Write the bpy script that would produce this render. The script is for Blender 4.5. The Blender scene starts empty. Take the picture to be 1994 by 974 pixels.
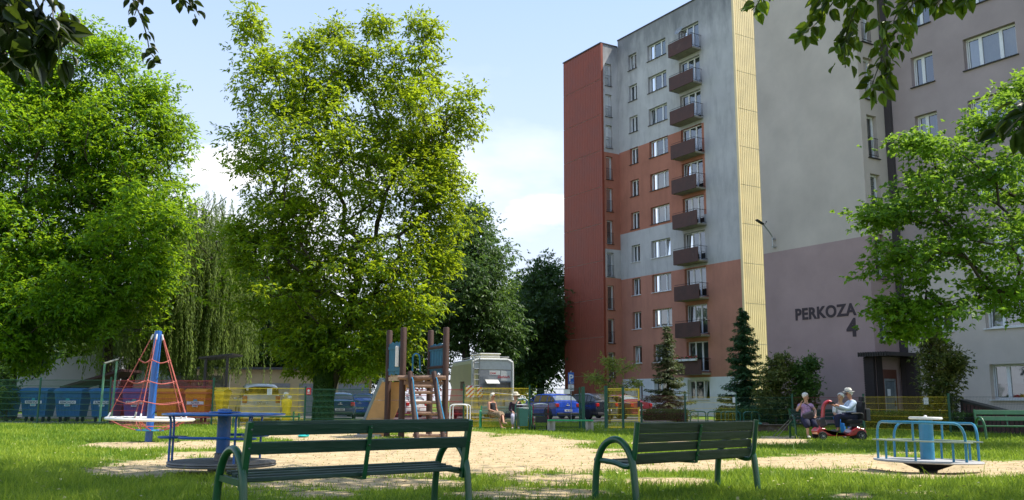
import bpy, math, random
import numpy as np
from mathutils import Vector, Matrix
from math import sin, cos, pi, radians, atan2, sqrt, tan

sc = bpy.context.scene
COL = sc.collection

# ---------------------------------------------------------------- camera
CW, CH, CF = 1994.0, 974.0, 1750.0
PITCH, ROLL, CZ = radians(9.5), radians(0.3), 1.07
cam_d = bpy.data.cameras.new('camera')
cam = bpy.data.objects.new('camera', cam_d)
COL.objects.link(cam)
cam_d.sensor_width = 36.0
cam_d.lens = 36.0 * CF / CW
cam_d.clip_start = 0.05
cam_d.clip_end = 3000
CM = Matrix.Rotation(pi / 2 + PITCH, 4, 'X') @ Matrix.Rotation(ROLL, 4, 'Z')
cam.matrix_world = Matrix.Translation((0, 0, CZ)) @ CM
sc.camera = cam
CM3 = np.array(CM.to_3x3())

# ---------------------------------------------------------------- light, sky, exposure
SUN_EL = radians(58)
SUN_DIR = Vector((0.99, 0.10, 0)).normalized()          # horizontal direction towards the sun
SV = Vector((SUN_DIR.x * cos(SUN_EL), SUN_DIR.y * cos(SUN_EL), sin(SUN_EL)))
sun_d = bpy.data.lights.new('sun', 'SUN')
sun_d.energy = 4.2
sun_d.angle = radians(0.55)
sun_d.color = (1.0, 0.945, 0.84)
sun = bpy.data.objects.new('sun', sun_d)
COL.objects.link(sun)
sun.rotation_euler = SV.to_track_quat('Z', 'Y').to_euler()
world = bpy.data.worlds.new('World')
sc.world = world
world.use_nodes = True
wn, wl = world.node_tree.nodes, world.node_tree.links
wn.clear()
wo = wn.new('ShaderNodeOutputWorld')
bg = wn.new('ShaderNodeBackground')
sky = wn.new('ShaderNodeTexSky')
sky.sky_type = 'NISHITA'
sky.sun_disc = False
sky.sun_elevation = SUN_EL
sky.sun_rotation = atan2(SUN_DIR.x, SUN_DIR.y)
sky.altitude = 100
sky.air_density = 1.0
sky.dust_density = 1.6
sky.ozone_density = 1.3
bg.inputs['Strength'].default_value = 0.15
# thin veil and a few low clouds mixed over the sky
tc = wn.new('ShaderNodeTexCoord')
mp = wn.new('ShaderNodeMapping'); mp.inputs['Scale'].default_value = (1.0, 1.0, 2.6)
nz = wn.new('ShaderNodeTexNoise'); nz.inputs['Scale'].default_value = 2.1; nz.inputs['Detail'].default_value = 8; nz.inputs['Roughness'].default_value = 0.52
cr = wn.new('ShaderNodeValToRGB'); cr.color_ramp.elements[0].position = 0.50; cr.color_ramp.elements[1].position = 0.64
sep = wn.new('ShaderNodeSeparateXYZ')
low = wn.new('ShaderNodeMapRange'); low.inputs[1].default_value = 0.42; low.inputs[2].default_value = 0.12; low.inputs[3].default_value = 0.0; low.inputs[4].default_value = 1.0
mul = wn.new('ShaderNodeMath'); mul.operation = 'MULTIPLY'
veil = wn.new('ShaderNodeMapRange'); veil.inputs[1].default_value = 0.0; veil.inputs[2].default_value = 0.62; veil.inputs[3].default_value = 0.95; veil.inputs[4].default_value = 0.62
mx1 = wn.new('ShaderNodeMixRGB')
vc = wn.new('ShaderNodeValToRGB'); vc.color_ramp.elements[0].position = 0.02; vc.color_ramp.elements[0].color = (0.84, 0.89, 1.0, 1); vc.color_ramp.elements[1].position = 0.55; vc.color_ramp.elements[1].color = (0.40, 0.61, 1.0, 1)
vs = wn.new('ShaderNodeVectorMath'); vs.operation = 'SCALE'; vs.inputs['Scale'].default_value = 4.7
mx2 = wn.new('ShaderNodeMixRGB'); mx2.inputs[2].default_value = (5.9, 5.9, 6.0, 1)
wl.new(tc.outputs['Generated'], mp.inputs[0]); wl.new(mp.outputs[0], nz.inputs['Vector'])
wl.new(nz.outputs['Fac'], cr.inputs[0])
wl.new(tc.outputs['Generated'], sep.inputs[0])
wl.new(sep.outputs['Z'], low.inputs[0]); wl.new(sep.outputs['Z'], veil.inputs[0])
wl.new(cr.outputs[0], mul.inputs[0]); wl.new(low.outputs[0], mul.inputs[1])
wl.new(sep.outputs['Z'], vc.inputs[0]); wl.new(vc.outputs[0], vs.inputs[0]); wl.new(vs.outputs[0], mx1.inputs[2]); wl.new(veil.outputs[0], mx1.inputs[0]); wl.new(sky.outputs[0], mx1.inputs[1])
acc = mul.outputs[0]
nf = wn.new('ShaderNodeTexNoise'); nf.inputs['Scale'].default_value = 9.0; nf.inputs['Detail'].default_value = 9; nf.inputs['Roughness'].default_value = 0.6
wl.new(mp.outputs[0], nf.inputs['Vector'])
for (az_, el_, wx, wz) in ((-18.0, 14.2, .036, .034), (1.9, 12.2, .050, .014), (9.0, 6.0, .08, .015)):
    # a low cloud bank in this compass direction, ragged by noise
    a_, e_ = radians(az_), radians(el_)
    sb = wn.new('ShaderNodeVectorMath'); sb.operation = 'SUBTRACT'; sb.inputs[1].default_value = (sin(a_) * cos(e_), cos(a_) * cos(e_), sin(e_)); wl.new(tc.outputs['Generated'], sb.inputs[0])
    sc_ = wn.new('ShaderNodeVectorMath'); sc_.operation = 'MULTIPLY'; sc_.inputs[1].default_value = (1 / wx, .5 / wx, 1 / wz); wl.new(sb.outputs[0], sc_.inputs[0])
    ln = wn.new('ShaderNodeVectorMath'); ln.operation = 'LENGTH'; wl.new(sc_.outputs[0], ln.inputs[0])
    ns_ = wn.new('ShaderNodeMath'); ns_.operation = 'MULTIPLY_ADD'; ns_.inputs[1].default_value = -3.2; wl.new(nf.outputs['Fac'], ns_.inputs[0]); wl.new(ln.outputs['Value'], ns_.inputs[2])
    rm_ = wn.new('ShaderNodeMapRange'); rm_.inputs[1].default_value = -.35; rm_.inputs[2].default_value = -1.25; wl.new(ns_.outputs[0], rm_.inputs[0])
    mm_ = wn.new('ShaderNodeMath'); mm_.operation = 'MAXIMUM'; wl.new(acc, mm_.inputs[0]); wl.new(rm_.outputs[0], mm_.inputs[1]); acc = mm_.outputs[0]
wl.new(acc, mx2.inputs[0]); wl.new(mx1.outputs[0], mx2.inputs[1])
wl.new(mx2.outputs[0], bg.inputs['Color']); wl.new(bg.outputs[0], wo.inputs['Surface'])
sc.view_settings.view_transform = 'Standard'
sc.view_settings.look = 'None'
sc.view_settings.gamma = 1
sc.view_settings.exposure = 0.80
sc.view_settings.use_curve_mapping = False
cy = sc.cycles
cy.max_bounces = 6; cy.diffuse_bounces = 3; cy.glossy_bounces = 3; cy.transmission_bounces = 4; cy.transparent_max_bounces = 12
cy.caustics_reflective = False; cy.caustics_refractive = False
cy.sample_clamp_indirect = 4.0
cy.use_denoising = True
try:
    cy.denoiser = 'OPENIMAGEDENOISE'
except Exception:
    pass

# ---------------------------------------------------------------- measuring from the photograph (to world metres)
def ray(x, y):
    return CM3 @ np.array([(x - CW / 2) / CF, -(y - CH / 2) / CF, -1.0])
def at(x, y, Y):
    d = ray(x, y); t = Y / d[1]
    return Vector((d[0] * t, Y, CZ + d[2] * t))
def gp(x, y, z=0.0):
    d = ray(x, y); t = (z - CZ) / d[2]
    return Vector((d[0] * t, d[1] * t, z))
def proj_np(P):
    q = (P - np.array([0, 0, CZ])) @ CM3
    return CW / 2 + CF * q[:, 0] / -q[:, 2], CH / 2 - CF * q[:, 1] / -q[:, 2], -q[:, 2]

# ---------------------------------------------------------------- object helpers
def tag(o, label=None, cat=None, group=None, kind=None):
    if label: o['label'] = label
    if cat: o['category'] = cat
    if group: o['group'] = group
    if kind: o['kind'] = kind
    return o
def thing(name, label, cat, loc=(0, 0, 0), rz=0.0, group=None):
    o = bpy.data.objects.new(name, None)
    COL.objects.link(o)
    o.location = loc; o.rotation_euler = (0, 0, rz)
    o.empty_display_size = 0.2
    return tag(o, label, cat, group)
def copy_tree(o, parent=None):
    c = o.copy(); COL.objects.link(c)
    if parent is not None: c.parent = parent
    for ch in list(o.children): copy_tree(ch, c)
    return c

def frame_of(d):
    d = Vector(d).normalized()
    a = Vector((0, 0, 1)) if abs(d.z) < 0.9 else Vector((1, 0, 0))
    x = d.cross(a).normalized(); y = d.cross(x).normalized()
    return x, y

class MB:
    def __init__(self): self.v = []; self.f = []; self.m = []
    def add(self, vs, fs, mi=0):
        b = len(self.v)
        self.v += [tuple(p) for p in vs]
        self.f += [tuple(i + b for i in f) for f in fs]
        self.m += [mi] * len(fs)
        return self
    def box(self, c, s, mi=0, R=None, rz=0.0):
        hx, hy, hz = s[0] / 2, s[1] / 2, s[2] / 2
        vs = [Vector((x, y, z)) for z in (-hz, hz) for x, y in ((-hx, -hy), (hx, -hy), (hx, hy), (-hx, hy))]
        if R is None and rz: R = Matrix.Rotation(rz, 3, 'Z')
        if R is not None: vs = [R @ v for v in vs]
        c = Vector(c)
        return self.add([v + c for v in vs], [(3, 2, 1, 0), (4, 5, 6, 7), (0, 1, 5, 4), (1, 2, 6, 5), (2, 3, 7, 6), (3, 0, 4, 7)], mi)
    def bb(self, x0, x1, y0, y1, z0, z1, mi=0):
        return self.box(((x0 + x1) / 2, (y0 + y1) / 2, (z0 + z1) / 2), (abs(x1 - x0), abs(y1 - y0), abs(z1 - z0)), mi)
    def beam(self, p0, p1, w, t, mi=0, up=(0, 0, 1)):
        """box from p0 to p1, w wide sideways, t thick along up"""
        p0, p1 = Vector(p0), Vector(p1); d = (p1 - p0); L = d.length; d.normalize()
        s = d.cross(Vector(up)).normalized(); n = s.cross(d).normalized()
        R = Matrix((d, s, n)).transposed()
        return self.box((p0 + p1) / 2, (L, w, t), mi, R)
    def tube(self, pts, r, seg=8, mi=0, closed=False, caps=True):
        pts = [Vector(p) for p in pts]; n = len(pts)
        rr = r if isinstance(r, (list, tuple)) else [r] * n
        px, _ = frame_of(pts[1] - pts[0])
        vs = []
        for i, p in enumerate(pts):
            if closed: d = pts[(i + 1) % n] - pts[i - 1]
            else: d = pts[min(i + 1, n - 1)] - pts[max(i - 1, 0)]
            d.normalize()
            px = (px - d * px.dot(d))
            if px.length < 1e-6: px, _ = frame_of(d)
            px.normalize(); py = d.cross(px)
            vs += [p + (px * cos(2 * pi * k / seg) + py * sin(2 * pi * k / seg)) * rr[i] for k in range(seg)]
        fs = []
        m = n if closed else n - 1
        for i in range(m):
            for k in range(seg):
                a, b = i * seg + k, i * seg + (k + 1) % seg
                c, d2 = ((i + 1) % n) * seg + (k + 1) % seg, ((i + 1) % n) * seg + k
                fs.append((a, b, c, d2))
        if not closed and caps:
            fs.append(tuple(range(seg - 1, -1, -1))); fs.append(tuple((n - 1) * seg + k for k in range(seg)))
        return self.add(vs, fs, mi)
    def cyl(self, p0, p1, r0, r1=None, seg=12, mi=0):
        return self.tube([p0, p1], [r0, r0 if r1 is None else r1], seg, mi)
    def ring(self, c, R, r, seg=28, s2=8, mi=0, a0=0, a1=2 * pi):
        c = Vector(c); full = abs(a1 - a0 - 2 * pi) < 1e-4
        n = seg if full else seg + 1
        pts = [c + Vector((R * cos(a0 + (a1 - a0) * k / seg), R * sin(a0 + (a1 - a0) * k / seg), 0)) for k in range(n)]
        return self.tube(pts, r, s2, mi, closed=full)
    def lathe(self, prof, c=(0, 0, 0), seg=20, mi=0, M=None):
        c = Vector(c); vs = []; n = len(prof)
        for (r, z) in prof:
            for k in range(seg):
                v = Vector((r * cos(2 * pi * k / seg), r * sin(2 * pi * k / seg), z))
                if M is not None: v = M @ v
                vs.append(c + v)
        fs = [(i * seg + k, i * seg + (k + 1) % seg, (i + 1) * seg + (k + 1) % seg, (i + 1) * seg + k) for i in range(n - 1) for k in range(seg)]
        fs.append(tuple(range(seg - 1, -1, -1))); fs.append(tuple((n - 1) * seg + k for k in range(seg)))
        return self.add(vs, fs, mi)
    def ball(self, c, r, seg=12, rings=8, mi=0, M=None):
        if not isinstance(r, (tuple, list)): r = (r, r, r)
        c = Vector(c); vs = []
        for i in range(1, rings):
            th = pi * i / rings
            for k in range(seg):
                v = Vector((r[0] * sin(th) * cos(2 * pi * k / seg), r[1] * sin(th) * sin(2 * pi * k / seg), r[2] * cos(th)))
                vs.append(c + (M @ v if M is not None else v))
        t = Vector((0, 0, r[2])); b = -t
        vs.append(c + (M @ t if M is not None else t)); vs.append(c + (M @ b if M is not None else b))
        T, B = len(vs) - 2, len(vs) - 1
        fs = []
        for i in range(rings - 2):
            for k in range(seg):
                fs.append((i * seg + k, (i + 1) * seg + k, (i + 1) * seg + (k + 1) % seg, i * seg + (k + 1) % seg))
        for k in range(seg):
            fs.append((T, k, (k + 1) % seg)); fs.append((B, (rings - 2) * seg + (k + 1) % seg, (rings - 2) * seg + k))
        return self.add(vs, fs, mi)
    def prism(self, poly, o, ax, ay, an, depth, mi=0):
        o, ax, ay, an = Vector(o), Vector(ax), Vector(ay), Vector(an)
        n = len(poly)
        a = [o + ax * p[0] + ay * p[1] for p in poly]
        b = [p + an * depth for p in a]
        fs = [tuple(range(n)), tuple(range(2 * n - 1, n - 1, -1))] + [(i, n + i, n + (i + 1) % n, (i + 1) % n) for i in range(n)]
        return self.add(a + b, fs, mi)
    def build(self, name, mats, parent=None, smooth=False, bevel=0.0, bseg=2):
        me = bpy.data.meshes.new(name)
        me.from_pydata(self.v, [], self.f)
        if not isinstance(mats, (list, tuple)): mats = [mats]
        for m in mats: me.materials.append(m)
        if len(mats) > 1: me.polygons.foreach_set('material_index', self.m)
        import bmesh
        bm = bmesh.new(); bm.from_mesh(me)
        bmesh.ops.recalc_face_normals(bm, faces=bm.faces[:]); bm.to_mesh(me); bm.free()
        if smooth:
            me.polygons.foreach_set('use_smooth', [True] * len(me.polygons))
            try: me.set_sharp_from_angle(angle=radians(42))
            except Exception: pass
        me.update()
        o = bpy.data.objects.new(name, me)
        COL.objects.link(o)
        if parent is not None: o.parent = parent
        if bevel:
            b = o.modifiers.new('bevel', 'BEVEL'); b.width = bevel; b.segments = bseg; b.limit_method = 'ANGLE'; b.angle_limit = radians(40)
        return o

def arc(c, r, a0, a1, n, ax=(1, 0, 0), ay=(0, 0, 1)):
    c, ax, ay = Vector(c), Vector(ax), Vector(ay)
    return [c + ax * (r * cos(a0 + (a1 - a0) * i / n)) + ay * (r * sin(a0 + (a1 - a0) * i / n)) for i in range(n + 1)]
def smooth_path(pts, n=6):
    """Catmull-Rom through pts"""
    P = [Vector(p) for p in pts]; P = [P[0] * 2 - P[1]] + P + [P[-1] * 2 - P[-2]]
    out = []
    for i in range(1, len(P) - 2):
        for k in range(n):
            t = k / n; a, b, c, d = P[i - 1], P[i], P[i + 1], P[i + 2]
            out.append(0.5 * ((2 * b) + (c - a) * t + (2 * a - 5 * b + 4 * c - d) * t * t + (3 * b - a - 3 * c + d) * t ** 3))
    out.append(P[-2]); return out

def mesh_np(name, V, F4=None, F3=None, mat=None, parent=None, fattr=None, smooth=False, link=True):
    """fast mesh from numpy arrays; fattr = per-face float attribute 'tint'"""
    me = bpy.data.meshes.new(name)
    n4 = 0 if F4 is None else len(F4); n3 = 0 if F3 is None else len(F3)
    loops = np.concatenate([x.ravel() for x in (F4, F3) if x is not None]).astype(np.int32)
    me.vertices.add(len(V)); me.vertices.foreach_set('co', V.astype(np.float32).ravel())
    me.loops.add(len(loops)); me.loops.foreach_set('vertex_index', loops)
    me.polygons.add(n4 + n3)
    starts = np.concatenate([np.arange(n4) * 4, n4 * 4 + np.arange(n3) * 3]).astype(np.int32)
    me.polygons.foreach_set('loop_start', starts)
    try: me.polygons.foreach_set('loop_total', np.concatenate([np.full(n4, 4), np.full(n3, 3)]).astype(np.int32))
    except Exception: pass
    if smooth: me.polygons.foreach_set('use_smooth', np.ones(n4 + n3, dtype=bool))
    me.update(calc_edges=True)
    if fattr is not None:
        a = me.attributes.new('tint', 'FLOAT', 'FACE'); a.data.foreach_set('value', fattr.astype(np.float32))
    if mat: me.materials.append(mat)
    o = bpy.data.objects.new(name, me); COL.objects.link(o)
    if parent is not None: o.parent = parent
    return o

def text(name, s, size, mat, parent, loc, rot, depth=0.01, bold=0.0, align='CENTER', shear=0.0, spacing=1.0):
    cu = bpy.data.curves.new(name, 'FONT')
    cu.body = s; cu.size = size; cu.extrude = depth; cu.offset = bold; cu.align_x = align; cu.shear = shear; cu.space_character = spacing
    cu.materials.append(mat)
    tmp = bpy.data.objects.new('tmp_text', cu); COL.objects.link(tmp)
    dg = bpy.context.evaluated_depsgraph_get(); dg.update()
    me = bpy.data.meshes.new_from_object(tmp.evaluated_get(dg)); me.name = name
    bpy.data.objects.remove(tmp); bpy.data.curves.remove(cu)
    o = bpy.data.objects.new(name, me); COL.objects.link(o)
    if parent is not None: o.parent = parent
    o.location = loc; o.rotation_euler = rot
    return o

# ---------------------------------------------------------------- materials
def C(r, g, b):
    f = lambda c: (c / 255 / 12.92) if c / 255 <= 0.04045 else ((c / 255 + 0.055) / 1.055) ** 2.4
    return (f(r), f(g), f(b), 1)
def dim(c, k): return (c[0] * k, c[1] * k, c[2] * k, 1)
MATS = {}
def mat(name, col, rough=0.6, metal=0.0, var=0.18, scale=6.0, bump=0.0, bscale=40.0, spec=0.5, dirt=None, dirt_amt=0.0, dscale=2.0, coat=0.0, sheen=0.0, stretch=(1, 1, 1)):
    """principled material with noise-driven colour and roughness variation, optional second dirt colour and bump"""
    if name in MATS: return MATS[name]
    m = bpy.data.materials.new(name); m.use_nodes = True
    N, L = m.node_tree.nodes, m.node_tree.links
    p = N['Principled BSDF']
    t = N.new('ShaderNodeTexCoord'); mpn = N.new('ShaderNodeMapping'); mpn.inputs['Scale'].default_value = stretch
    L.new(t.outputs['Object'], mpn.inputs[0])
    n1 = N.new('ShaderNodeTexNoise'); n1.inputs['Scale'].default_value = scale; n1.inputs['Detail'].default_value = 6; n1.inputs['Roughness'].default_value = 0.6
    L.new(mpn.outputs[0], n1.inputs['Vector'])
    mr = N.new('ShaderNodeMapRange'); mr.inputs[1].default_value = 0.3; mr.inputs[2].default_value = 0.7
    mr.inputs[3].default_value = 1 - var; mr.inputs[4].default_value = 1 + var
    L.new(n1.outputs['Fac'], mr.inputs[0])
    mx = N.new('ShaderNodeMixRGB'); mx.blend_type = 'MULTIPLY'; mx.inputs[0].default_value = 1
    mx.inputs[1].default_value = col
    L.new(mr.outputs[0], mx.inputs[2])
    out = mx.outputs[0]
    if dirt is not None:
        n2 = N.new('ShaderNodeTexNoise'); n2.inputs['Scale'].default_value = dscale; n2.inputs['Detail'].default_value = 9; n2.inputs['Roughness'].default_value = 0.7
        L.new(mpn.outputs[0], n2.inputs['Vector'])
        r2 = N.new('ShaderNodeMapRange'); r2.inputs[1].default_value = 0.62 - 0.2 * dirt_amt; r2.inputs[2].default_value = 0.78; r2.inputs[4].default_value = min(1.0, 0.35 + dirt_amt)
        L.new(n2.outputs['Fac'], r2.inputs[0])
        m2 = N.new('ShaderNodeMixRGB'); m2.inputs[2].default_value = dirt
        L.new(r2.outputs[0], m2.inputs[0]); L.new(out, m2.inputs[1]); out = m2.outputs[0]
    L.new(out, p.inputs['Base Color'])
    rr = N.new('ShaderNodeMapRange'); rr.inputs[3].default_value = max(0.02, rough - 0.12 * min(1, rough * 3)); rr.inputs[4].default_value = min(1, rough + 0.12)
    L.new(n1.outputs['Fac'], rr.inputs[0]); L.new(rr.outputs[0], p.inputs['Roughness'])
    p.inputs['Metallic'].default_value = metal
    p.inputs['Specular IOR Level'].default_value = spec
    p.inputs['Coat Weight'].default_value = coat; p.inputs['Coat Roughness'].default_value = 0.08
    if bump:
        n3 = N.new('ShaderNodeTexNoise'); n3.inputs['Scale'].default_value = bscale; n3.inputs['Detail'].default_value = 5
        L.new(mpn.outputs[0], n3.inputs['Vector'])
        b = N.new('ShaderNodeBump'); b.inputs['Strength'].default_value = bump; b.inputs['Distance'].default_value = 0.02
        L.new(n3.outputs['Fac'], b.inputs['Height']); L.new(b.outputs[0], p.inputs['Normal'])
    MATS[name] = m
    return m

def leaf_mat(name, dark, light, trans, tcol, rough=0.5, nscale=0.5, spec=0.35):
    """leaf: diffuse front with clump and per-leaf colour variation, plus light let through"""
    if name in MATS: return MATS[name]
    m = bpy.data.materials.new(name); m.use_nodes = True
    N, L = m.node_tree.nodes, m.node_tree.links
    p = N['Principled BSDF']; o = N['Material Output']
    t = N.new('ShaderNodeTexCoord'); n1 = N.new('ShaderNodeTexNoise'); n1.inputs['Scale'].default_value = nscale; n1.inputs['Detail'].default_value = 3
    L.new(t.outputs['Object'], n1.inputs['Vector'])
    a = N.new('ShaderNodeAttribute'); a.attribute_name = 'tint'
    ad = N.new('ShaderNodeMath'); ad.operation = 'ADD'; L.new(n1.outputs['Fac'], ad.inputs[0]); L.new(a.outputs['Fac'], ad.inputs[1])
    mr = N.new('ShaderNodeMapRange'); mr.inputs[1].default_value = 0.6; mr.inputs[2].default_value = 1.4; L.new(ad.outputs[0], mr.inputs[0])
    mx = N.new('ShaderNodeMixRGB'); mx.inputs[1].default_value = dark; mx.inputs[2].default_value = light; L.new(mr.outputs[0], mx.inputs[0])
    L.new(mx.outputs[0], p.inputs['Base Color']); p.inputs['Roughness'].default_value = rough; p.inputs['Specular IOR Level'].default_value = spec
    tr = N.new('ShaderNodeBsdfTranslucent')
    m3 = N.new('ShaderNodeMixRGB'); m3.blend_type = 'MULTIPLY'; m3.inputs[0].default_value = 1; m3.inputs[2].default_value = tcol
    br = N.new('ShaderNodeMapRange'); br.inputs[3].default_value = 0.75; br.inputs[4].default_value = 1.25; L.new(mr.outputs[0], br.inputs[0])
    m3.inputs[1].default_value = (1, 1, 1, 1); L.new(br.outputs[0], m3.inputs[1])
    L.new(m3.outputs[0], tr.inputs['Color'])
    ms = N.new('ShaderNodeMixShader'); ms.inputs[0].default_value = trans
    L.new(p.outputs[0], ms.inputs[1]); L.new(tr.outputs[0], ms.inputs[2]); L.new(ms.outputs[0], o.inputs['Surface'])
    MATS[name] = m
    return m

def glass_mat(name, tint=(0.75, 0.82, 0.85, 1), refl=0.35):
    if name in MATS: return MATS[name]
    m = bpy.data.materials.new(name); m.use_nodes = True
    N, L = m.node_tree.nodes, m.node_tree.links
    N.remove(N['Principled BSDF']); o = N['Material Output']
    g = N.new('ShaderNodeBsdfGlossy'); g.inputs['Roughness'].default_value = 0.03; g.inputs['Color'].default_value = (0.9, 0.93, 0.96, 1)
    t = N.new('ShaderNodeBsdfTransparent'); t.inputs['Color'].default_value = tint
    lw = N.new('ShaderNodeLayerWeight'); lw.inputs['Blend'].default_value = 0.35
    mr = N.new('ShaderNodeMapRange'); mr.inputs[3].default_value = refl; mr.inputs[4].default_value = 1.0
    L.new(lw.outputs['Fresnel'], mr.inputs[0])
    tcx = N.new('ShaderNodeTexCoord'); nn = N.new('ShaderNodeTexNoise'); nn.inputs['Scale'].default_value = 1.2
    L.new(tcx.outputs['Object'], nn.inputs['Vector'])
    b = N.new('ShaderNodeBump'); b.inputs['Strength'].default_value = 0.06; b.inputs['Distance'].default_value = 0.05
    L.new(nn.outputs['Fac'], b.inputs['Height']); L.new(b.outputs[0], g.inputs['Normal'])
    ms = N.new('ShaderNodeMixShader'); L.new(mr.outputs[0], ms.inputs[0]); L.new(t.outputs[0], ms.inputs[1]); L.new(g.outputs[0], ms.inputs[2])
    L.new(ms.outputs[0], o.inputs['Surface'])
    MATS[name] = m
    return m
# ================================================================ GROUND
rng = np.random.default_rng(7)
def fnoise(x, y, s, seed=0):
    """cheap smooth value noise on arrays"""
    x = x / s; y = y / s
    xi, yi = np.floor(x), np.floor(y); fx, fy = x - xi, y - yi
    fx = fx * fx * (3 - 2 * fx); fy = fy * fy * (3 - 2 * fy)
    def h(a, b):
        v = np.sin(a * 127.1 + b * 311.7 + seed * 74.7) * 43758.5453
        return v - np.floor(v)
    return (h(xi, yi) * (1 - fx) + h(xi + 1, yi) * fx) * (1 - fy) + (h(xi, yi + 1) * (1 - fx) + h(xi + 1, yi + 1) * fx) * fy
def fbm(x, y, s, seed=0):
    return 0.5 * fnoise(x, y, s, seed) + 0.27 * fnoise(x, y, s / 2.1, seed + 1) + 0.15 * fnoise(x, y, s / 4.3, seed + 2) + 0.08 * fnoise(x, y, s / 9, seed + 3)
# bare sand: ellipses read off the photograph (centre x, centre y, half width, half height)
SAND = [(760, 880, 330, 24, 1), (560, 905, 330, 22, 1), (980, 878, 200, 26, 1), (870, 905, 330, 22, 1), (1120, 900, 120, 22, .9), (1010, 860, 70, 14, 1), (880, 850, 80, 16, 1),
        (640, 850, 120, 9, .9), (250, 868, 110, 8, .9), (400, 866, 100, 10, .9), (480, 830, 28, 6, .7), (260, 920, 70, 14, .9), (330, 905, 60, 12, .8), (420, 890, 110, 12, .7),
        (1300, 905, 190, 14, .72), (1300, 938, 110, 9, .8), (1080, 935, 130, 13, .95), (1030, 960, 170, 16, .8), (1520, 858, 62, 8, 1), (1600, 898, 190, 14, 1), (1850, 912, 190, 17, 1), (1990, 912, 80, 16, 1),
        (1740, 884, 70, 5, .6), (1290, 862, 120, 5, .5), (700, 942, 280, 12, .8), (560, 960, 160, 10, .45), (1190, 880, 90, 8, .7), (1660, 966, 40, 7, .5), (220, 892, 40, 5, .55), (1800, 960, 70, 6, .35)]
def sand_mask(x, y):
    P = np.stack([x, y, np.zeros_like(x)], 1)
    u, v, d = proj_np(P)
    m = np.zeros_like(x)
    for cx, cy_, rx, ry, a in SAND:
        q = np.sqrt(((u - cx) / rx) ** 2 + ((v - cy_) / ry) ** 2)
        m = np.maximum(m, a * np.clip(1.9 - 1.35 * q, 0, 1))
    m[(y < 4)] = 0
    n = fbm(x, y, 1.5, 3); n2 = fbm(x, y, 0.45, 9)
    return np.clip((m - 0.5) * 1.45 + 0.47 + (n - 0.5) * 1.5 + (n2 - 0.5) * 1.1, 0, 1) * (m > 0.02)
def graded(lo, hi, a, b, step, grow):
    v = list(np.arange(a, b + 1e-6, step)); s = step
    while v[-1] < hi: s *= grow; v.append(v[-1] + s)
    s = step
    while v[0] > lo: s *= grow; v.insert(0, v[0] - s)
    return np.array(v)
gx = graded(-900, 900, -15, 15, 0.12, 1.09)
gy = graded(-60, 1500, 6, 34, 0.12, 1.06)
GX, GY = np.meshgrid(gx, gy)
fx_, fy_ = GX.ravel(), GY.ravel()
sm = sand_mask(fx_, fy_)
hollow = np.zeros_like(fx_)
M1 = gp(432, 905); M2 = gp(1803, 910)
def ground_z(x, y):
    z = 0.022 * (fbm(x, y, 2.2, 5) - 0.5) * (np.abs(x) < 40) * (y < 60)
    for mm in (M1, M2):
        r = np.sqrt((x - mm.x) ** 2 + (y - mm.y) ** 2)
        z = z - 0.12 * np.exp(-(r / 0.75) ** 4)
    return z
gz = ground_z(fx_, fy_) - 0.012 * sm + 0.035 * (fbm(fx_, fy_, 0.42, 11) - 0.5) * sm
nx, ny = len(gx), len(gy)
I = np.arange(nx * ny).reshape(ny, nx)
F4 = np.stack([I[:-1, :-1].ravel(), I[:-1, 1:].ravel(), I[1:, 1:].ravel(), I[1:, :-1].ravel()], 1)
gm = bpy.data.materials.new('ground_grass_and_sand'); gm.use_nodes = True
N, L = gm.node_tree.nodes, gm.node_tree.links
p = N['Principled BSDF']; p.inputs['Roughness'].default_value = 0.9; p.inputs['Specular IOR Level'].default_value = 0.15
at_ = N.new('ShaderNodeAttribute'); at_.attribute_name = 'sand'
tcg = N.new('ShaderNodeTexCoord')
def noise(sc_, det=6, rough=0.6):
    n = N.new('ShaderNodeTexNoise'); n.inputs['Scale'].default_value = sc_; n.inputs['Detail'].default_value = det; n.inputs['Roughness'].default_value = rough
    L.new(tcg.outputs['Object'], n.inputs['Vector']); return n
def ramp(src, stops):
    r = N.new('ShaderNodeValToRGB'); L.new(src, r.inputs[0]); e = r.color_ramp.elements
    e[0].position, e[0].color = stops[0]; e[1].position, e[1].color = stops[1]
    for s in stops[2:]: q = e.new(s[0]); q.color = s[1]
    return r
ng = noise(1.1); rg = ramp(ng.outputs['Fac'], [(0.3, C(66, 98, 26)), (0.72, C(124, 136, 50)), (0.52, C(88, 114, 34))])
ns = noise(3.0, 8); rs = ramp(ns.outputs['Fac'], [(0.3, C(156, 136, 106)), (0.7, C(198, 178, 144)), (0.5, C(180, 160, 126))])
nd = noise(22, 6, 0.7); rd = ramp(nd.outputs['Fac'], [(0.60, (0, 0, 0, 1)), (0.69, (1, 1, 1, 1))])
dm = N.new('ShaderNodeMixRGB'); dm.inputs[2].default_value = C(110, 90, 62); L.new(rs.outputs[0], dm.inputs[1])
dmf = N.new('ShaderNodeMath'); dmf.operation = 'MULTIPLY'; dmf.inputs[1].default_value = 0.6; L.new(rd.outputs[0], dmf.inputs[0]); L.new(dmf.outputs[0], dm.inputs[0])
sh = N.new('ShaderNodeMath'); sh.operation = 'ADD'; L.new(at_.outputs['Fac'], sh.inputs[0])
nh = noise(9, 5); nhm = N.new('ShaderNodeMapRange'); nhm.inputs[1].default_value = .3; nhm.inputs[2].default_value = .7; nhm.inputs[3].default_value = -0.22; nhm.inputs[4].default_value = 0.22; L.new(nh.outputs['Fac'], nhm.inputs[0]); L.new(nhm.outputs[0], sh.inputs[1])
rsm = ramp(sh.outputs[0], [(0.32, (0, 0, 0, 1)), (0.62, (1, 1, 1, 1))])
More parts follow.
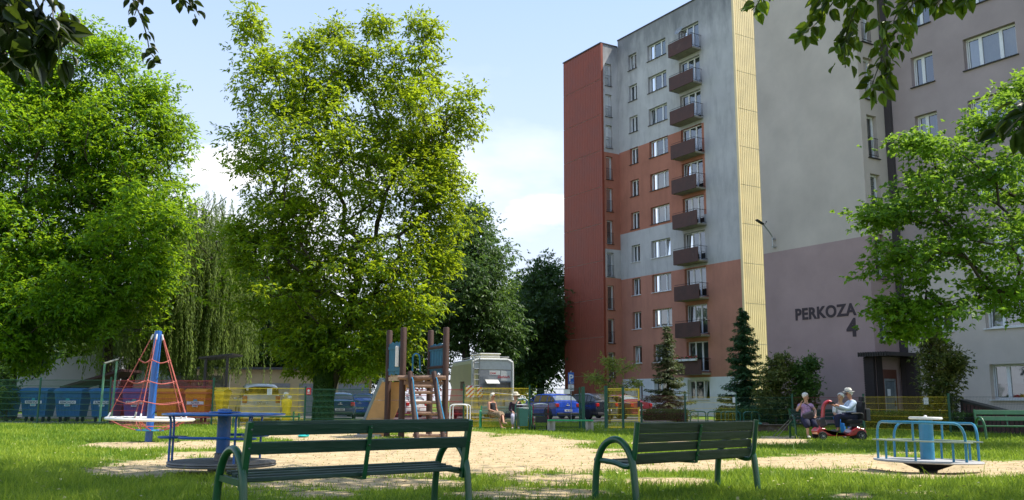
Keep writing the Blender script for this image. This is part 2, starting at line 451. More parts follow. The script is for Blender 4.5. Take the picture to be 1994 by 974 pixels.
mxg = N.new('ShaderNodeMixRGB'); L.new(rsm.outputs[0], mxg.inputs[0]); L.new(rg.outputs[0], mxg.inputs[1]); L.new(dm.outputs[0], mxg.inputs[2])
L.new(mxg.outputs[0], p.inputs['Base Color'])
bmp = N.new('ShaderNodeBump'); bmp.inputs['Strength'].default_value = 0.5; bmp.inputs['Distance'].default_value = 0.02
nb = noise(28, 6); L.new(nb.outputs['Fac'], bmp.inputs['Height']); L.new(bmp.outputs[0], p.inputs['Normal'])
ground = mesh_np('ground', np.stack([fx_, fy_, gz], 1), F4=F4, mat=gm, smooth=True)
a = ground.data.attributes.new('sand', 'FLOAT', 'POINT'); a.data.foreach_set('value', sm.astype(np.float32))
tag(ground, kind='structure')

# parking asphalt and paving strips behind the fence
asph = mat('asphalt', (0.06, 0.06, 0.062, 1), 0.85, var=0.25, scale=3, bump=0.4, bscale=60)
pave = mat('concrete_paving', C(170, 162, 150), 0.85, var=0.15, scale=4, dirt=C(100, 95, 80), dirt_amt=0.3, bump=0.2)
b = MB(); b.add([(-60, 45.5, .012), (14, 45.5, .012), (9.5, 62, .012), (-60, 62, .012)], [(0, 1, 2, 3)])
tag(b.build('parking_road', asph), kind='structure')
b = MB(); b.bb(-60, 12, 45.2, 45.42, -.05, .12)
tag(b.build('kerb', pave), kind='structure')
b = MB(); b.bb(-24, -11.4, 38.6, 41.4, -.1, .05)
tag(b.build('bin_paving', pave), kind='structure')
b = MB(); b.add([(1.0, 33.6, .012), (3.5, 33.1, .012), (5.0, 34.1, .012), (5.2, 45.1, .012), (3.4, 45.1, .012), (3.5, 34.4, .012), (1.0, 34.6, .012)], [tuple(range(7))])
tag(b.build('footpath', pave), kind='structure')

# ---------------------------------------------------------------- grass blades
grass_m = leaf_mat('grass_blade', C(74, 116, 22), C(164, 176, 54), 0.35, (0.38, 0.52, 0.05, 1), rough=0.55, nscale=0.9)
def grass_field(n, y0, y1, hmin, hmax, wid, seed):
    r = np.random.default_rng(seed)
    # density falls with distance
    t = r.random(n); y = y0 * (y1 / y0) ** t
    half = y * 0.60 + 2.2
    x = (r.random(n) * 2 - 1) * half
    s = sand_mask(x, y); s = s + (fbm(x, y, 0.12, 21) - 0.5) * 0.7
    keep = r.random(n) > np.clip(s * 1.7 - 0.2, 0, 0.975)
    for mm in (M1, M2): keep &= ((x - mm.x) ** 2 + (y - mm.y) ** 2) > 0.8
    x, y, s = x[keep], y[keep], s[keep]; n = len(x)
    z = ground_z(x, y) - 0.01
    tall = fbm(x, y, 1.3, 31)
    h = (hmin + (hmax - hmin) * r.random(n) ** 1.6) * (0.45 + 1.1 * tall) * np.clip(1.15 - s, 0.3, 1)
    h *= np.where(r.random(n) < 0.012, 2.2, 1.0)
    a = r.random(n) * 2 * pi; lean = (0.15 + 0.75 * r.random(n)) * h; b_ = r.random(n) * 2 * pi
    w = wid * (0.7 + 0.6 * r.random(n)) * (y / 14) ** 0.75
    dx, dy = np.cos(a) * w, np.sin(a) * w
    lx, ly = np.cos(b_) * lean, np.sin(b_) * lean
    V = np.empty((n, 5, 3))
    V[:, 0] = np.stack([x - dx, y - dy, z], 1); V[:, 1] = np.stack([x + dx, y + dy, z], 1)
    V[:, 2] = np.stack([x + dx * .8 + lx * .35, y + dy * .8 + ly * .35, z + h * .6], 1); V[:, 3] = np.stack([x - dx * .8 + lx * .35, y - dy * .8 + ly * .35, z + h * .6], 1)
    V[:, 4] = np.stack([x + lx, y + ly, z + h], 1)
    i = np.arange(n) * 5
    F4 = np.stack([i, i + 1, i + 2, i + 3], 1); F3 = np.stack([i + 3, i + 2, i + 4], 1)
    tn = r.random(n) * 0.6 + 0.25 * (fbm(x, y, 3.0, 41) > 0.5)
    return V.reshape(-1, 3), F4, F3, np.concatenate([tn, tn])
V, F4, F3, tn = grass_field(450000, 8.4, 46, 0.035, 0.12, 0.0055, 3)
tag(mesh_np('grass', V, F4, F3, grass_m, fattr=tn), 'mown green and yellowish lawn grass around the sandy patches', 'grass', kind='stuff')
# ================================================================ APARTMENT BLOCKS
def plaster(name, col, stain=(0.08, 0.08, 0.085, 1), amt=0.25, streak=True):
    if name in MATS: return MATS[name]
    m = bpy.data.materials.new(name); m.use_nodes = True
    N, L = m.node_tree.nodes, m.node_tree.links; p = N['Principled BSDF']
    t = N.new('ShaderNodeTexCoord')
    def nz_(scale, st=(1, 1, 1), det=7, ro=0.6):
        mp_ = N.new('ShaderNodeMapping'); mp_.inputs['Scale'].default_value = st; L.new(t.outputs['Object'], mp_.inputs[0])
        n = N.new('ShaderNodeTexNoise'); n.inputs['Scale'].default_value = scale; n.inputs['Detail'].default_value = det; n.inputs['Roughness'].default_value = ro
        L.new(mp_.outputs[0], n.inputs['Vector']); return n
    a = nz_(0.45); b = nz_(1.4, (1, 1, 0.22), 9, .68)
    r1 = N.new('ShaderNodeMapRange'); r1.inputs[1].default_value = .3; r1.inputs[2].default_value = .7; r1.inputs[3].default_value = .86; r1.inputs[4].default_value = 1.1; L.new(a.outputs['Fac'], r1.inputs[0])
    mx = N.new('ShaderNodeMixRGB'); mx.blend_type = 'MULTIPLY'; mx.inputs[0].default_value = 1; mx.inputs[1].default_value = col; L.new(r1.outputs[0], mx.inputs[2])
    r2 = N.new('ShaderNodeMapRange'); r2.inputs[1].default_value = .48; r2.inputs[2].default_value = .78; r2.inputs[4].default_value = amt; L.new(b.outputs['Fac'], r2.inputs[0])
    m2 = N.new('ShaderNodeMixRGB'); m2.inputs[2].default_value = stain; L.new(r2.outputs[0], m2.inputs[0]); L.new(mx.outputs[0], m2.inputs[1])
    L.new(m2.outputs[0], p.inputs['Base Color']); p.inputs['Roughness'].default_value = .88; p.inputs['Specular IOR Level'].default_value = .2
    c = nz_(55, (1, 1, 1), 3); bb_ = N.new('ShaderNodeBump'); bb_.inputs['Strength'].default_value = .25; bb_.inputs['Distance'].default_value = .01
    L.new(c.outputs['Fac'], bb_.inputs['Height']); L.new(bb_.outputs[0], p.inputs['Normal'])
    MATS[name] = m; return m
def dirty_plaster(name, col):
    """old grey plaster, soiled dark towards the roof and under the sills"""
    m = plaster(name, col, (0.10, 0.105, 0.115, 1), 0.42)
    N, L = m.node_tree.nodes, m.node_tree.links; p = N['Principled BSDF']
    src = p.inputs['Base Color'].links[0].from_socket
    t = N.new('ShaderNodeTexCoord'); s = N.new('ShaderNodeSeparateXYZ'); L.new(t.outputs['Object'], s.inputs[0])
    n = N.new('ShaderNodeTexNoise'); n.inputs['Scale'].default_value = 1.1; n.inputs['Detail'].default_value = 8; n.inputs['Roughness'].default_value = .65
    mp_ = N.new('ShaderNodeMapping'); mp_.inputs['Scale'].default_value = (1, 1, .35); L.new(t.outputs['Object'], mp_.inputs[0]); L.new(mp_.outputs[0], n.inputs['Vector'])
    r = N.new('ShaderNodeMapRange'); r.inputs[1].default_value = 27.4; r.inputs[2].default_value = 33.0; r.inputs[3].default_value = -.25; r.inputs[4].default_value = .42; L.new(s.outputs['Z'], r.inputs[0])
    ad = N.new('ShaderNodeMath'); ad.operation = 'ADD'; L.new(r.outputs[0], ad.inputs[0]); L.new(n.outputs['Fac'], ad.inputs[1])
    r2 = N.new('ShaderNodeMapRange'); r2.inputs[1].default_value = .38; r2.inputs[2].default_value = .85; r2.inputs[4].default_value = .62; L.new(ad.outputs[0], r2.inputs[0])
    mx = N.new('ShaderNodeMixRGB'); mx.inputs[2].default_value = (0.088, 0.095, 0.105, 1); L.new(r2.outputs[0], mx.inputs[0]); L.new(src, mx.inputs[1]); L.new(mx.outputs[0], p.inputs['Base Color'])
    return m
p_grey = dirty_plaster('old_grey_plaster', (0.54, 0.525, 0.51, 1))
p_brick = plaster('rust_plaster', (0.47, 0.195, 0.13, 1), (0.14, 0.06, 0.045, 1), .3)
p_rust2 = plaster('rose_brown_plaster', (0.52, 0.235, 0.165, 1), (0.16, 0.09, 0.07, 1), .3)
p_white = plaster('pale_base_plaster', (0.80, 0.81, 0.84, 1), (0.3, 0.3, 0.32, 1), .2)
p_lgrey = plaster('light_grey_plaster', (0.55, 0.475, 0.415, 1), (0.42, 0.38, 0.36, 1), .15)
p_purple = plaster('mauve_plaster', (0.40, 0.285, 0.275, 1), (0.32, 0.24, 0.25, 1), .12)
p_mauve2 = plaster('grey_mauve_plaster', (0.39, 0.315, 0.31, 1), (0.32, 0.26, 0.26, 1), .12)
p_beige = plaster('greige_plaster', (0.60, 0.525, 0.47, 1), (0.5, 0.46, 0.45, 1), .2)
p_shadow = plaster('painted_shadow_strip', (0.07, 0.06, 0.063, 1), (0.05, 0.045, 0.045, 1), .2)  # shadow tone of the corner gap, painted as a dark colour
m_roof = mat('roof_felt', (0.09, 0.09, 0.095, 1), .85, var=.2)
m_trim = mat('dark_sheet_metal', (0.05, 0.045, 0.045, 1), .45, metal=.5, var=.2)
m_red_clad = mat('red_brown_sheet', (0.27, 0.055, 0.027, 1), .55, var=.10, scale=.7, dirt=(0.15, 0.045, 0.03, 1), dirt_amt=.15, dscale=.6)
m_yel_clad = mat('yellow_sheet', (0.84, 0.66, 0.36, 1), .45, var=.10, scale=.8, dirt=(0.60, 0.49, 0.28, 1), dirt_amt=.15, dscale=.8)
m_frame = mat('white_window_frame', (0.78, 0.79, 0.80, 1), .35, var=.05)
m_glass = glass_mat('window_glass', (0.50, 0.58, 0.61, 1), refl=0.17)
m_curtain = mat('net_curtain', (0.46, 0.46, 0.45, 1), .9, var=.1, scale=3)
m_drape = mat('drape_cloth', (0.22, 0.25, 0.27, 1), .9, var=.2, scale=3)
m_blind = mat('roller_blind', (0.40, 0.55, 0.50, 1), .8, var=.08)
m_blindw = mat('louvre_blind', (0.55, 0.54, 0.50, 1), .8, var=.08)
m_room = mat('dark_room', (0.035, 0.035, 0.038, 1), .95, var=.3, scale=1)
m_balc = mat('balcony_brown_panel', (0.085, 0.036, 0.028, 1), .7, var=.25, scale=1.5, dirt=(0.16, 0.11, 0.09, 1), dirt_amt=.2, dscale=1.3)
m_slab = mat('balcony_slab', (0.30, 0.27, 0.22, 1), .9, var=.3, scale=2, dirt=(0.12, 0.08, 0.07, 1), dirt_amt=.4)
m_rail = mat('dark_rail_metal', (0.04, 0.04, 0.045, 1), .5, metal=.6, var=.2)

def wall_open(mb, u0, u1, z0, z1, opens, zones, y=0.0, rev=0.30, frame=None):
    """wall face in plane y with openings (u0,u1,z0,z1) and reveals of depth rev; zones = f(u,z) -> material index; frame(u,y,z) maps to local"""
    fr = frame or (lambda u, y_, z: (u, y_, z))
    us = sorted(set([u0, u1] + [o[0] for o in opens] + [o[1] for o in opens] + [k for k in zones.us if u0 < k < u1]))
    zs = sorted(set([z0, z1] + [o[2] for o in opens] + [o[3] for o in opens] + [k for k in zones.zs if z0 < k < z1]))
    for i in range(len(us) - 1):
        for j in range(len(zs) - 1):
            a, b_, c, d = us[i], us[i + 1], zs[j], zs[j + 1]
            if b_ - a < 1e-5 or d - c < 1e-5: continue
            cu_, cz_ = (a + b_) / 2, (c + d) / 2
            if any(o[0] < cu_ < o[1] and o[2] < cz_ < o[3] for o in opens): continue
            mb.add([fr(a, y, c), fr(b_, y, c), fr(b_, y, d), fr(a, y, d)], [(0, 1, 2, 3)], zones(cu_, cz_))
    for (a, b_, c, d) in opens:
        mi = zones((a + b_) / 2, (c + d) / 2)
        P = [(a, c), (b_, c), (b_, d), (a, d)]
        for k in range(4):
            p, q = P[k], P[(k + 1) % 4]
            mb.add([fr(p[0], y, p[1]), fr(q[0], y, q[1]), fr(q[0], y + rev, q[1]), fr(p[0], y + rev, p[1])], [(0, 1, 2, 3)], mi)
class Zones:
    def __init__(s, f, us=(), zs=()): s.f, s.us, s.zs = f, us, zs
    def __call__(s, u, z): return s.f(u, z)

def make_window(parent, u0, u1, z0, z1, cols, fr, y=0.24, seed=0, door=-1, blind=None, sill=m_trim, tilt=-1, lowz=None):
    """framed window in a wall plane: frame, pane(s), curtain, dark room behind, sill; fr maps (u,y,z) to building space"""
    r = random.Random(seed)
    def B(mb, a, b_, y0, y1, c, d, mi=0):
        V = [fr(x, yy, z) for z in (c, d) for x, yy in ((a, y0), (b_, y0), (b_, y1), (a, y1))]
        mb.add(V, [(3, 2, 1, 0), (4, 5, 6, 7), (0, 1, 5, 4), (1, 2, 6, 5), (2, 3, 7, 6), (3, 0, 4, 7)], mi)
    f = MB(); t = .055
    B(f, u0, u1, y, y + .07, z0, z0 + t); B(f, u0, u1, y, y + .07, z1 - t, z1)
    B(f, u0, u0 + t, y, y + .07, z0 + t, z1 - t); B(f, u1 - t, u1, y, y + .07, z0 + t, z1 - t)
    W = (u1 - u0 - 2 * t)
    edges = [u0 + t + W * c for c in cols]
    for e in edges[1:-1]: B(f, e - .04, e + .04, y - .012, y + .075, z0 + t, z1 - t)
    pn = MB()
    for i in range(len(edges) - 1):
        a, b_ = edges[i], edges[i + 1]
        s = .035
        for (p, q, c, d) in ((a + .04, b_ - .04, z0 + t, z0 + t + s), (a + .04, b_ - .04, z1 - t - s, z1 - t), (a + .04, a + .04 + s, z0 + t + s, z1 - t - s), (b_ - .04 - s, b_ - .04, z0 + t + s, z1 - t - s)):
            if i == tilt:   # sash tipped inwards at the top
                V = []
                for z in (c, d):
                    k = (z - z0) / (z1 - z0) * .14
                    V += [fr(p, y - .008 + k + .02, z), fr(q, y - .008 + k + .02, z), fr(q, y + .05 + k + .02, z), fr(p, y + .05 + k + .02, z)]
                f.add(V, [(3, 2, 1, 0), (4, 5, 6, 7), (0, 1, 5, 4), (1, 2, 6, 5), (2, 3, 7, 6), (3, 0, 4, 7)])
            else: B(f, p, q, y - .008, y + .05, c, d)
        k0, k1 = (0, 0) if i != tilt else (.03, .15)
        pn.add([fr(a + .05, y + .03 + k0, z0 + t), fr(b_ - .05, y + .03 + k0, z0 + t), fr(b_ - .05, y + .03 + k1, z1 - t), fr(a + .05, y + .03 + k1, z1 - t)], [(0, 1, 2, 3)])
    o = f.build('window', m_frame, parent)
    pn.build('pane', m_glass, o)
    rm = MB(); B(rm, u0 + .01, u1 - .01, y + .85, y + .9, z0, z1)
    B(rm, u0 + .004, u0 + .01, y + .09, y + .85, z0, z1); B(rm, u1 - .01, u1 - .004, y + .09, y + .85, z0, z1)
    B(rm, u0, u1, y + .09, y + .9, z1 - .012, z1 - .006); B(rm, u0, u1, y + .09, y + .9, z0 + .006, z0 + .012)
    rm.build('room', m_room, o)
    cu_ = MB(); yy = y + .2
    def wavy(a, b_, c, d, mi):
        n = max(4, int((b_ - a) / .05)); V = []
        for i in range(n + 1):
            x = a + (b_ - a) * i / n; o_ = .022 * sin(i * 1.7 + seed)
            V += [fr(x, yy + o_, c), fr(x, yy + o_, d)]
        cu_.add(V, [(2 * i, 2 * i + 2, 2 * i + 3, 2 * i + 1) for i in range(n)], mi)
    k = r.random()
    if blind is not None:
        nl = int((z1 - z0) / .11)
        for i in range(nl):
            zz = z1 - t - .02 - i * .11
            B(cu_, u0 + t, u1 - t, y + .1 + .0, y + .115, zz - .085, zz, blind)
    elif k < .45: wavy(u0 + .06, u1 - .06, z0 + .05, z1 - .05, 0)
    elif k < .75: wavy(u0 + .06, u0 + .06 + (u1 - u0) * .28, z0 + .05, z1 - .05, 1); wavy(u1 - .06 - (u1 - u0) * .28, u1 - .06, z0 + .05, z1 - .05, 1)
    elif k < .9: wavy(u0 + .06, u1 - .06, z0 + (z1 - z0) * .45, z1 - .05, 0)
    else: wavy(u0 + .06, u0 + (u1 - u0) * .5, z0 + .05, z1 - .05, 1)
    cu_.build('curtain', [m_curtain, m_drape, m_blind, m_blindw], o)
    if sill is not None:
        sm_ = MB(); B(sm_, u0 - .06, u1 + .06, -.09, y, z0 - .035, z0)
        sm_.build('sill', sill, o)
    return o

ANG = atan2(-0.8526, 0.5225)
def corrugated(mb, p0, p1, z0, z1, pitch, depth, out, joints, mi=0):
    """ribbed sheet from p0 to p1 (xy), ribs standing 'depth' along out; split by joint lines"""
    p0, p1, out = Vector(p0), Vector(p1), Vector(out)
    L_ = (p1 - p0).length; n = int(L_ / pitch); d = (p1 - p0) / n
    prof = [(0, 0), (.18, 1), (.62, 1), (.8, 0)]
    pts = []
    for i in range(n):
        for (a, h) in prof: pts.append(p0 + d * (i + a) + out * (h * depth))
    pts.append(p1.copy())
    zs = [z0] + [j for j in joints if z0 < j < z1] + [z1]
    for k in range(len(zs) - 1):
        a, b_ = zs[k] + (.03 if k else 0), zs[k + 1]
        V = []
        for q in pts: V += [(q.x, q.y, a), (q.x, q.y, b_)]
        mb.add(V, [(2 * i, 2 * i + 2, 2 * i + 3, 2 * i + 1) for i in range(len(pts) - 1)], mi)

def block(name, label, origin, cfg):
    """local x along the facade towards the street end, y into the building, z up; origin at the inner corner of the facade"""
    root = thing(name, label, 'apartment building', origin, ANG)
    idn = lambda u, y, z: (u, y, z)
    FL = [5.95 + 2.8 * k for k in range(-2, 9)]      # floor levels; window heads are 2.38 above
    UE, H, HB, BW, BD = 13.9, 32.6, 32.0, cfg['bw'], 1.85
    W0, W1, V0, V1, B0, B1 = 1.45, 2.55, 4.0, 6.3, 7.85, 10.2
    facade, retw, mats = cfg['facade'], cfg['ret'], cfg['mats']
    wins = []
    opens = []
    for k, z in enumerate(FL):
        if k == 0: z = .25
        if not (k == 0 and cfg.get('porch')): opens.append((W0, W1, z + .95, z + 2.38)); wins.append(('s', opens[-1], k))
        if not (k == 1 and False):
            opens.append((V0, V1, z + .95, z + 2.38)); wins.append(('w', opens[-1], k))
        if k == 0: opens.append((B0, B1, z + .95, z + 2.38)); wins.append(('g', opens[-1], k))
        else: opens.append((B0, B1, z + .12, z + 2.38)); wins.append(('b', opens[-1], k))
    mb = MB()
    wall_open(mb, 0, UE, 0, H, opens, facade)
    # return wall (plane x=0, faces +x)
    lopens = []
    zl = cfg['landing']
    k = 0
    while zl + 2.8 * k < 30.6:
        zz = zl + 2.8 * k
        if zz - 2.05 > 2.6: lopens.append((BD - 1.45, BD - .75, zz - 2.05, zz))
        k += 1
    frr = lambda u, y, z: (-y, -BD + u, z)
    # u runs 0..BD from the front edge of the side block back to the facade
    lop = [(o[0], o[1], o[2], o[3]) for o in lopens]
    wall_open(mb, 0, BD, 0, HB, lop, retw, frame=frr, rev=.28)
    BT = 11.0
    mb.add([(UE, 0, 0), (UE, BT, 0), (UE, BT, H), (UE, 0, H)], [(0, 1, 2, 3)], 0)
    mb.add([(UE, BT, 0), (-BW, BT, 0), (-BW, BT, H), (UE, BT, H)], [(0, 1, 2, 3)], 0)
    mb.add([(-BW, BT, 0), (-BW, -BD, 0), (-BW, -BD, HB), (-BW, BT, HB)], [(0, 1, 2, 3)], 0)
    mb.add([(0, 0, HB - .01), (0, BT, HB - .01), (0, BT, H), (0, 0, H)], [(0, 1, 2, 3)], 0)
    if cfg.get('blank_plaster') is not None:
        z = cfg['blank_plaster']
        wall_open(mb, -BW, 0, 0, HB, [], z, y=-BD)
    else:
        mb.add([(-BW, -BD, 0), (0, -BD, 0), (0, -BD, HB), (-BW, -BD, HB)], [(0, 1, 2, 3)], 0)
    mb.build('wall', mats, root)
    rf = MB()
    rf.add([(0, 0, H - .02), (UE, 0, H - .02), (UE, BT, H - .02), (0, BT, H - .02)], [(0, 1, 2, 3)], 0)
    rf.add([(-BW, -BD, HB - .02), (0, -BD, HB - .02), (0, BT, HB - .02), (-BW, BT, HB - .02)], [(0, 1, 2, 3)], 0)
    rf.bb(-.02, UE + .06, -.06, .18, H - .03, H + .07, 1); rf.bb(UE - .18, UE + .07, .18, BT, H - .03, H + .07, 1)
    rf.bb(-BW - .06, .05, -BD - .10, -BD + .15, HB - .03, HB + .07, 1); rf.bb(-.15, .06, -BD + .15, -.07, HB - .03, HB + .07, 1)
    rf.build('roof', [m_roof, m_trim], root)
    if cfg.get('clad'):
        c = MB(); corrugated(c, (-BW - .03, -BD - .02, 0), (.02, -BD - .02, 0), .25, HB - .03, .24, .03, (0, -1, 0), [3.1 + 3.2 * i for i in range(10)])
        c.bb(-.02, .06, -BD - .075, -BD + .14, .25, HB - .03)
        c.build('cladding', m_red_clad, root)
        c = MB(); corrugated(c, (UE + .02, .02, 0), (UE + .02, BT, 0), .25, H - .03, .19, .03, (1, 0, 0), [2.2 + 2.9 * i for i in range(11)])
        c.bb(UE - .10, UE + .10, -.03, .06, .25, H - .03)
        c.build('gable_cladding', m_yel_clad, root)
    if cfg.get('strip'):
        s = MB(); s.bb(0.02, .34, -.16, -.002, 0, H - .1); s.build('corner_shadow_strip', p_shadow, root)  # dark strip stands in for the shadow in the corner
    rr = random.Random(cfg['seed'])
    for (t, o, k) in wins:
        sd = rr.randint(0, 9999); a, b_, c, d = o
        if t == 's': make_window(root, a, b_, c, d, (0, .42, 1) if k % 3 else (0, .5, 1), idn, seed=sd, tilt=(0 if rr.random() < .35 else -1), sill=(m_trim if k > 4 else m_frame))
        elif t in 'wg': make_window(root, a, b_, c, d, (0, .27, .68, 1), idn, seed=sd, tilt=(rr.choice([0, 2]) if rr.random() < .4 else -1), blind=(2 if (k == 10 and t == 'w') else None), sill=(m_trim if k > 4 else m_frame))
        else: make_window(root, a, b_, c, d, (0, .33, .66, 1), idn, seed=sd, sill=None, tilt=(0 if rr.random() < .3 else -1))
    for i, o in enumerate(lop):
        ow = make_window(root, o[0], o[1], o[2], o[3], (0, 1), frr, y=.22, seed=rr.randint(0, 999), blind=(3 if i % 2 == 0 else None))
        g = MB()
        for zz in (.12, .95): g.tube([frr(o[0], -.02, o[2] + zz), frr(o[1], -.02, o[2] + zz)], .015, 5)
        for j in range(6): u_ = o[0] + (o[1] - o[0]) * (j + .5) / 6; g.tube([frr(u_, -.02, o[2] + .12), frr(u_, -.02, o[2] + .95)], .009, 4)
        g.build('guard_rail', m_rail, ow)
    # balconies
    for k, z in enumerate(FL):
        if k == 0: continue
        x0, x1, dp = B0 - .08, B1 + .22, .98
        s = MB(); s.bb(x0, x1, -dp, -.003, z - .14, z - .002, 1)
        s.bb(x0 - .03, x1 + .03, -dp - .05, -dp + .02, z - .14, z + .96, 0)
        s.bb(x0 - .03, x0 + .03, -dp + .02, -.003, z - .14, z + .96, 0)
        bl = s.build('balcony', [m_balc, m_slab], root)
        g = MB()
        for zz in (.1, 1.06): g.tube([(x1, -dp, z + zz), (x1, -.01, z + zz)], .02, 5)
        for j in range(8): g.tube([(x1, -dp + .05 + j * .12, z + .1), (x1, -dp + .05 + j * .12, z + 1.06)], .009, 4)
        g.tube([(x0, -dp - .01, z + 1.08), (x1, -dp - .01, z + 1.08)], .018, 5)
        g.build('railing', m_rail, bl)
        if k == 1 and cfg.get('flowers'):
            f = MB()
            for j in range(3): f.bb(x0 + .05 + j * .78, x0 + .75 + j * .78, -dp - .22, -dp - .06, z + .88, z + 1.03)
            fb = f.build('flower_box', m_frame, bl)
            f = MB(); q = random.Random(3)
            for j in range(150): f.ball((x0 + .1 + q.random() * 2.4, -dp - .14 + q.uniform(-.1, .1), z + 1.08 + q.random() * .16), q.uniform(.02, .045), 5, 4, q.choice([0, 0, 1, 2]))
            f.build('flowers', [mat('geranium_leaf', C(50, 80, 30)), mat('geranium_red', C(190, 50, 40)), mat('geranium_pink', C(225, 120, 120))], bl)
        if k == 10 and cfg.get('dish'):
            dsh = MB(); M_ = Matrix.Rotation(radians(62), 3, 'X') @ Matrix.Rotation(0, 3, 'Z')
            dsh.lathe([(.03, -.1), (.2, -.075), (.33, -.02), (.40, .03), (.385, .04), (.2, -.05), (.02, -.08)], (x0 + 1.55, -dp - .3, z + 1.55), 20, 0, M_)
            dsh.tube([(x0 + 1.55, -dp - .02, z + .9), (x0 + 1.55, -dp - .12, z + 1.5), (x0 + 1.55, -dp - .25, z + 1.52)], .02, 6)
            dsh.tube([(x0 + 1.55, -dp - .3, z + 1.2), (x0 + 1.5, -dp - .75, z + 1.4)], .012, 5)
            dsh.build('satellite_dish', mat('dish_grey', (.3, .31, .32, 1), .5), bl)
    return root

# rust and grey block
def zb(u, z):
    if u > 10.45: return 0 if z > 11.2 else (2 if z > 2.85 else 3)
    if z > 22.3: return 0
    if z > 15.1: return 1
    if z > 11.2: return 0
    return 2 if z > 2.85 else 3
def zbr(u, z):
    return 0 if z > 22.2 else (1 if z > 13.75 else (0 if z > 11.3 else 2))
OB = at(1206, 700, 76); OB.z = 0
d_u = Vector((0.5225, -0.8526, 0)); d_w = Vector((0.8526, 0.5225, 0))
blockA = block('apartment_block', 'eleven storey block with rust and grey bands, brown balconies and a yellow ribbed gable', OB + d_u * 0.4,
    dict(bw=5.7, facade=Zones(zb, (10.45,), (22.3, 15.1, 11.2, 2.85)), ret=Zones(zbr, (), (22.2, 13.75, 11.3)), mats=[p_grey, p_brick, p_rust2, p_white],
         landing=21.85 - 2.8 * 7, clad=True, seed=11, flowers=True, dish=True))
# grey and mauve block with the address on it
def zg(u, z): return 2 if z > 8.2 else 3
OG = at(1722, 400, 41); OG.z = 0
blockB = block('apartment_block', 'nearer mauve and grey block with PERKOZA 4 lettered beside its entrance', OG + d_u * 0.4,
    dict(bw=6.2, facade=Zones(zg, (), (8.2,)), ret=Zones(lambda u, z: 0 if z > 8.46 else 1, (), (8.46,)), mats=[p_lgrey, p_purple, p_mauve2, p_beige],
         blank_plaster=Zones(lambda u, z: 0 if z > 8.46 else 1, (), (8.46,)), landing=17.0 - 2.8 * 5, porch=True, strip=True, seed=23))
m_letter = mat('dark_plum_paint', (0.045, 0.028, 0.036, 1), .6, var=.15)
# address: letters stand 2 cm proud of the wall
text('lettering', 'PERKOZA', .75, m_letter, blockB, (-2.62, -1.85 - .012, 4.97), (pi / 2, 0, 0), .008, .026, spacing=1.07)
text('lettering', '4', 1.12, m_letter, blockB, (-1.13, -1.85 - .012, 4.02), (pi / 2, 0, 0), .008, .036)
# entrance porch
m_dkbrick = mat('dark_clinker', (0.026, 0.018, 0.018, 1), .75, var=.35, scale=9, stretch=(1, 1, 4))
pb = MB(); pb.bb(-.02, -.48, -2.03, -1.86, 0, 3.05); pb.bb(.002, .06, -1.86, -1.50, 0, 3.05); pb.bb(.42, .85, -.4, -.004, 0, 3.05)
for i in range(30): pb.bb(-.5, .0, -2.045, -2.03, .04 + i * .1, .12 + i * .1)
for i in range(30): pb.bb(.41, .86, -.415, -.4, .04 + i * .1, .12 + i * .1)
porch = pb.build('porch', m_dkbrick, blockB)
pb = MB(); pb.bb(-.55, .95, -2.3, -.004, 3.06, 3.22)
for i in range(12): pb.bb(-.55 + i * .125, -.50 + i * .125, -2.34, -2.30, 3.04, 3.24)
pb.build('canopy', m_trim, porch)
pb = MB(); pb.bb(.004, .05, -1.5, -1.42, 0, 2.5, 0); pb.bb(.004, .05, -.62, -.54, 0, 2.5, 0); pb.bb(.004, .05, -1.42, -.62, 2.1, 2.5, 0)
pb.bb(.004, .012, -1.42, -.62, 0, 2.1, 1); pb.bb(.012, .045, -1.42, -1.36, 0, 2.1, 2); pb.bb(.012, .045, -.68, -.62, 0, 2.1, 2); pb.bb(.012, .045, -1.36, -.68, 2.0, 2.1, 2); pb.bb(.012, .045, -1.36, -.68, 0, .25, 2)
pb.bb(.014, .03, -1.2, -1.0, 1.35, 1.65, 3); pb.bb(.045, .07, -.76, -.72, .9, 1.15, 0)
pb.build('door', [mat('red_brown_frame', (.12, .045, .03, 1), .5), mat('grey_door_glass', (.16, .19, .21, 1), .12, spec=.8), mat('grey_aluminium', (.33, .36, .38, 1), .4, metal=.4), m_frame], blockB)

# street light on an arm fixed to the mauve wall
sl = thing('wall_lamp', 'black street light on a bent grey arm fixed to the mauve wall above the lettering', 'street light', OG + d_u * (-5.0) - d_w * 1.87 + Vector((0, 0, 8.75)), ANG)
b = MB(); b.tube(smooth_path([(0, -.16, -.1), (0, -.17, .30), (0, -.22, .52), (-.04, -.62, .95), (-.06, -.80, 1.08)], 5), .032, 8)
for z in (-.05, .35): b.bb(-.05, .05, -.2, .01, z - .03, z + .03)
b.build('arm', mat('galvanised', (.38, .39, .40, 1), .4, metal=.7), sl)
b = MB(); b.beam((-.05, -.72, 1.04), (-.10, -1.15, 1.24), .2, .07); b.build('lamp_head', mat('black_housing', (.02, .02, .022, 1), .4), sl, bevel=.03)
b = MB(); b.tube([(.0, -.7, .98), (.12, -.7, 1.12)], .010, 5); b.ball((.13, -.7, 1.14), .035); b.build('sensor', m_trim, sl)

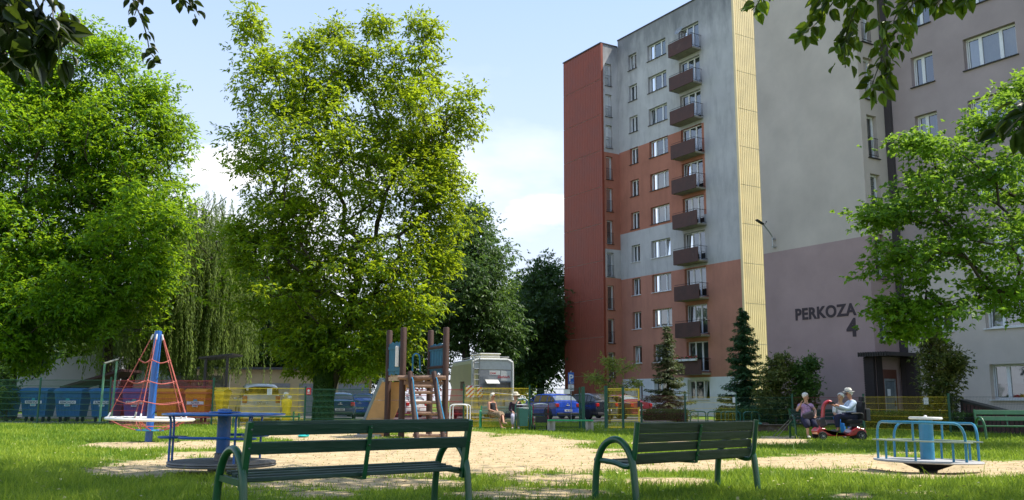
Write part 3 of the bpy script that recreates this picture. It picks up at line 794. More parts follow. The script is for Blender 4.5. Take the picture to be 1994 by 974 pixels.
# brick ramp wall with hand rail by the entrance
m_ramp = mat('plum_brick', (0.085, 0.035, 0.032, 1), .8, var=.4, scale=8, stretch=(1, 1, 3))
A_, B_ = at(1872, 812, 34.5), at(1990, 812, 30.5); A_.z = B_.z = 0
rmp = thing('access_ramp', 'plum brick ramp wall sloping down beside the mauve block', 'ramp', A_, atan2((B_ - A_).y, (B_ - A_).x))
Lr = (B_ - A_).length + 3
b = MB(); b.prism([(0, 0), (Lr, 0), (Lr, .42), (Lr * .55, .62), (0, 1.12)], (0, 0, 0), (1, 0, 0), (0, 0, 1), (0, 1, 0), .25); b.build('wall', m_ramp, rmp)
b = MB(); b.prism([(-.05, 1.12), (Lr * .55, .62), (Lr, .42), (Lr, .50), (Lr * .55, .70), (-.05, 1.20)], (0, -.04, 0), (1, 0, 0), (0, 0, 1), (0, 1, 0), .33)
for i in range(22): x = .15 + i * .28; z = 1.1 - x * .5 / (Lr * .55) if x < Lr * .55 else .62 - (x - Lr * .55) * .2 / (Lr * .45); b.bb(x, x + .03, -.02, -.003, 0, max(.3, z - .02))
b.build('coping', m_trim, rmp)

# ---------------------------------------------------------------- low buildings on the left
def simple_wall_block(name, label, x0, x1, Y0, Y1, z1, m, cat='building', parts=None):
    a = at(x0, 780, Y0); c = at(x1, 780, Y1); a.z = c.z = 0
    r = thing(name, label, cat, a, atan2((c - a).y, (c - a).x)); Lw = (c - a).length
    return r, Lw
r_, Lw = simple_wall_block('apartment_house', 'low grey house with orange window panels seen between the trees', -60, 560, 76, 76, 9, None)
ops = []
for k in range(2):
    for x in np.arange(1.2, Lw - 2, 3.05): ops.append((x, x + 1.1, 3.9 + k * 3.0, 5.3 + k * 3.0))
m_lg = plaster('pale_house_plaster', (.5, .5, .52, 1), (.35, .35, .36, 1), .2); m_or = plaster('orange_panel', (.55, .16, .06, 1), (.3, .1, .05, 1), .2)
b = MB(); wall_open(b, 0, Lw, 0, 9.6, ops, Zones(lambda u, z: 0, (), ()))
b.add([(0, 0, 0), (0, 10, 0), (0, 10, 9.6), (0, 0, 9.6)], [(0, 1, 2, 3)]); b.add([(Lw, 0, 0), (Lw, 10, 0), (Lw, 10, 9.6), (Lw, 0, 9.6)], [(0, 1, 2, 3)]); b.add([(0, 10, 0), (Lw, 10, 0), (Lw, 10, 9.6), (0, 10, 9.6)], [(0, 1, 2, 3)])
b.build('wall', [m_lg], r_)
b = MB()
for (a, c, z0, z1) in ops: b.bb(c + .03, c + .75, -.03, -.004, z0 - .15, z1 + .15); b.bb(a - .7, a - .03, -.03, -.004, z0 - .15, z1 + .15)
b.build('panel', m_or, r_)
for i, (a, c, z0, z1) in enumerate(ops): make_window(r_, a, c, z0, z1, (0, .5, 1), lambda u, y, z: (u, y, z), seed=i + 50)
b = MB(); b.bb(-.2, Lw + .2, -.3, 10.2, 9.6, 9.8); b.build('roof', m_roof, r_)

r_, Lw = simple_wall_block('garage', 'low cream garage wall behind the parked silver car', 380, 700, 60, 60, 3, None, 'garage')
b = MB(); b.bb(0, Lw, 0, 5, 0, 3.0); b.build('wall', plaster('cream_plaster', (.62, .48, .28, 1), (.4, .3, .2, 1), .2), r_)
b = MB(); b.bb(-.2, Lw + .2, -.25, 5.2, 3.0, 3.15); b.build('roof', m_roof, r_)
b = MB()
for i in range(3): b.bb(4.2 + i * 2.6, 6.2 + i * 2.6, -.04, -.003, 0, 2.1)
b.build('door', mat('grey_garage_door', (.3, .3, .31, 1), .5), r_)

r_, Lw = simple_wall_block('concrete_fence', 'grey precast concrete block fence beside the shed', 330, 445, 52, 52, 2, None, 'fence')
b = MB()
nb = int(Lw / .4)
for j in range(12):
    for i in range(nb + 1):
        x0 = i * .4 + (.2 if j % 2 else 0)
        if x0 + .385 > Lw: continue
        b.bb(x0, x0 + .385, -.02, .06, j * .2 + .005, j * .2 + .19)
b.bb(0, Lw, .0, .05, 0, 2.4)
b.build('blocks', mat('grey_concrete_block', (.33, .33, .32, 1), .9, var=.25, scale=3), r_)
for x in (1.2, Lw - .35):
    b = MB(); b.bb(x, x + .16, -.09, -.022, 0, 2.75); b.build('post', pave, r_)
r_, Lw = simple_wall_block('shed', 'dark lean-to roof on posts above the waste containers', 392, 442, 46, 46, 3, None, 'shed')
b = MB(); b.prism([(-.2, 3.06), (Lw + .2, 3.26), (Lw + .2, 3.36), (-.2, 3.16)], (0, -.2, 0), (1, 0, 0), (0, 0, 1), (0, 1, 0), 1.8); b.build('roof', m_trim, r_)
for x in (.05, Lw - .15):
    b = MB(); b.bb(x, x + .12, -.05, .07, 0, 3.07 + .1 * x); b.build('post', m_trim, r_)
r_, Lw = simple_wall_block('bin_shelter', 'low shelter with a dark red sloping roof behind the blue containers', 132, 225, 44, 44, 2, None, 'shelter')
b = MB(); b.prism([(-.3, 1.5), (Lw + .3, 2.35), (Lw + .3, 2.47), (-.3, 1.62)], (0, -.3, 0), (1, 0, 0), (0, 0, 1), (0, 1, 0), 2.4); b.build('roof', mat('dark_red_roof', (.05, .02, .02, 1), .7), r_)
for x in (0.02, Lw - .1):
    b = MB(); b.bb(x, x + .1, 0, .1, 0, 1.58 + .37 * x); b.build('post', m_trim, r_)
r_, Lw = simple_wall_block('garage', 'plain light grey garage wall with a sloping top behind the containers', 48, 190, 50, 50, 3, None, 'garage')
b = MB(); b.prism([(0, 0), (Lw, 0), (Lw, 3.5), (1.6, 3.2), (0, 1.6)], (0, 0, 0), (1, 0, 0), (0, 0, 1), (0, 1, 0), 4); b.build('wall', plaster('light_grey_render', (.46, .46, .48, 1), (.36, .36, .37, 1), .2), r_)
# ================================================================ TREES
bark = mat('bark', (0.055, 0.043, 0.033, 1), .95, var=.35, scale=7, bump=.8, bscale=24, stretch=(1, 1, .35))
bark_l = mat('bark_grey', (0.10, 0.085, 0.07, 1), .95, var=.3, scale=7, bump=.7, bscale=24, stretch=(1, 1, .35))
def unit(a): return a / np.maximum(1e-9, np.linalg.norm(a, axis=1, keepdims=True))
def leaf_quads(P, D, Nn, L_, W_):
    """kite leaves folded along the midrib: P base, D direction, Nn rough normal"""
    D = unit(D); S = unit(np.cross(D, Nn)); U = np.cross(S, D)
    n = len(P); V = np.empty((n, 4, 3))
    L_ = L_[:, None]; W_ = W_[:, None]
    V[:, 0] = P; V[:, 1] = P + D * L_ * .45 + S * W_ * .5 + U * W_ * .18
    V[:, 2] = P + D * L_ - U * L_ * .10; V[:, 3] = P + D * L_ * .45 - S * W_ * .5 + U * W_ * .18
    i = np.arange(n) * 4
    F3 = np.concatenate([np.stack([i, i + 1, i + 2], 1), np.stack([i, i + 2, i + 3], 1)])
    return V.reshape(-1, 3), F3
def lobes_points(lobes, rng_, shell=.55):
    """clump centres in ellipsoids ((cx,cy,cz),(rx,ry,rz),n)"""
    out = []
    for c, r, n in lobes:
        d = unit(rng_.normal(size=(n, 3))); q = (shell + (1 - shell) * rng_.random(n)) ** 1.0
        q = np.where(rng_.random(n) < .22, rng_.random(n) ** .5 * shell, q)
        q = np.where(rng_.random(n) < .10, 1 + .30 * rng_.random(n), q)
        out.append(np.array(c) + d * q[:, None] * np.array(r))
    return np.concatenate(out)
def branches(base_pts, pts, rng_, tip_r, trunk_r, min_r=.006, power=.48, sag=.04):
    """joins clump centres to the trunk polyline like a growing crown; returns list of (points, radii)"""
    nodes = [np.array(p, float) for p in base_pts]; par = [-1] + list(range(len(base_pts) - 1)); dist = [0.0]
    for i in range(1, len(nodes)): dist.append(dist[-1] + np.linalg.norm(nodes[i] - nodes[i - 1]))
    start = max(1, int(len(base_pts) * .45))
    order = np.argsort(np.linalg.norm(pts - nodes[-1], axis=1))
    arr = np.zeros((len(pts) * 6 + len(nodes) + 10, 3)); dd = np.zeros(len(arr)); n = len(nodes)
    arr[:n] = nodes; dd[:n] = dist; dd[:start] = 1e6
    ends = []
    for k in order:
        p = pts[k]; d = np.linalg.norm(arr[:n] - p, axis=1)
        # prefer joining lower / inner nodes so limbs sweep up and out
        cost = d + .22 * dd[:n] + np.maximum(0, arr[:n, 2] - p[2]) * .6
        j = int(np.argmin(cost)); a = arr[j].copy(); seg = max(1, min(5, int(d[j] / .55)))
        last = j
        off = rng_.normal(size=3) * d[j] * .07
        for s in range(1, seg + 1):
            t = s / seg
            q = a + (p - a) * t + off * sin(pi * t) + np.array([0, 0, d[j] * sag * sin(pi * t)])
            arr[n] = q; dd[n] = dd[last] + d[j] / seg if last >= start else dist[min(last, len(dist) - 1)] + d[j] / seg
            par.append(last); last = n; n += 1
            if n >= len(arr) - 8: break
        ends.append(last)
        if n >= len(arr) - 8: break
    cnt = np.zeros(n)
    for e in ends: cnt[e] += 1
    for i in range(n - 1, 0, -1): cnt[par[i]] += cnt[i]
    rad = np.maximum(min_r, tip_r * np.maximum(cnt, .6) ** power)
    rad = np.minimum(rad, trunk_r)
    for i in range(len(base_pts)): rad[i] = max(rad[i], trunk_r * (1 - .45 * i / max(1, len(base_pts) - 1)))
    kids = [[] for _ in range(n)]
    for i in range(1, n): kids[par[i]].append(i)
    chains = []
    stack = [(0, None)]
    while stack:
        s, prev = stack.pop(); ch = ([prev] if prev is not None else []) + [s]; cur = s
        while kids[cur]:
            ks = sorted(kids[cur], key=lambda q: -rad[q])
            for q in ks[1:]: stack.append((q, cur))
            cur = ks[0]; ch.append(cur)
        if len(ch) > 1:
            rr = [rad[c] for c in ch]
            if prev is not None: rr[0] = rr[1]
            chains.append((arr[ch], rr))
    return chains
def branch_mesh(name, chains, m, parent, seg_big=9):
    V, F = [], []; nb = 0
    for pts, rr in chains:
        s = seg_big if max(rr) > .08 else (5 if max(rr) > .02 else 3)
        n = len(pts); P = np.array(pts); T = np.gradient(P, axis=0); T = unit(T)
        ref = np.array([0, 0, 1.0]) if abs(T[0][2]) < .9 else np.array([1.0, 0, 0])
        X = unit(np.cross(T, ref)); Y_ = np.cross(T, X)
        a = np.arange(s) * 2 * pi / s
        R_ = np.array(rr)[:, None, None]
        ring = P[:, None, :] + R_ * (X[:, None, :] * np.cos(a)[None, :, None] + Y_[:, None, :] * np.sin(a)[None, :, None])
        V.append(ring.reshape(-1, 3))
        i = np.arange(n - 1)[:, None] * s; k = np.arange(s)[None, :]; k2 = (k + 1) % s
        F.append((np.stack([i + k, i + k2, i + s + k2, i + s + k], 2).reshape(-1, 4)) + nb)
        nb += n * s
    return mesh_np(name, np.concatenate(V), F4=np.concatenate(F), mat=m, parent=parent, smooth=True)
def foliage(pts, axis_c, rng_, n_per, spread, leaf_l, leaf_w, droop=.5, nleaf=5, out_bias=.6, comp_len=.22, flat=.55):
    """compound leaf sprays round each clump centre; leaflets droop"""
    n = len(pts); K = n * n_per
    c = np.repeat(pts, n_per, axis=0)
    off = rng_.normal(size=(K, 3)) * spread * np.array([1, 1, flat])
    base = c + off
    outd = unit(base - axis_c[None, :]) * np.array([1, 1, .35])
    ax = unit(unit(rng_.normal(size=(K, 3))) + outd * out_bias + unit(off + 1e-6) * .8 - np.array([0, 0, droop]) * (.4 + rng_.random((K, 1))))
    side = unit(np.cross(ax, np.array([0, 0, 1.0]) + rng_.normal(size=(K, 3)) * .35))
    P, D, Nn = [], [], []
    for i in range(nleaf):
        t = (i // 2 + 1) / ((nleaf + 1) / 2)
        sgn = 0 if i == nleaf - 1 else (1 if i % 2 else -1)
        P.append(base + ax * comp_len * (1.0 if sgn == 0 else t * .85))
        D.append(ax * (1.0 if sgn == 0 else .55) + side * sgn * .9 - np.array([0, 0, .35 * droop]) + rng_.normal(size=(K, 3)) * .18)
        Nn.append(np.array([0, 0, 1.0]) + rng_.normal(size=(K, 3)) * .45)
    P, D, Nn = np.concatenate(P), np.concatenate(D), np.concatenate(Nn)
    tn = np.tile(rng_.random(K), nleaf) * .6 + rng_.random(K * nleaf) * .2 + np.tile(np.repeat(rng_.random(n), n_per), nleaf) * .2
    m = len(P)
    V, F3 = leaf_quads(P, D, Nn, leaf_l * (.7 + .6 * rng_.random(m)), leaf_w * (.7 + .6 * rng_.random(m)))
    return V, F3, np.concatenate([tn, tn])
def LB(x, y, rx, ry, Y, ny=None, dens=1.0, k=1.0):
    """lobe from photograph measures at depth Y: ellipse centre and radii in pixels -> metres"""
    c = at(x, y, Y); s = Y / (CF * 1.0) * 1.02
    R1, R3 = max(rx * s * .6, rx * s - .25), max(ry * s * .6, ry * s - .25); R2 = ny if ny else (R1 + R3) / 2
    n = int(1.0 * dens * k * (R1 * R2 * R3) ** .667 * 13.5) + 8
    return (tuple(c), (R1, R2, R3), n)
def make_tree(name, label, cat, base, trunk_top, lobes, lm, seed, trunk_r=.25, n_per=9, spread=.34, leaf=(.12, .05), nleaf=5, droop=.5, group=None, bend=.4,
              barkm=None, tip_r=.009, cull=None, comp=.22, extra=None, flat=.55, shell=.55):
    r = np.random.default_rng(seed)
    root = thing(name, label, cat, base, 0, group)
    b0 = np.array(base, float); b1 = np.array(trunk_top, float)
    tp = [b0 + (b1 - b0) * t + np.array([sin(t * 3 + seed), cos(t * 2.3 + seed), 0]) * bend * t * (1 - t) for t in np.linspace(0, 1, 8)]
    tp[0][2] = -.15
    pts = lobes_points(lobes, r, shell)
    pts = pts[pts[:, 2] > .35]
    if cull is not None: pts = pts[cull(pts)]
    ch = branches(tp, pts, r, tip_r, trunk_r)
    loc = np.array(base, float)
    main = ch[0]
    def shift(c): return [(np.array(p) - loc, rr) for p, rr in c]
    ch = shift(ch)
    # flare at the foot
    p0, rr0 = ch[0]; rr0 = list(rr0); rr0[0] = trunk_r * 1.35; ch[0] = (p0, rr0)
    branch_mesh('trunk', ch, barkm or bark, root)
    V, F3, tn = foliage(pts - loc, (b1 - loc), r, n_per, spread, leaf[0], leaf[1], droop, nleaf, comp_len=comp, flat=flat)
    if cull is not None:
        cc = V.reshape(-1, 4, 3).mean(1) + loc; ok = cull(cc)
        n = len(ok); keepv = np.repeat(ok, 4); idx = np.cumsum(keepv) - 1
        V = V[keepv]; okf = np.concatenate([ok, ok]); F3 = idx[F3[okf]]; tn = tn[okf]
    mesh_np('crown', V, F3=F3, mat=lm, parent=root, fattr=tn)
    return root

lf_maple = leaf_mat('ash_maple_leaf', C(24, 64, 10), C(102, 134, 20), .50, (0.45, 0.56, 0.02, 1), nscale=.35)
lf_left = leaf_mat('left_maple_leaf', C(26, 70, 12), C(92, 134, 22), .50, (0.37, 0.56, 0.02, 1), nscale=.30)
lf_dark = leaf_mat('chestnut_leaf', C(34, 62, 26), C(70, 96, 42), .28, (0.18, 0.32, 0.06, 1), nscale=.4)
lf_dark2 = leaf_mat('far_dark_leaf', C(32, 56, 30), C(60, 84, 36), .26, (0.16, 0.30, 0.05, 1), nscale=.3)
lf_norway = leaf_mat('norway_maple_leaf', C(38, 80, 12), C(102, 142, 30), .45, (0.30, 0.48, 0.04, 1), nscale=.6)
lf_willow = leaf_mat('willow_leaf', C(68, 96, 34), C(124, 146, 58), .45, (0.34, 0.46, 0.10, 1), nscale=.5)
lf_spruce = leaf_mat('spruce_needle', C(32, 70, 42), C(76, 116, 68), .15, (0.12, 0.24, 0.06, 1), nscale=1.2)
lf_spruce2 = leaf_mat('thin_spruce_needle', C(58, 76, 40), C(104, 108, 62), .18, (0.15, 0.2, 0.06, 1), nscale=1.2)
lf_shrub = leaf_mat('thuja_leaf', C(40, 76, 28), C(100, 130, 50), .25, (0.16, 0.28, 0.05, 1), nscale=1.5)
lf_shrub_br = leaf_mat('brownish_shrub_leaf', C(54, 78, 30), C(126, 126, 58), .26, (0.22, 0.28, 0.06, 1), nscale=1.5)
lf_rowan = leaf_mat('rowan_leaf', C(70, 108, 32), C(146, 146, 58), .42, (0.42, 0.46, 0.08, 1), nscale=1.2)
lf_hedge = leaf_mat('hedge_leaf', C(36, 70, 26), C(84, 112, 40), .25, (0.2, 0.34, 0.05, 1), nscale=1.5)
lf_near_shade = leaf_mat('linden_leaf_painted_shade', C(14, 26, 8), C(36, 52, 14), .14, (0.20, 0.30, 0.03, 1), nscale=2.5, rough=.45)  # same linden leaf, its unlit side put into a darker colour
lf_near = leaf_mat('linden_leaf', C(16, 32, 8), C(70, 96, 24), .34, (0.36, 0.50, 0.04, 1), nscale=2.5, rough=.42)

# centre ash-leaved maple
Yc = 41
bc = at(628, 830, Yc); bc.z = 0
tt = at(690, 470, Yc); tt2 = at(690, 560, Yc)
lobes = [LB(690, 330, 215, 190, Yc, 4.0), LB(820, 250, 110, 130, Yc), LB(560, 190, 110, 90, Yc), LB(480, 300, 60, 80, Yc, dens=.6), LB(850, 380, 75, 110, Yc), LB(690, 150, 90, 80, Yc), LB(800, 130, 70, 80, Yc, dens=.8),
         LB(500, 120, 45, 60, Yc, dens=.45), LB(488, 60, 14, 50, Yc, 1.0, dens=.9), LB(735, 50, 12, 45, Yc, 1.0, dens=.9), LB(820, 50, 30, 40, Yc, dens=.6), LB(600, 90, 30, 50, Yc, dens=.6), LB(910, 210, 40, 60, Yc, dens=.6), LB(650, 60, 25, 40, Yc, dens=.6),
         LB(600, 560, 150, 130, Yc, 3.6), LB(760, 560, 110, 120, Yc - 1, 3.2), LB(585, 668, 80, 50, Yc - .5, 2.2), LB(690, 680, 100, 60, Yc - 1, 2.2), LB(780, 640, 45, 60, Yc - 1.5, 1.6), LB(650, 712, 120, 30, Yc + .8, 1.5), LB(540, 450, 100, 110, Yc), LB(470, 480, 50, 80, Yc, dens=.7), LB(850, 500, 50, 60, Yc)]
make_tree('maple_tree', 'tall bright green maple in the middle with an ivy covered trunk', 'tree', bc, tt2, lobes, lf_maple, 5, trunk_r=.28, n_per=18, spread=.33, leaf=(.21, .098), nleaf=5, comp=.27)
# ivy on its trunk
r = np.random.default_rng(8); n = 9000
h = r.random(n) * 2.8; a = r.random(n) * 2 * pi; rad = .36 + .08 * fnoise(a * 2, h * 3, 1.0, 2) + .04 * r.random(n)
P = np.stack([rad * np.cos(a), rad * np.sin(a), h], 1); D = np.stack([np.cos(a) * .5, np.sin(a) * .5, -np.ones(n)], 1) + r.normal(size=(n, 3)) * .4; Nn = np.stack([np.cos(a), np.sin(a), np.full(n, .4)], 1)
V, F3 = leaf_quads(P, D, Nn, .07 + .04 * r.random(n), .06 + .03 * r.random(n)); tn = r.random(n)
iv = mesh_np('ivy', V, F3=F3, mat=lf_hedge, fattr=np.concatenate([tn, tn])); iv.location = bc
tag(iv, 'dense dark ivy wrapped round the foot of the tall maple', 'ivy')

# left maples
Yl = 45
b1 = at(14, 820, Yl); b1.z = 0
lobes = [LB(60, 300, 160, 170, Yl, 4), LB(20, 180, 110, 90, Yl), LB(110, 160, 80, 70, Yl), LB(190, 110, 40, 50, Yl, dens=.6), LB(150, 60, 30, 40, Yl, dens=.4), LB(60, 500, 130, 120, Yl - 1, 3.5), LB(-50, 420, 120, 160, Yl), LB(120, 605, 110, 78, Yl - 2, 3), LB(25, 672, 70, 60, Yl - 2, 2.4), LB(-10, 610, 70, 110, Yl - 2)]
make_tree('maple_tree', 'broad leafy maple at the far left behind the first blue container', 'tree', b1, at(40, 560, Yl), lobes, lf_left, 15, trunk_r=.36, n_per=22, spread=.38, leaf=(.22, .10), nleaf=5, comp=.29, group='maples on the left')
Yl = 46
b1 = at(196, 820, Yl); b1.z = 0
lobes = [LB(250, 300, 115, 140, Yl, 4), LB(290, 190, 60, 60, Yl, dens=.7), LB(240, 130, 50, 50, Yl, dens=.6), LB(210, 90, 25, 40, Yl, dens=.5), LB(320, 250, 45, 60, Yl, dens=.7), LB(270, 460, 95, 120, Yl - 2, 3.5), LB(210, 560, 100, 90, Yl - 2, 3), LB(330, 400, 40, 70, Yl - 1, dens=.8), LB(300, 520, 45, 60, Yl - 3, 1.5), LB(180, 420, 90, 120, Yl), LB(170, 250, 80, 100, Yl)]
make_tree('maple_tree', 'maple with sunlit yellow-green crown left of the weeping willow', 'tree', b1, at(215, 560, Yl), lobes, lf_left, 25, trunk_r=.3, n_per=22, spread=.38, leaf=(.22, .10), nleaf=5, comp=.29, group='maples on the left')

# weeping willow
def make_willow(base, top, strands_from, seed, lm):
    r = np.random.default_rng(seed); root = thing('weeping_willow', 'weeping willow with long hanging shoots above the coloured containers', 'tree', base)
    loc = np.array(base)
    ch = branches([np.array(base) + (np.array(top) - np.array(base)) * t - (np.array([0, 0, .2]) if t == 0 else 0) for t in np.linspace(0, 1, 6)], strands_from, r, .02, .42)
    Vs, Fs, Ts = [], [], []; nb = 0; chains = [(np.array(p) - loc, rr) for p, rr in ch]; shoots = []
    for q in strands_from:
        for _ in range(9):
            s = q + r.normal(size=3) * np.array([.5, .5, .25]); Ls = min(s[2] - 1.9 - r.random() * 1.6, 2.5 + 4.5 * r.random())
            if Ls < .5: continue
            n = int(Ls / .05); t = np.linspace(0, 1, n)
            dx = r.normal() * .35; dy = r.normal() * .35
            path = s[None, :] + np.stack([dx * np.sqrt(t), dy * np.sqrt(t), -Ls * t], 1) + np.stack([np.sin(t * 9 + r.random() * 6) * .05, np.cos(t * 8) * .05, 0 * t], 1)
            shoots.append((path[::8] - loc, [.005] * len(path[::8])))
            P = path - loc + r.normal(size=(n, 3)) * .03
            a = r.random(n) * 2 * pi; D = np.stack([np.cos(a) * .55, np.sin(a) * .55, -np.ones(n)], 1); Nn = np.stack([np.cos(a), np.sin(a), np.full(n, .3)], 1) + r.normal(size=(n, 3)) * .3
            V, F3 = leaf_quads(P, D, Nn, .15 + .07 * r.random(n), .038 + .016 * r.random(n))
            Vs.append(V); Fs.append(F3 + nb); nb += len(V); tt_ = r.random() * .4 + r.random(n) * .5; Ts.append(np.concatenate([tt_, tt_]))
    chains = [c for c in chains if len(c[0]) > 1]
    branch_mesh('trunk', chains, bark, root); branch_mesh('shoots', [c for c in shoots if len(c[0]) > 1], mat('willow_shoot', (.10, .12, .04, 1), .8), root)
    mesh_np('crown', np.concatenate(Vs), F3=np.concatenate(Fs), mat=lm, parent=root, fattr=np.concatenate(Ts))
    return root
r = np.random.default_rng(4); Yw = 50
sf = []
for (x, y, rx, ry, n) in [(360, 430, 60, 40, 34), (420, 470, 55, 40, 40), (330, 470, 40, 40, 24), (450, 520, 35, 30, 24), (300, 560, 40, 50, 18), (380, 560, 70, 40, 34), (230, 640, 60, 20, 14)]:
    for _ in range(n):
        p = at(x + r.normal() * rx * .6, y + r.normal() * ry * .6, Yw + r.normal() * 1.3); sf.append(np.array(p))
bw_ = at(222, 822, Yw); bw_.z = 0
make_willow(bw_, at(300, 600, Yw), np.array(sf), 6, lf_willow)

# horse chestnut and the far wood edge
Y1 = 62; b1 = at(905, 800, Y1); b1.z = 0
lobes = [LB(900, 540, 90, 120, Y1, 5), LB(910, 450, 50, 50, Y1), LB(950, 600, 60, 80, Y1), LB(860, 640, 80, 60, Y1), LB(970, 660, 45, 50, Y1), LB(915, 415, 15, 25, Y1, 1.2)]
make_tree('chestnut_tree', 'dark green chestnut rising behind the white camper', 'tree', b1, at(905, 640, Y1), lobes, lf_dark, 31, trunk_r=.4, n_per=22, spread=.55, leaf=(.26, .12), nleaf=5, comp=.3, droop=.8)
Y1 = 82; b1 = at(1050, 795, Y1); b1.z = 0
lobes = [LB(1050, 620, 60, 95, Y1, 5), LB(1060, 540, 38, 40, Y1), LB(1085, 640, 40, 80, Y1), LB(1040, 720, 60, 45, Y1), LB(1000, 640, 30, 60, Y1)]
make_tree('oak_tree', 'dark broad tree just left of the rust coloured block', 'tree', b1, at(1052, 690, Y1), lobes, lf_dark2, 32, trunk_r=.4, n_per=22, spread=.65, leaf=(.3, .15), nleaf=5, comp=.35)
Y1 = 98; b1 = at(990, 792, Y1); b1.z = 0
lobes = [LB(990, 610, 30, 60, Y1, 4), LB(1000, 690, 35, 60, Y1), LB(970, 700, 30, 60, Y1), LB(1005, 745, 40, 30, Y1)]
make_tree('linden_tree', 'lighter green tree far behind between the two dark ones', 'tree', b1, at(990, 690, Y1), lobes, lf_maple, 33, trunk_r=.3, n_per=18, spread=.75, leaf=(.34, .17), nleaf=5, comp=.35)
Y1 = 72
for i, (x, t, w, lab) in enumerate([(560, 470, 70, 'dark bushy tree behind the tall middle maple'), (400, 520, 90, 'dark bushy tree behind the weeping willow'), (760, 560, 70, 'dark bushy tree behind the climbing tower'), (100, 470, 120, 'dark bushy tree behind the left maples')]):
    b1 = at(x, 790, Y1); b1.z = 0; h_ = 780 - t
    lobes = [LB(x, t + h_ * .35, w, h_ * .35, Y1, 4), LB(x + w * .2, t + h_ * .62, w * 1.1, h_ * .28, Y1, 4)]
    make_tree('bushy_tree', lab, 'tree', b1, at(x, t + h_ * .6, Y1), lobes, lf_dark2, 40 + i, trunk_r=.3, n_per=18, spread=.65, leaf=(.32, .16), nleaf=5, comp=.35, group='dark trees in the background')

# Norway maple on the right, trunk just outside the frame
Ym = 22.5
b1 = Vector((15.2, 23.5, 0))
lobes = [LB(1880, 330, 130, 90, Ym, 2.2), LB(1775, 400, 95, 70, Ym, 1.6), LB(1950, 230, 70, 70, Ym, 1.6), LB(1900, 470, 130, 80, Ym, 2.0), LB(1760, 500, 80, 70, Ym - .5, 1.5), LB(1800, 590, 110, 60, Ym - .5, 1.5, dens=.75), LB(1716, 420, 38, 35, Ym, .8, dens=.9), LB(1728, 590, 36, 36, Ym, .8, dens=.5),
         LB(1960, 560, 80, 70, Ym, 1.5, dens=.8), LB(1775, 640, 50, 25, Ym, .8, dens=.6), LB(2080, 380, 150, 200, Ym + 1, 3), LB(2010, 160, 60, 50, Ym, 1.4), LB(2200, 300, 120, 160, Ym + 1, 2.5), LB(1780, 280, 40, 30, Ym, .8, dens=.8)]
make_tree('norway_maple', 'spreading maple on the right with light green tiers in front of the mauve block', 'tree', b1, (14.2, 23.0, 5.2), lobes, lf_norway, 51, trunk_r=.2, n_per=30, spread=.25, leaf=(.12, .085), nleaf=4, comp=.06, tip_r=.009, droop=.35, flat=.32)

# spruces
def spruce(name, label, base, H, R, lm, seed, gap=.15, thin=1.0):
    r = np.random.default_rng(seed); root = thing(name, label, 'tree', base)
    chains = [(np.array([[0, 0, -.1], [0, 0, H * .5], [0, 0, H * .97]]), [.11, .07, .01])]
    Ps, Ds, Ns = [], [], []
    z = .35
    while z < H * .985:
        z0_ = z; n = int(7 + 5 * (1 - z / H)); a0 = r.random() * 6
        for i in range(n):
            z = min(H * .98, max(.3, z0_ + r.normal() * gap * .8)); f = 1 - z / H
            a = a0 + i * 2 * pi / n + r.normal() * .2; Lb = R * (f ** .85) * (.55 + .6 * r.random()) + .06
            d = np.array([cos(a), sin(a), 0]); m = max(3, int(Lb / .10)); t = np.linspace(0, 1, m)
            path = np.array([0, 0, z]) + d[None, :] * (Lb * t)[:, None] + np.stack([0 * t, 0 * t, Lb * (-.42 * t + .34 * t * t)], 1)
            chains.append((path[::2] if m > 4 else path, [.018 * f + .005] * len(path[::2] if m > 4 else path)))
            side = np.array([-sin(a), cos(a), 0])
            for j in range(m):
                w = .30 * Lb * (1 - t[j]) ** .7 * (.4 + t[j]) + .04
                k = int(13 * thin) + 2
                s_ = r.choice([-1, 1], k)[:, None]; q = r.random(k)[:, None]
                Ps.append(path[j] + side * s_ * w * q + r.normal(size=(k, 3)) * .03 - np.array([0, 0, .12]) * q)
                Ds.append(d * (.6 + .4 * r.random((k, 1))) + side * s_ * .9 + np.array([0, 0, -.35]) + r.normal(size=(k, 3)) * .25); Ns.append(np.array([0, 0, 1.0]) + r.normal(size=(k, 3)) * .5)
        z = z0_ + gap * (.8 + .7 * (1 - z0_ / H))
    P, D, Nn = np.concatenate(Ps), np.concatenate(Ds), np.concatenate(Ns); n = len(P)
    V, F3 = leaf_quads(P, D, Nn, .14 + .08 * r.random(n), .042 + .025 * r.random(n)); tn = r.random(n)
    branch_mesh('trunk', chains, bark, root); mesh_np('crown', V, F3=F3, mat=lm, parent=root, fattr=np.concatenate([tn, tn]))
    return root
b1 = at(1453, 800, 50); b1.z = 0; spruce('spruce_tree', 'dense dark spruce at the corner of the yellow ribbed gable', b1, 6.35, 1.62, lf_spruce, 61, .24)
b1 = at(1302, 800, 56); b1.z = 0; spruce('spruce_tree', 'thinner olive spruce in front of the rust block balconies', b1, 5.8, 1.75, lf_spruce2, 62, .30, .7)

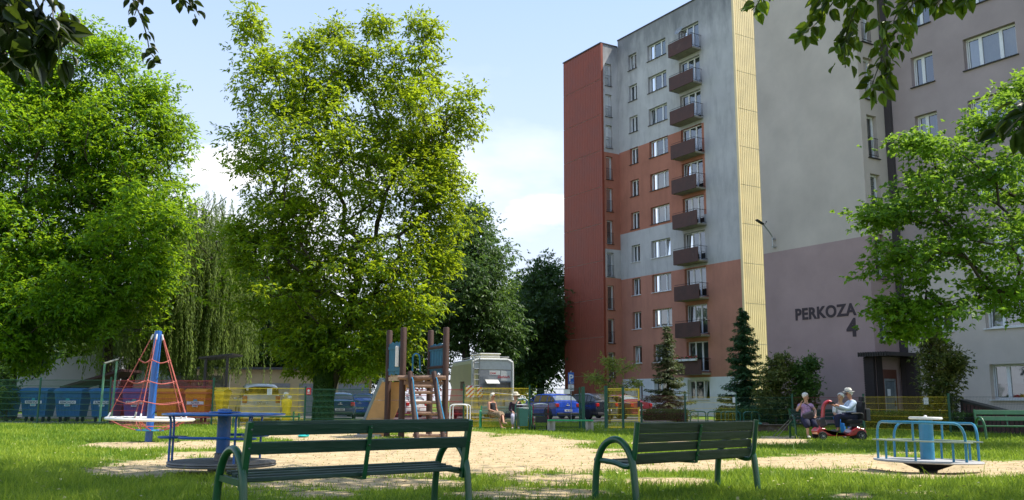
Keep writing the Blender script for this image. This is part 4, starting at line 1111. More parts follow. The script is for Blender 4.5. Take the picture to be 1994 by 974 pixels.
# small trees and shrubs
def shrub(name, label, lobes, base, lm, seed, leaf=(.11, .065), n_per=26, spread=.17, stems=3, cat='shrub', group=None, droop=.2, shell=.55):
    r = np.random.default_rng(seed); root = thing(name, label, cat, base, 0, group); loc = np.array(base)
    pts = lobes_points(lobes, r, shell); pts = pts[pts[:, 2] > .1]
    ch = branches([loc + np.array([0, 0, z]) for z in (-.1, .15, .35, .6)], pts, r, .008, .06)
    branch_mesh('stem', [(np.array(p) - loc, rr) for p, rr in ch], bark, root)
    V, F3, tn = foliage(pts - loc, np.array([0, 0, 1.0]), r, n_per, spread, leaf[0], leaf[1], droop, 4, comp_len=.07, flat=.9)
    mesh_np('foliage', V, F3=F3, mat=lm, parent=root, fattr=tn); return root
Y1 = 43; b1 = at(1186, 820, Y1); b1.z = 0
make_tree('rowan_tree', 'small rowan with yellowing leaves behind the yellow gate', 'tree', b1, at(1186, 745, Y1), [LB(1165, 735, 36, 20, Y1, .7, dens=1.2, k=2.6), LB(1210, 712, 40, 22, Y1, .8, dens=1.2, k=2.6), LB(1185, 752, 46, 18, Y1, .8, dens=1.1, k=1.2), LB(1235, 745, 14, 12, Y1, .4, k=1.2), LB(1185, 700, 18, 12, Y1, .4, k=1.2)], lf_rowan, 71, trunk_r=.06, n_per=9, spread=.16, leaf=(.10, .05), nleaf=5, comp=.12, tip_r=.006)
Y1 = 40; b1 = at(1512, 825, Y1); b1.z = 0
shrub('thuja_shrub', 'dark rounded shrub between the spruce and the mauve wall', [LB(1512, 735, 36, 42, Y1, .9, k=5), LB(1500, 780, 34, 38, Y1, .9, k=5), LB(1520, 705, 18, 16, Y1, .5, k=5)], b1, lf_shrub_br, 72)
b1 = at(1566, 825, Y1); b1.z = 0
shrub('thuja_shrub', 'green shrub with two pointed tops against the mauve wall', [LB(1568, 750, 34, 40, Y1, .9, k=5), LB(1560, 785, 40, 34, Y1, .9, k=5), LB(1576, 712, 12, 26, Y1, .4, k=5), LB(1548, 722, 12, 20, Y1, .4, k=5)], b1, lf_shrub, 73)
Y1 = 35; b1 = at(1828, 835, Y1); b1.z = 0
shrub('ornamental_shrub', 'tall bronze tinged shrub right of the entrance', [LB(1828, 700, 46, 44, Y1, .9, k=5), LB(1835, 745, 40, 34, Y1, .9, k=5), LB(1812, 660, 22, 22, Y1, .6, k=5), LB(1862, 712, 22, 26, Y1, .5, k=5), LB(1830, 785, 36, 34, Y1, .8, k=5)], b1, lf_shrub_br, 74)
b1 = at(10, 825, 39.5); b1.z = 0
shrub('leafy_shrub', 'green bush growing over the mesh fence at the far left', [LB(2, 770, 26, 44, 39.2, .8, k=5), LB(-20, 740, 34, 40, 39.2, .8, k=5)], b1, lf_hedge, 75)
b1 = at(462, 720, 47); 
def hedge(label, p, q, h, w, lm, seed, group='clipped hedges'):
    r = np.random.default_rng(seed); p, q = Vector(p), Vector(q); L_ = (q - p).length; ang = atan2((q - p).y, (q - p).x)
    n = int(L_ * (h + w) * 1500); x = r.random(n) * L_; side = r.random(n)
    onTop = side < w / (w + 2 * h); yy = np.where(onTop, (r.random(n) - .5) * w, np.where(r.random(n) < .75, -w / 2, w / 2)); zz = np.where(onTop, h, r.random(n) * h)
    yy = yy + r.normal(size=n) * .05; zz = zz + r.normal(size=n) * .04 + .07 * (fnoise(x, yy * 0, .6, seed) - .5)
    D = r.normal(size=(n, 3)) + np.stack([0 * x, np.where(onTop, 0, np.sign(yy)) * .8, np.where(onTop, 1.2, .3)], 1)
    V, F3 = leaf_quads(np.stack([x, yy, zz], 1), D, r.normal(size=(n, 3)) + np.array([0, -.3, 1]), .05 + .03 * r.random(n), .03 + .02 * r.random(n)); tn = r.random(n)
    root = thing('hedge', label, 'hedge', p, ang, group)
    mesh_np('foliage', V, F3=F3, mat=lm, parent=root, fattr=np.concatenate([tn, tn]))
    b = MB(); b.bb(.05, L_ - .05, -w / 2 + .08, w / 2 - .08, 0, h - .08); b.build('twigs', mat('hedge_twigs', (.03, .035, .02, 1), .95, var=.4, scale=12, bump=1), root)
hedge('low clipped hedge behind the yellow mesh panels near the entrance', at(1690, 830, 37.5) * Vector((1, 1, 0)) if False else Vector((at(1690, 830, 37.5).x, 37.5, 0)), Vector((at(1905, 830, 33).x, 33.5, 0)), .62, .7, lf_hedge, 81)
hedge('clipped hedge behind the green tube railings by the spruce', Vector((at(1400, 830, 42.5).x, 42.5, 0)), Vector((at(1540, 830, 40).x, 40, 0)), .66, .8, lf_hedge, 82)
hedge('short hedge under the thin olive spruce', Vector((at(1258, 830, 47).x, 47, 0)), Vector((at(1336, 830, 45).x, 45, 0)), .6, .6, lf_hedge, 83)

# ---------------------------------------------------------------- overhanging lindens: trunks behind the photographer, shoots hang into view
def near_leaf_mesh(name, P, D, Nn, L_, W_, m, parent, tn):
    D = unit(D); S = unit(np.cross(D, Nn)); U = np.cross(S, D); n = len(P)
    prof = [(0, 0), (.12, .30), (.34, .50), (.60, .42), (.84, .18), (1.0, 0)]
    V = np.empty((n, 16, 3))
    for i, (t, w) in enumerate(prof):
        c = P + D * (L_ * t)[:, None] - U * (L_ * .16 * t * t)[:, None]
        V[:, i] = c
        if 0 < i < 5:
            V[:, 5 + i] = c + S * (W_ * w)[:, None] + U * (W_ * w * .35)[:, None]
            V[:, 9 + i] = c - S * (W_ * w)[:, None] + U * (W_ * w * .35)[:, None]
    V[:, 14] = P - D * (L_ * .28)[:, None] + S * .0012; V[:, 15] = P - D * (L_ * .28)[:, None] - S * .0012
    b_ = np.arange(n)[:, None] * 16
    T3, Q4 = [], []
    for o in (5, 9):
        T3 += [[0, 1, o + 1], [5, o + 4, 4]]
        for i in range(1, 4): Q4.append([i, i + 1, o + i + 1, o + i])
    T3.append([0, 14, 15])
    F3 = (b_[:, None, :] + np.array(T3)[None]).reshape(-1, 3); F4 = (b_[:, None, :] + np.array(Q4)[None]).reshape(-1, 4)
    return mesh_np(name, V.reshape(-1, 3), F4=F4, F3=F3, mat=m, parent=parent, fattr=np.concatenate([np.repeat(tn, 6), np.repeat(tn, 5)]), smooth=True)
def hanging(parent, paths, Y, leaf_px, dens, seed, loc, side=2, lm=None):
    """paths: list of pixel polylines at depth Y"""
    r = np.random.default_rng(seed); loc = np.array(loc)
    for path in paths:
        pw = [np.array(at(x, y, Y + dy)) for x, y, dy in path]
        dr = pw[0] - pw[1]; dr = dr / np.linalg.norm(dr) * .25; dr[2] = 0
        pw = [pw[0] + dr * 3 + np.array([0, -.5, 4.6]), pw[0] + dr * 2.4 + np.array([0, -.2, 3.0]), pw[0] + dr * 1.6 + np.array([0, -.05, 1.4]), pw[0] + dr * .8 + np.array([0, 0, .5])] + pw
        pp = [np.array(v) for v in smooth_path([Vector(p) for p in pw], 6)]
        seglen = [0]
        for i in range(1, len(pp)): seglen.append(seglen[-1] + np.linalg.norm(pp[i] - pp[i - 1]))
        Lt = seglen[-1]; ll = leaf_px / CF * Y; n = max(4, int(Lt / ll * dens))
        P, D, Nn = [], [], []
        for k in range(n):
            s = Lt * (k + .5 + r.normal() * .3) / n; s = min(max(s, 0), Lt * .999); i = max(1, int(np.searchsorted(seglen, s)))
            t = (s - seglen[i - 1]) / max(1e-6, seglen[i] - seglen[i - 1]); q = pp[i - 1] + (pp[i] - pp[i - 1]) * t; tg = pp[i] - pp[i - 1]; tg = tg / np.linalg.norm(tg)
            a = (1 if k % 2 else -1); sd = np.cross(tg, [0, 1, 0]); sd /= max(.1, np.linalg.norm(sd))
            D.append(sd * a * (.5 + .5 * r.random()) + tg * .4 + np.array([0, 0, -.75]) + r.normal(size=3) * .32)
            Nn.append(np.array([0, -.5, .7]) + r.normal(size=3) * .55); P.append(q + sd * a * ll * .2 * r.random() * side + np.array([0, r.normal() * ll * .6, -.1 * ll]) - loc)
        P, D, Nn = np.array(P), np.array(D), np.array(Nn); n = len(P)
        L_ = ll * (.72 + .5 * r.random(n)); W_ = L_ * (.62 + .15 * r.random(n))
        b = MB(); b.tube([tuple(q - loc) for q in pp], [.0045 * Y / 4 * (1 - .7 * i / len(pp)) + .001 for i in range(len(pp))], 5)
        hb = b.build('hanging_branch', bark_l, parent)
        near_leaf_mesh('leaves', P, D, Nn, L_, W_, lm or lf_near, hb, r.random(n))
def overhead_cull(P):
    """keep only foliage above the upper edge of the view"""
    return (P[:, 2] > CZ + np.maximum(P[:, 1], 0) * .475 + .55) & (P[:, 1] < 19)
def overhead(label, base, ttop, lobes, seed, group=None):
    return make_tree('linden_tree', label, 'tree', base, ttop, lobes, lf_near, seed, trunk_r=.22, n_per=13, spread=.34, leaf=(.12, .09), nleaf=4, comp=.08, cull=overhead_cull, group=group)
LN = [('linden overhead at the top left with big leaves hanging dark against the sky', (-5.5, -3.5, 0), (-4.4, 1.0, 5.0), [((-1.5, 10.0, 9.2), (5.5, 5, 1.9), 680), ((-4, 3, 7), (4, 4, 2), 160), ((1.5, 13.0, 10.2), (5.0, 3.4, 1.4), 260), ((-5.0, 14.5, 10.6), (4.2, 3.4, 1.3), 260)], 91),
      ('linden overhead at the top right with leafy shoots hanging before the mauve block', (6.5, -3.5, 0), (6.0, 1.0, 5.0), [((8.0, 8.0, 8.4), (6, 4.5, 1.9), 640), ((13.5, 9.5, 9.0), (4.5, 3.8, 1.9), 320), ((4.5, 9.0, 8.6), (4.5, 3.6, 1.5), 320)], 92)]
ov = []
for lab, bs, tp_, lb, sd in LN: ov.append(overhead(lab, bs, tp_, lb, sd))
hanging(ov[0], [[(-60, 40, 0), (20, 60, 0), (80, 90, .1), (140, 110, .2)], [(-40, 80, 0), (40, 100, .2), (95, 118, .3)], [(-30, -40, 0), (30, 10, 0), (90, 40, .1), (120, 75, .1)], [(-30, 120, 0), (30, 112, 0), (70, 105, 0)], [(60, -50, 0), (95, -5, .1), (105, 40, 0), (110, 80, 0)], [(-20, 10, .2), (30, 30, .2), (60, 60, .2)], [(20, 70, 0), (70, 75, .1), (100, 60, 0), (130, 50, .1)]], 3.2, 46, 5.4, 101, LN[0][1], 2.6, lf_near_shade)
hanging(ov[0], [[(240, -60, 0), (255, -10, 0), (275, 35, 0), (286, 70, .1), (292, 100, .1), (308, 122, 0)], [(262, -40, 0), (270, 0, 0), (262, 30, 0)]], 4.4, 23, 3.0, 102, LN[0][1], 1.6, lf_near_shade)
hanging(ov[0], [[(345, -40, 0), (362, -8, 0), (378, 14, .1), (388, 30, .1)], [(350, -30, 0), (352, 0, 0), (358, 12, 0)]], 4.6, 22, 3.4, 103, LN[0][1], 2, lf_near_shade)
hanging(ov[1], [[(1500, -50, 0), (1485, -12, 0), (1475, 8, .1), (1464, 20, 0)], [(1660, -60, 0), (1625, 0, 0), (1595, 40, .1), (1562, 68, 0)], [(1640, -40, 0), (1600, -5, 0), (1585, 25, .1)], [(1690, -50, 0), (1665, 20, 0), (1645, 80, .1), (1646, 132, .1)], [(1680, -40, 0), (1655, 10, 0), (1662, 60, .2), (1638, 95, 0)],
              [(1830, -50, 0), (1775, 10, 0), (1745, 60, .1), (1715, 120, .1), (1700, 160, 0), (1688, 190, 0)], [(1780, -20, 0), (1765, 40, .1), (1750, 90, 0)], [(1790, -40, 0), (1745, 30, 0), (1740, 55, 0)],
              [(1900, -60, 0), (1850, -20, .1), (1820, 15, 0)], [(1900, -50, 0), (1880, -10, 0), (1858, 22, .1)], [(1850, -40, 0), (1830, 0, 0), (1800, 12, 0)], [(1720, 100, 0), (1728, 140, .1), (1722, 170, 0)], [(1860, -40, .1), (1878, -8, 0), (1875, 14, 0)]], 4.2, 27, 4.2, 104, LN[1][1], 2.2)
hanging(ov[1], [[(2060, 170, 0), (2010, 210, 0), (1980, 235, 0), (1955, 262, 0)], [(2040, 150, 0), (2000, 190, 0), (1975, 205, 0)]], 2.6, 46, 4.2, 105, LN[1][1], 2, lf_near_shade)
# ================================================================ BENCHES
m_bgreen = mat('bench_dark_green_tube', (0.005, 0.075, 0.026, 1), .38, var=.2, scale=9, coat=.3, dirt=(.06, .055, .04, 1), dirt_amt=.22, dscale=8)
m_bplank = mat('bench_dark_green_plank', (0.008, 0.040, 0.026, 1), .5, var=.3, scale=6, bump=.3, bscale=30, stretch=(.15, 1, 1), dirt=(.07, .085, .07, 1), dirt_amt=.32, dscale=9)
m_bplank2 = mat('bench_faded_green_plank', (0.020, 0.038, 0.018, 1), .55, var=.35, scale=6, bump=.3, bscale=30, stretch=(.15, 1, 1), dirt=(.07, .065, .05, 1), dirt_amt=.3, dscale=5)
m_bolt = mat('bolt_steel', (.12, .13, .12, 1), .4, metal=.7)
def arch_path(zt=.66, y0=-.04, y1=.56, zf=0.0):
    return smooth_path([(0, y0, -.12), (0, y0 + .03, .22), (0, y0 + .07, .46), (0, y0 + .17, .61), (0, (y0 + y1) / 2, zt), (0, y1 - .15, .60), (0, y1 - .05, .44), (0, y1 - .01, .2), (0, y1, -.12)], 6)
def bench_tube(name, label, loc, rz, Ln, planks, seat, mt, mp_, mid=True, zt=.66, group=None, rail=True, curved=False, tube_r=.036):
    """bench with arched tube legs; x along, front towards +y, rear foot line at y=0"""
    root = thing(name, label, 'bench', loc, rz, group)
    for x in (0, Ln):
        b = MB(); b.tube([p + Vector((x, 0, 0)) for p in arch_path(zt)], tube_r, 10); b.build('leg', mt, root, smooth=True)
    s = MB()
    n = len(seat)
    for (y0, y1, z) in seat: s.bb(.05, Ln - .05, y0, y1, z - .034, z)
    s.build('seat', mp_, root, bevel=.006)
    bk = MB()
    for (zc, h, yc) in planks:
        d = Vector((0, -.20, 1)).normalized(); R = Matrix(((1, 0, 0), (0, d.z, d.y), (0, -d.y, d.z))).transposed()
        R = Matrix.Rotation(atan2(.20, 1), 3, 'X')
        bk.box((Ln / 2, yc, zc), (Ln - (.06 if not curved else .10), .035, h), 0, R)
    bk.build('backrest', mp_, root, bevel=.006)
    top = planks[0]; zt_ = top[0] + top[1] / 2
    yb = lambda z: .055 - (z - .42) * .20
    for x in (.012, Ln - .012):
        f = MB()
        if curved:
            pth = smooth_path([(x, .56, .43), (x, .30, .415), (x, .14, .38), (x, .045, .40), (x, .0, .50), (x, yb(.66) - .03, .66), (x, yb(zt_) - .02, zt_ + .01)], 6)
            f.tube(pth, .030, 8)
        else:
            f.beam((x, yb(.36) + .005, .34), (x, yb(zt_) + .005, zt_ + .012), .05, .05, up=(0, 1, 0)); f.beam((x, .06, .395), (x, .52, .415), .05, .05)
        f.build('side_frame', mt, root, smooth=curved)
    if mid:
        f = MB(); f.beam((Ln / 2, yb(.38) - .03, .38), (Ln / 2, yb(zt_) - .028, zt_ - .03), .04, .012, up=(0, 1, 0)); f.beam((Ln / 2, .04, .385), (Ln / 2, .50, .385), .04, .02)
        f.build('middle_brace', mt, root)
    bo = MB()
    for x in (.012, Ln - .012, Ln / 2):
        for (zc, h, yc) in planks: bo.ball((x, yc - .045, zc), .010, 6, 4)
    bo.build('bolts', m_bolt, root)
    return root
seat4 = [(.07, .165, .43), (.18, .275, .425), (.29, .385, .425), (.40, .495, .43)]
A1, A2 = Vector((-2.14, 7.42, 0)), Vector((-.41, 8.84, 0))
r1 = bench_tube('park_bench', 'dark green open backed bench nearest the camera in front of the sandy ground', A1, atan2((A2 - A1).y, (A2 - A1).x), (A2 - A1).length, [(.825, .095, -.03), (.675, .10, .002)], [(.07, .165, .435), (.18, .275, .446), (.29, .385, .458), (.40, .495, .472)], m_bgreen, m_bplank, tube_r=.034)
b = MB(); b.box(((A2 - A1).length / 2, .002, .878), ((A2 - A1).length - .05, .085, .03), 0); b.build('top_rail', m_bplank, r1, bevel=.005)
A1, A2 = Vector((1.30, 9.75, 0)), Vector((2.98, 11.25, 0))
bench_tube('park_bench', 'green bench with a closed plank back and a large arched armrest right of centre', A1, atan2((A2 - A1).y, (A2 - A1).x), (A2 - A1).length, [(.785, .11, -.015), (.675, .092, .007), (.575, .092, .027), (.462, .10, .045)], [(.12, .22, .425), (.235, .335, .42), (.35, .45, .42), (.465, .54, .43)], m_bgreen, m_bplank2, curved=True, tube_r=.038)
m_lgreen = mat('bright_green_tube', (0.02, 0.26, 0.10, 1), .4, var=.15, coat=.2)
m_weath = mat('weathered_green_plank', (0.15, 0.20, 0.14, 1), .7, var=.3, scale=8, stretch=(.2, 1, 1))
back3 = [(.80, .10, -.02), (.69, .09, 0), (.58, .09, .02)]
B1 = at(937, 800, 34.6); B1.z = 0
bench_tube('park_bench', 'bench with bright green arched ends where the two women sit by the yellow mesh', at(1036, 800, 34.6) * Vector((1, 1, 0)) if False else Vector((at(1036, 800, 34.4).x, 34.9, 0)), pi, 1.95, back3, seat4, m_lgreen, m_weath, tube_r=.045)
X0 = at(1672, 800, 27.8).x
bench_tube('park_bench', 'green bench behind the red mobility scooter', Vector((X0, 28.0, 0)), pi, 2.05, back3, seat4, m_bgreen, m_bplank)
m_rgreen = mat('bench_mid_green', (0.02, 0.12, 0.045, 1), .45, var=.2, coat=.2)
X0 = at(2045, 800, 26.0).x
bench_tube('park_bench', 'empty green bench at the right edge in front of the ramp', Vector((X0, 26.6, 0)), pi, at(2045, 800, 26).x - at(1928, 800, 26).x + .15, [(.80, .13, -.02), (.62, .12, .01)], seat4, m_rgreen, m_rgreen)
# backless bench by the gate on concrete feet
bx = Vector((at(1111, 838, 32.6).x, 32.7, 0))
t = thing('backless_bench', 'low backless bench, one bright green plank on concrete feet near the gate', 'bench', bx, radians(-3))
b = MB(); b.bb(-.82, .82, -.17, .17, .35, .40); b.build('seat', mat('bright_green_paint', (0.03, 0.40, 0.13, 1), .5, var=.15), t, bevel=.01)
for x in (-.68, .68):
    b = MB(); b.bb(x - .14, x + .14, -.15, .15, 0, .06); b.bb(x - .14, x - .05, -.15, .15, .06, .35); b.bb(x + .05, x + .14, -.15, .15, .06, .35); b.bb(x - .05, x + .05, -.10, .10, .06, .35); b.build('foot', pave, t)
# long low green bench in front of the yellow mesh on the left
bx = Vector((at(515, 828, 34).x, 34.2, 0))
t = thing('low_rail', 'long low green rail on short posts in front of the yellow mesh panels', 'rail', bx)
b = MB(); b.bb(-1.25, 1.25, -.12, .12, .40, .46); b.build('beam', m_rgreen, t, bevel=.01)
for x in (-1.12, 1.12):
    b = MB(); b.tube([(x - .08, -.1, 0), (x - .08, -.1, .62)], .03, 8); b.tube([(x + .08, .1, 0), (x + .08, .1, .55)], .03, 8); b.build('post', m_rgreen, t)

# ================================================================ MERRY-GO-ROUNDS
m_blue = mat('blue_enamel', (0.012, 0.10, 0.38, 1), .35, var=.15, scale=8, coat=.4, dirt=(.20, .19, .17, 1), dirt_amt=.08, dscale=5)
m_bluew = mat('worn_blue_enamel', (0.015, 0.10, 0.33, 1), .45, var=.2, scale=8, coat=.2, dirt=(.25, .24, .22, 1), dirt_amt=.35, dscale=7)
m_teal = mat('light_blue_enamel', (0.025, 0.20, 0.36, 1), .38, var=.12, scale=8, coat=.3, dirt=(.20, .20, .18, 1), dirt_amt=.06)
m_tealw = mat('pale_worn_paint', (.30, .36, .30, 1), .5, var=.2, scale=7, dirt=(.10, .24, .10, 1), dirt_amt=.4)
m_disk = mat('grey_chequer_plate', (.17, .165, .16, 1), .6, var=.25, scale=5, bump=.5, bscale=70, dirt=(.36, .31, .23, 1), dirt_amt=.5, dscale=3)
m_rubber = mat('dark_rubber', (.05, .05, .052, 1), .7, var=.2)
m_white = mat('white_enamel', (.72, .72, .72, 1), .35, var=.08, coat=.2)
m_pale = mat('pale_platform', (.42, .42, .43, 1), .5, var=.15, scale=6, dirt=(.30, .26, .2, 1), dirt_amt=.4)
Y0 = 13.5
t = thing('merry_go_round', 'dark blue merry-go-round with round seats left of the nearest bench', 'merry-go-round', Vector((at(433, 890, Y0).x, Y0, 0)), .3)
b = MB(); b.lathe([(.02, .10), (.70, .10), (.76, .105), (.775, .125), (.76, .14), (.75, .142), (.77, .155), (.76, .175), (.72, .182), (.02, .182)], seg=48); b.build('platform', m_disk, t, smooth=True)
b = MB(); b.lathe([(.02, -.1), (.20, -.1), (.20, .10), (.02, .10)], seg=20); b.lathe([(.115, .18), (.115, .28), (.10, .29), (.02, .29)], seg=20); b.build('hub', m_disk, t, smooth=True)
b = MB(); b.lathe([(.02, .29), (.098, .29), (.098, .88), (.105, .885), (.10, .915), (.05, .925), (.02, .927)], seg=24); b.build('column', m_bluew, t, smooth=True)
b = MB(); b.lathe([(.11, .86), (.22, .865), (.225, .875), (.22, .885), (.11, .89)], seg=28)
b.build('turning_wheel', m_blue, t, smooth=True)
b = MB()
for k in range(3):
    a0 = k * 2 * pi / 3
    b.ring((0, 0, .845), .86, .016, 44, 8) if k == 0 else None
b.lathe([(.80, .84), (.87, .838), (.875, .846), (.87, .854), (.80, .852)], seg=48)
b.build('handrail', m_blue, t, smooth=True)
for k in range(3):
    a = radians((187, 67, -53)[k]) - .3; c_, s_ = cos(a), sin(a)
    b = MB(); b.lathe([(.02, .50), (.20, .50), (.215, .515), (.20, .53), (.02, .53)], (.72 * c_, .72 * s_, 0), 20); sb = b.build('seat', m_bluew, t, smooth=True)
    for da in (-.13, .13):
        b = MB(); c2, s2 = cos(a + da), sin(a + da)
        b.tube(smooth_path([(.74 * c2, .74 * s2, .17), (.74 * c2, .74 * s2, .5), (.74 * c2, .74 * s2, .70), (.76 * c2, .76 * s2, .81), (.83 * c2, .83 * s2, .842)], 5), .017, 8)
        b.build('post', m_blue, t, smooth=True)
b = MB()
for k in range(2):
    b.tube(arc((0, 0, .525), .72, k * pi + .6, k * pi + .35 + pi / 2 - .25, 10, (1, 0, 0), (0, 1, 0)), .022, 6)
b.build('seat_rail', m_blue, t, smooth=True)

Y0 = 14.8
t = thing('merry_go_round', 'light blue merry-go-round with white hand wheel on the right', 'merry-go-round', Vector((at(1806, 890, Y0).x, Y0, 0)), .0)
t.rotation_euler = (radians(-.6), radians(1.0), 0.0)
b = MB(); b.lathe([(.02, .12), (.76, .125), (.81, .13), (.82, .145), (.81, .162), (.76, .166), (.02, .166)], seg=48); b.build('platform', m_pale, t, smooth=True)
b = MB(); b.lathe([(.02, -.1), (.12, -.1), (.14, .0), (.34, .08), (.42, .12), (.02, .12)], seg=24); b.build('hub', m_rubber, t, smooth=True)
b = MB(); b.lathe([(.02, .16), (.108, .16), (.108, .79), (.02, .79)], seg=28); b.build('column', m_teal, t, smooth=True)
b = MB(); b.lathe([(.02, .80), (.05, .80), (.05, .83), (.02, .83)], seg=16); b.ring((0, 0, .82), .235, .022, 32, 8); b.lathe([(.22, .81), (.05, .815), (.05, .825), (.22, .83)], seg=32); b.ball((0, 0, .845), (.03, .03, .025), 8, 6)
b.build('turning_wheel', m_white, t, smooth=True)
for k in range(2):
    a0, a1 = (radians(172), radians(291)) if k == 0 else (radians(-12), radians(107))
    R_ = .76
    P = [Vector((R_ * cos(a0), R_ * sin(a0), .165)), Vector((R_ * cos(a0), R_ * sin(a0), .50))]
    up = []
    for i in range(5):
        q = i / 4 * pi / 2; aa = a0 + (1 - cos(q)) * .26
        up.append(Vector((R_ * cos(aa), R_ * sin(aa), .50 + .25 * sin(q))))
    mid_ = [Vector((R_ * cos(a_), R_ * sin(a_), .75)) for a_ in np.linspace(a0 + .30, a1 - .30, 12)]
    dn = []
    for i in range(5):
        q = (4 - i) / 4 * pi / 2; aa = a1 - (1 - cos(q)) * .26
        dn.append(Vector((R_ * cos(aa), R_ * sin(aa), .50 + .25 * sin(q))))
    path = P[:1] + up + mid_ + dn + [Vector((R_ * cos(a1), R_ * sin(a1), .165))]
    b = MB(); b.tube(path, .021, 8); b.build('handrail', m_teal, t, smooth=True)
    b = MB()
    n = 14; V = []
    for i in range(n + 1):
        a_ = a0 - .12 + (a1 - a0 + .24) * i / n
        for (rr_, z) in ((.64, .455), (.82, .455), (.82, .475), (.64, .475)): V.append((rr_ * cos(a_), rr_ * sin(a_), z))
    b.add(V, [(4 * i + j, 4 * i + 4 + j, 4 * i + 4 + (j + 1) % 4, 4 * i + (j + 1) % 4) for i in range(n) for j in range(4)] + [(3, 2, 1, 0), (4 * n, 4 * n + 1, 4 * n + 2, 4 * n + 3)])
    st = b.build('seat', m_tealw, t)
    for f_ in (.12, .88): b = MB(); a_ = a0 + (a1 - a0) * f_; b.tube([(.70 * cos(a_), .70 * sin(a_), .16), (.70 * cos(a_), .70 * sin(a_), .455)], .019, 8); b.build('post', m_teal, t, smooth=True)
    b = MB(); a_ = (a0 + a1) / 2; b.tube([(.70 * cos(a_), .70 * sin(a_), .16), (.70 * cos(a_), .70 * sin(a_), .455)], .019, 8); b.build('post', m_teal, t, smooth=True); b = MB(); b.tube([(.78 * cos(a_), .78 * sin(a_), .47), (.78 * cos(a_), .78 * sin(a_), .75)], .018, 8)
    b.build('post', m_teal, t, smooth=True)

# ================================================================ ROPE PYRAMID
Y0 = 23.1
base = Vector((at(289, 860, Y0).x, Y0, 0))
t = thing('rope_pyramid', 'spinning rope pyramid of pink ropes on a blue pole and white ring', 'climbing net', base)
t.rotation_euler = (0, radians(1.2), 0)
m_rope = mat('pink_red_rope', (.45, .12, .10, 1), .8, var=.25, scale=30, bump=.6, bscale=90)
b = MB(); b.lathe([(.02, -.2), (.092, -.2), (.092, 2.74), (.08, 2.78), (.02, 2.79)], seg=24); b.build('pole', m_blue, t, smooth=True)
b = MB(); b.lathe([(.11, .26), (.36, .265), (.37, .28), (.36, .30), (.11, .30)], seg=6); b.build('lower_ring', m_teal, t)
NS = 5; AN = [radians(-82 + 72 * k) for k in range(NS)]
HX = [Vector((1.0 * cos(a), 1.0 * sin(a), .56)) for a in AN]
b = MB(); b.ring((0, 0, .56), 1.04, .036, 40, 8); b.build('ring', m_white, t, smooth=True)
b = MB(); knots = []
for k in range(NS):
    T_ = Vector((.13 * cos(AN[k]), .13 * sin(AN[k]), 2.66)); E_ = HX[k]
    b.tube([T_, E_], .0115, 6)
    if k == 1: b.tube([T_, E_ + Vector((-.02, .10, 0))], .016, 6)
    knots.append([T_ + (E_ - T_) * f for f in (.30, .55, .79)])
    for da in (.32, -.32):
        I_ = Vector((.36 * cos(AN[k] + da), .36 * sin(AN[k] + da), .29)); b.tube(smooth_path([E_, (E_ + I_) / 2 - Vector((0, 0, .03)), I_], 4), .013, 6)
for lv in range(3):
    for k in range(NS):
        p, q = knots[k][lv], knots[(k + 1) % NS][lv]
        b.tube(smooth_path([p, (p + q) / 2 - Vector((0, 0, .07)), q], 5), .013, 6); b.ball(p, .030, 8, 6)
b.ring((0, 0, .40), .68, .012, 24, 6)
b.build('ropes', m_rope, t, smooth=True)
for k in range(NS):
    T_ = Vector((.115 * cos(AN[k]), .115 * sin(AN[k]), 2.66)); E_ = HX[k]
    b = MB(); b.tube([T_ + Vector((0, 0, .03)), T_ + (E_ - T_) * .05], .022, 6); b.build('rope_end', m_white, t)
    b = MB(); b.tube([T_ + (E_ - T_) * .93, E_], .022, 6); b.build('rope_end', m_white, t)

# ================================================================ PLAY TOWER
m_log = mat('dark_round_timber', (0.048, 0.020, 0.013, 1), .7, var=.3, scale=6, bump=.6, bscale=25, stretch=(1, 1, .2), dirt=(.09, .05, .04, 1), dirt_amt=.2)
m_rung = mat('worn_timber', (.24, .15, .105, 1), .75, var=.3, scale=9, bump=.5, bscale=40)
m_plank = mat('pale_timber', (.42, .30, .19, 1), .75, var=.25, scale=8)
m_bpan = mat('teal_blue_board', (.015, .11, .19, 1), .5, var=.18, scale=6)
m_slide = mat('ochre_board', (.52, .30, .11, 1), .55, var=.15, scale=3, dirt=(.38, .22, .1, 1), dirt_amt=.2)
PA = Vector((at(781, 851, 26.2).x, 26.2, 0)); PB = Vector((at(865.5, 850, 26.2).x, 26.2, 0)); PC = Vector((at(753, 850, 27.25).x, 27.25, 0)); PD = Vector((at(835, 848, 27.35).x, 27.35, 0))
t = thing('play_tower', 'timber climbing tower with blue side boards, ladder and ochre slide side', 'play tower', PA)
hs = [3.15, 3.16, 3.14, 3.16]
for P_, h_ in zip((PA, PB, PC, PD), hs):
    q = P_ - PA; b = MB(); b.lathe([(.02, -.2), (.092, -.2), (.092, h_ - .03), (.075, h_), (.02, h_ + .003)], q, 16); b.build('post', m_log, t, smooth=True)
a_, b_, c_, d_ = [p - PA for p in (PA, PB, PC, PD)]
fl = MB()
ex = (b_ - a_).normalized(); ey = (c_ - a_).normalized()
for i in range(9):
    p = a_ + ey * (.02 + i * .12); q = b_ + (d_ - b_).normalized() * (.02 + i * .12); fl.beam(p + Vector((0, 0, 1.76)), q + Vector((0, 0, 1.76)), .11, .04)
fl.beam(c_ + Vector((.0, 0, 1.68)), a_ + Vector((0, 0, 1.68)), .05, .12); fl.beam(d_ + Vector((0, 0, 1.68)), b_ + Vector((0, 0, 1.68)), .05, .12)
fl.build('deck', m_plank, t)
b = MB(); b.tube([a_ + Vector((-.12, -.13, 1.70)), b_ + Vector((.02, -.13, 1.70))], .062, 10); b.build('cross_log', m_rung, t, smooth=True)
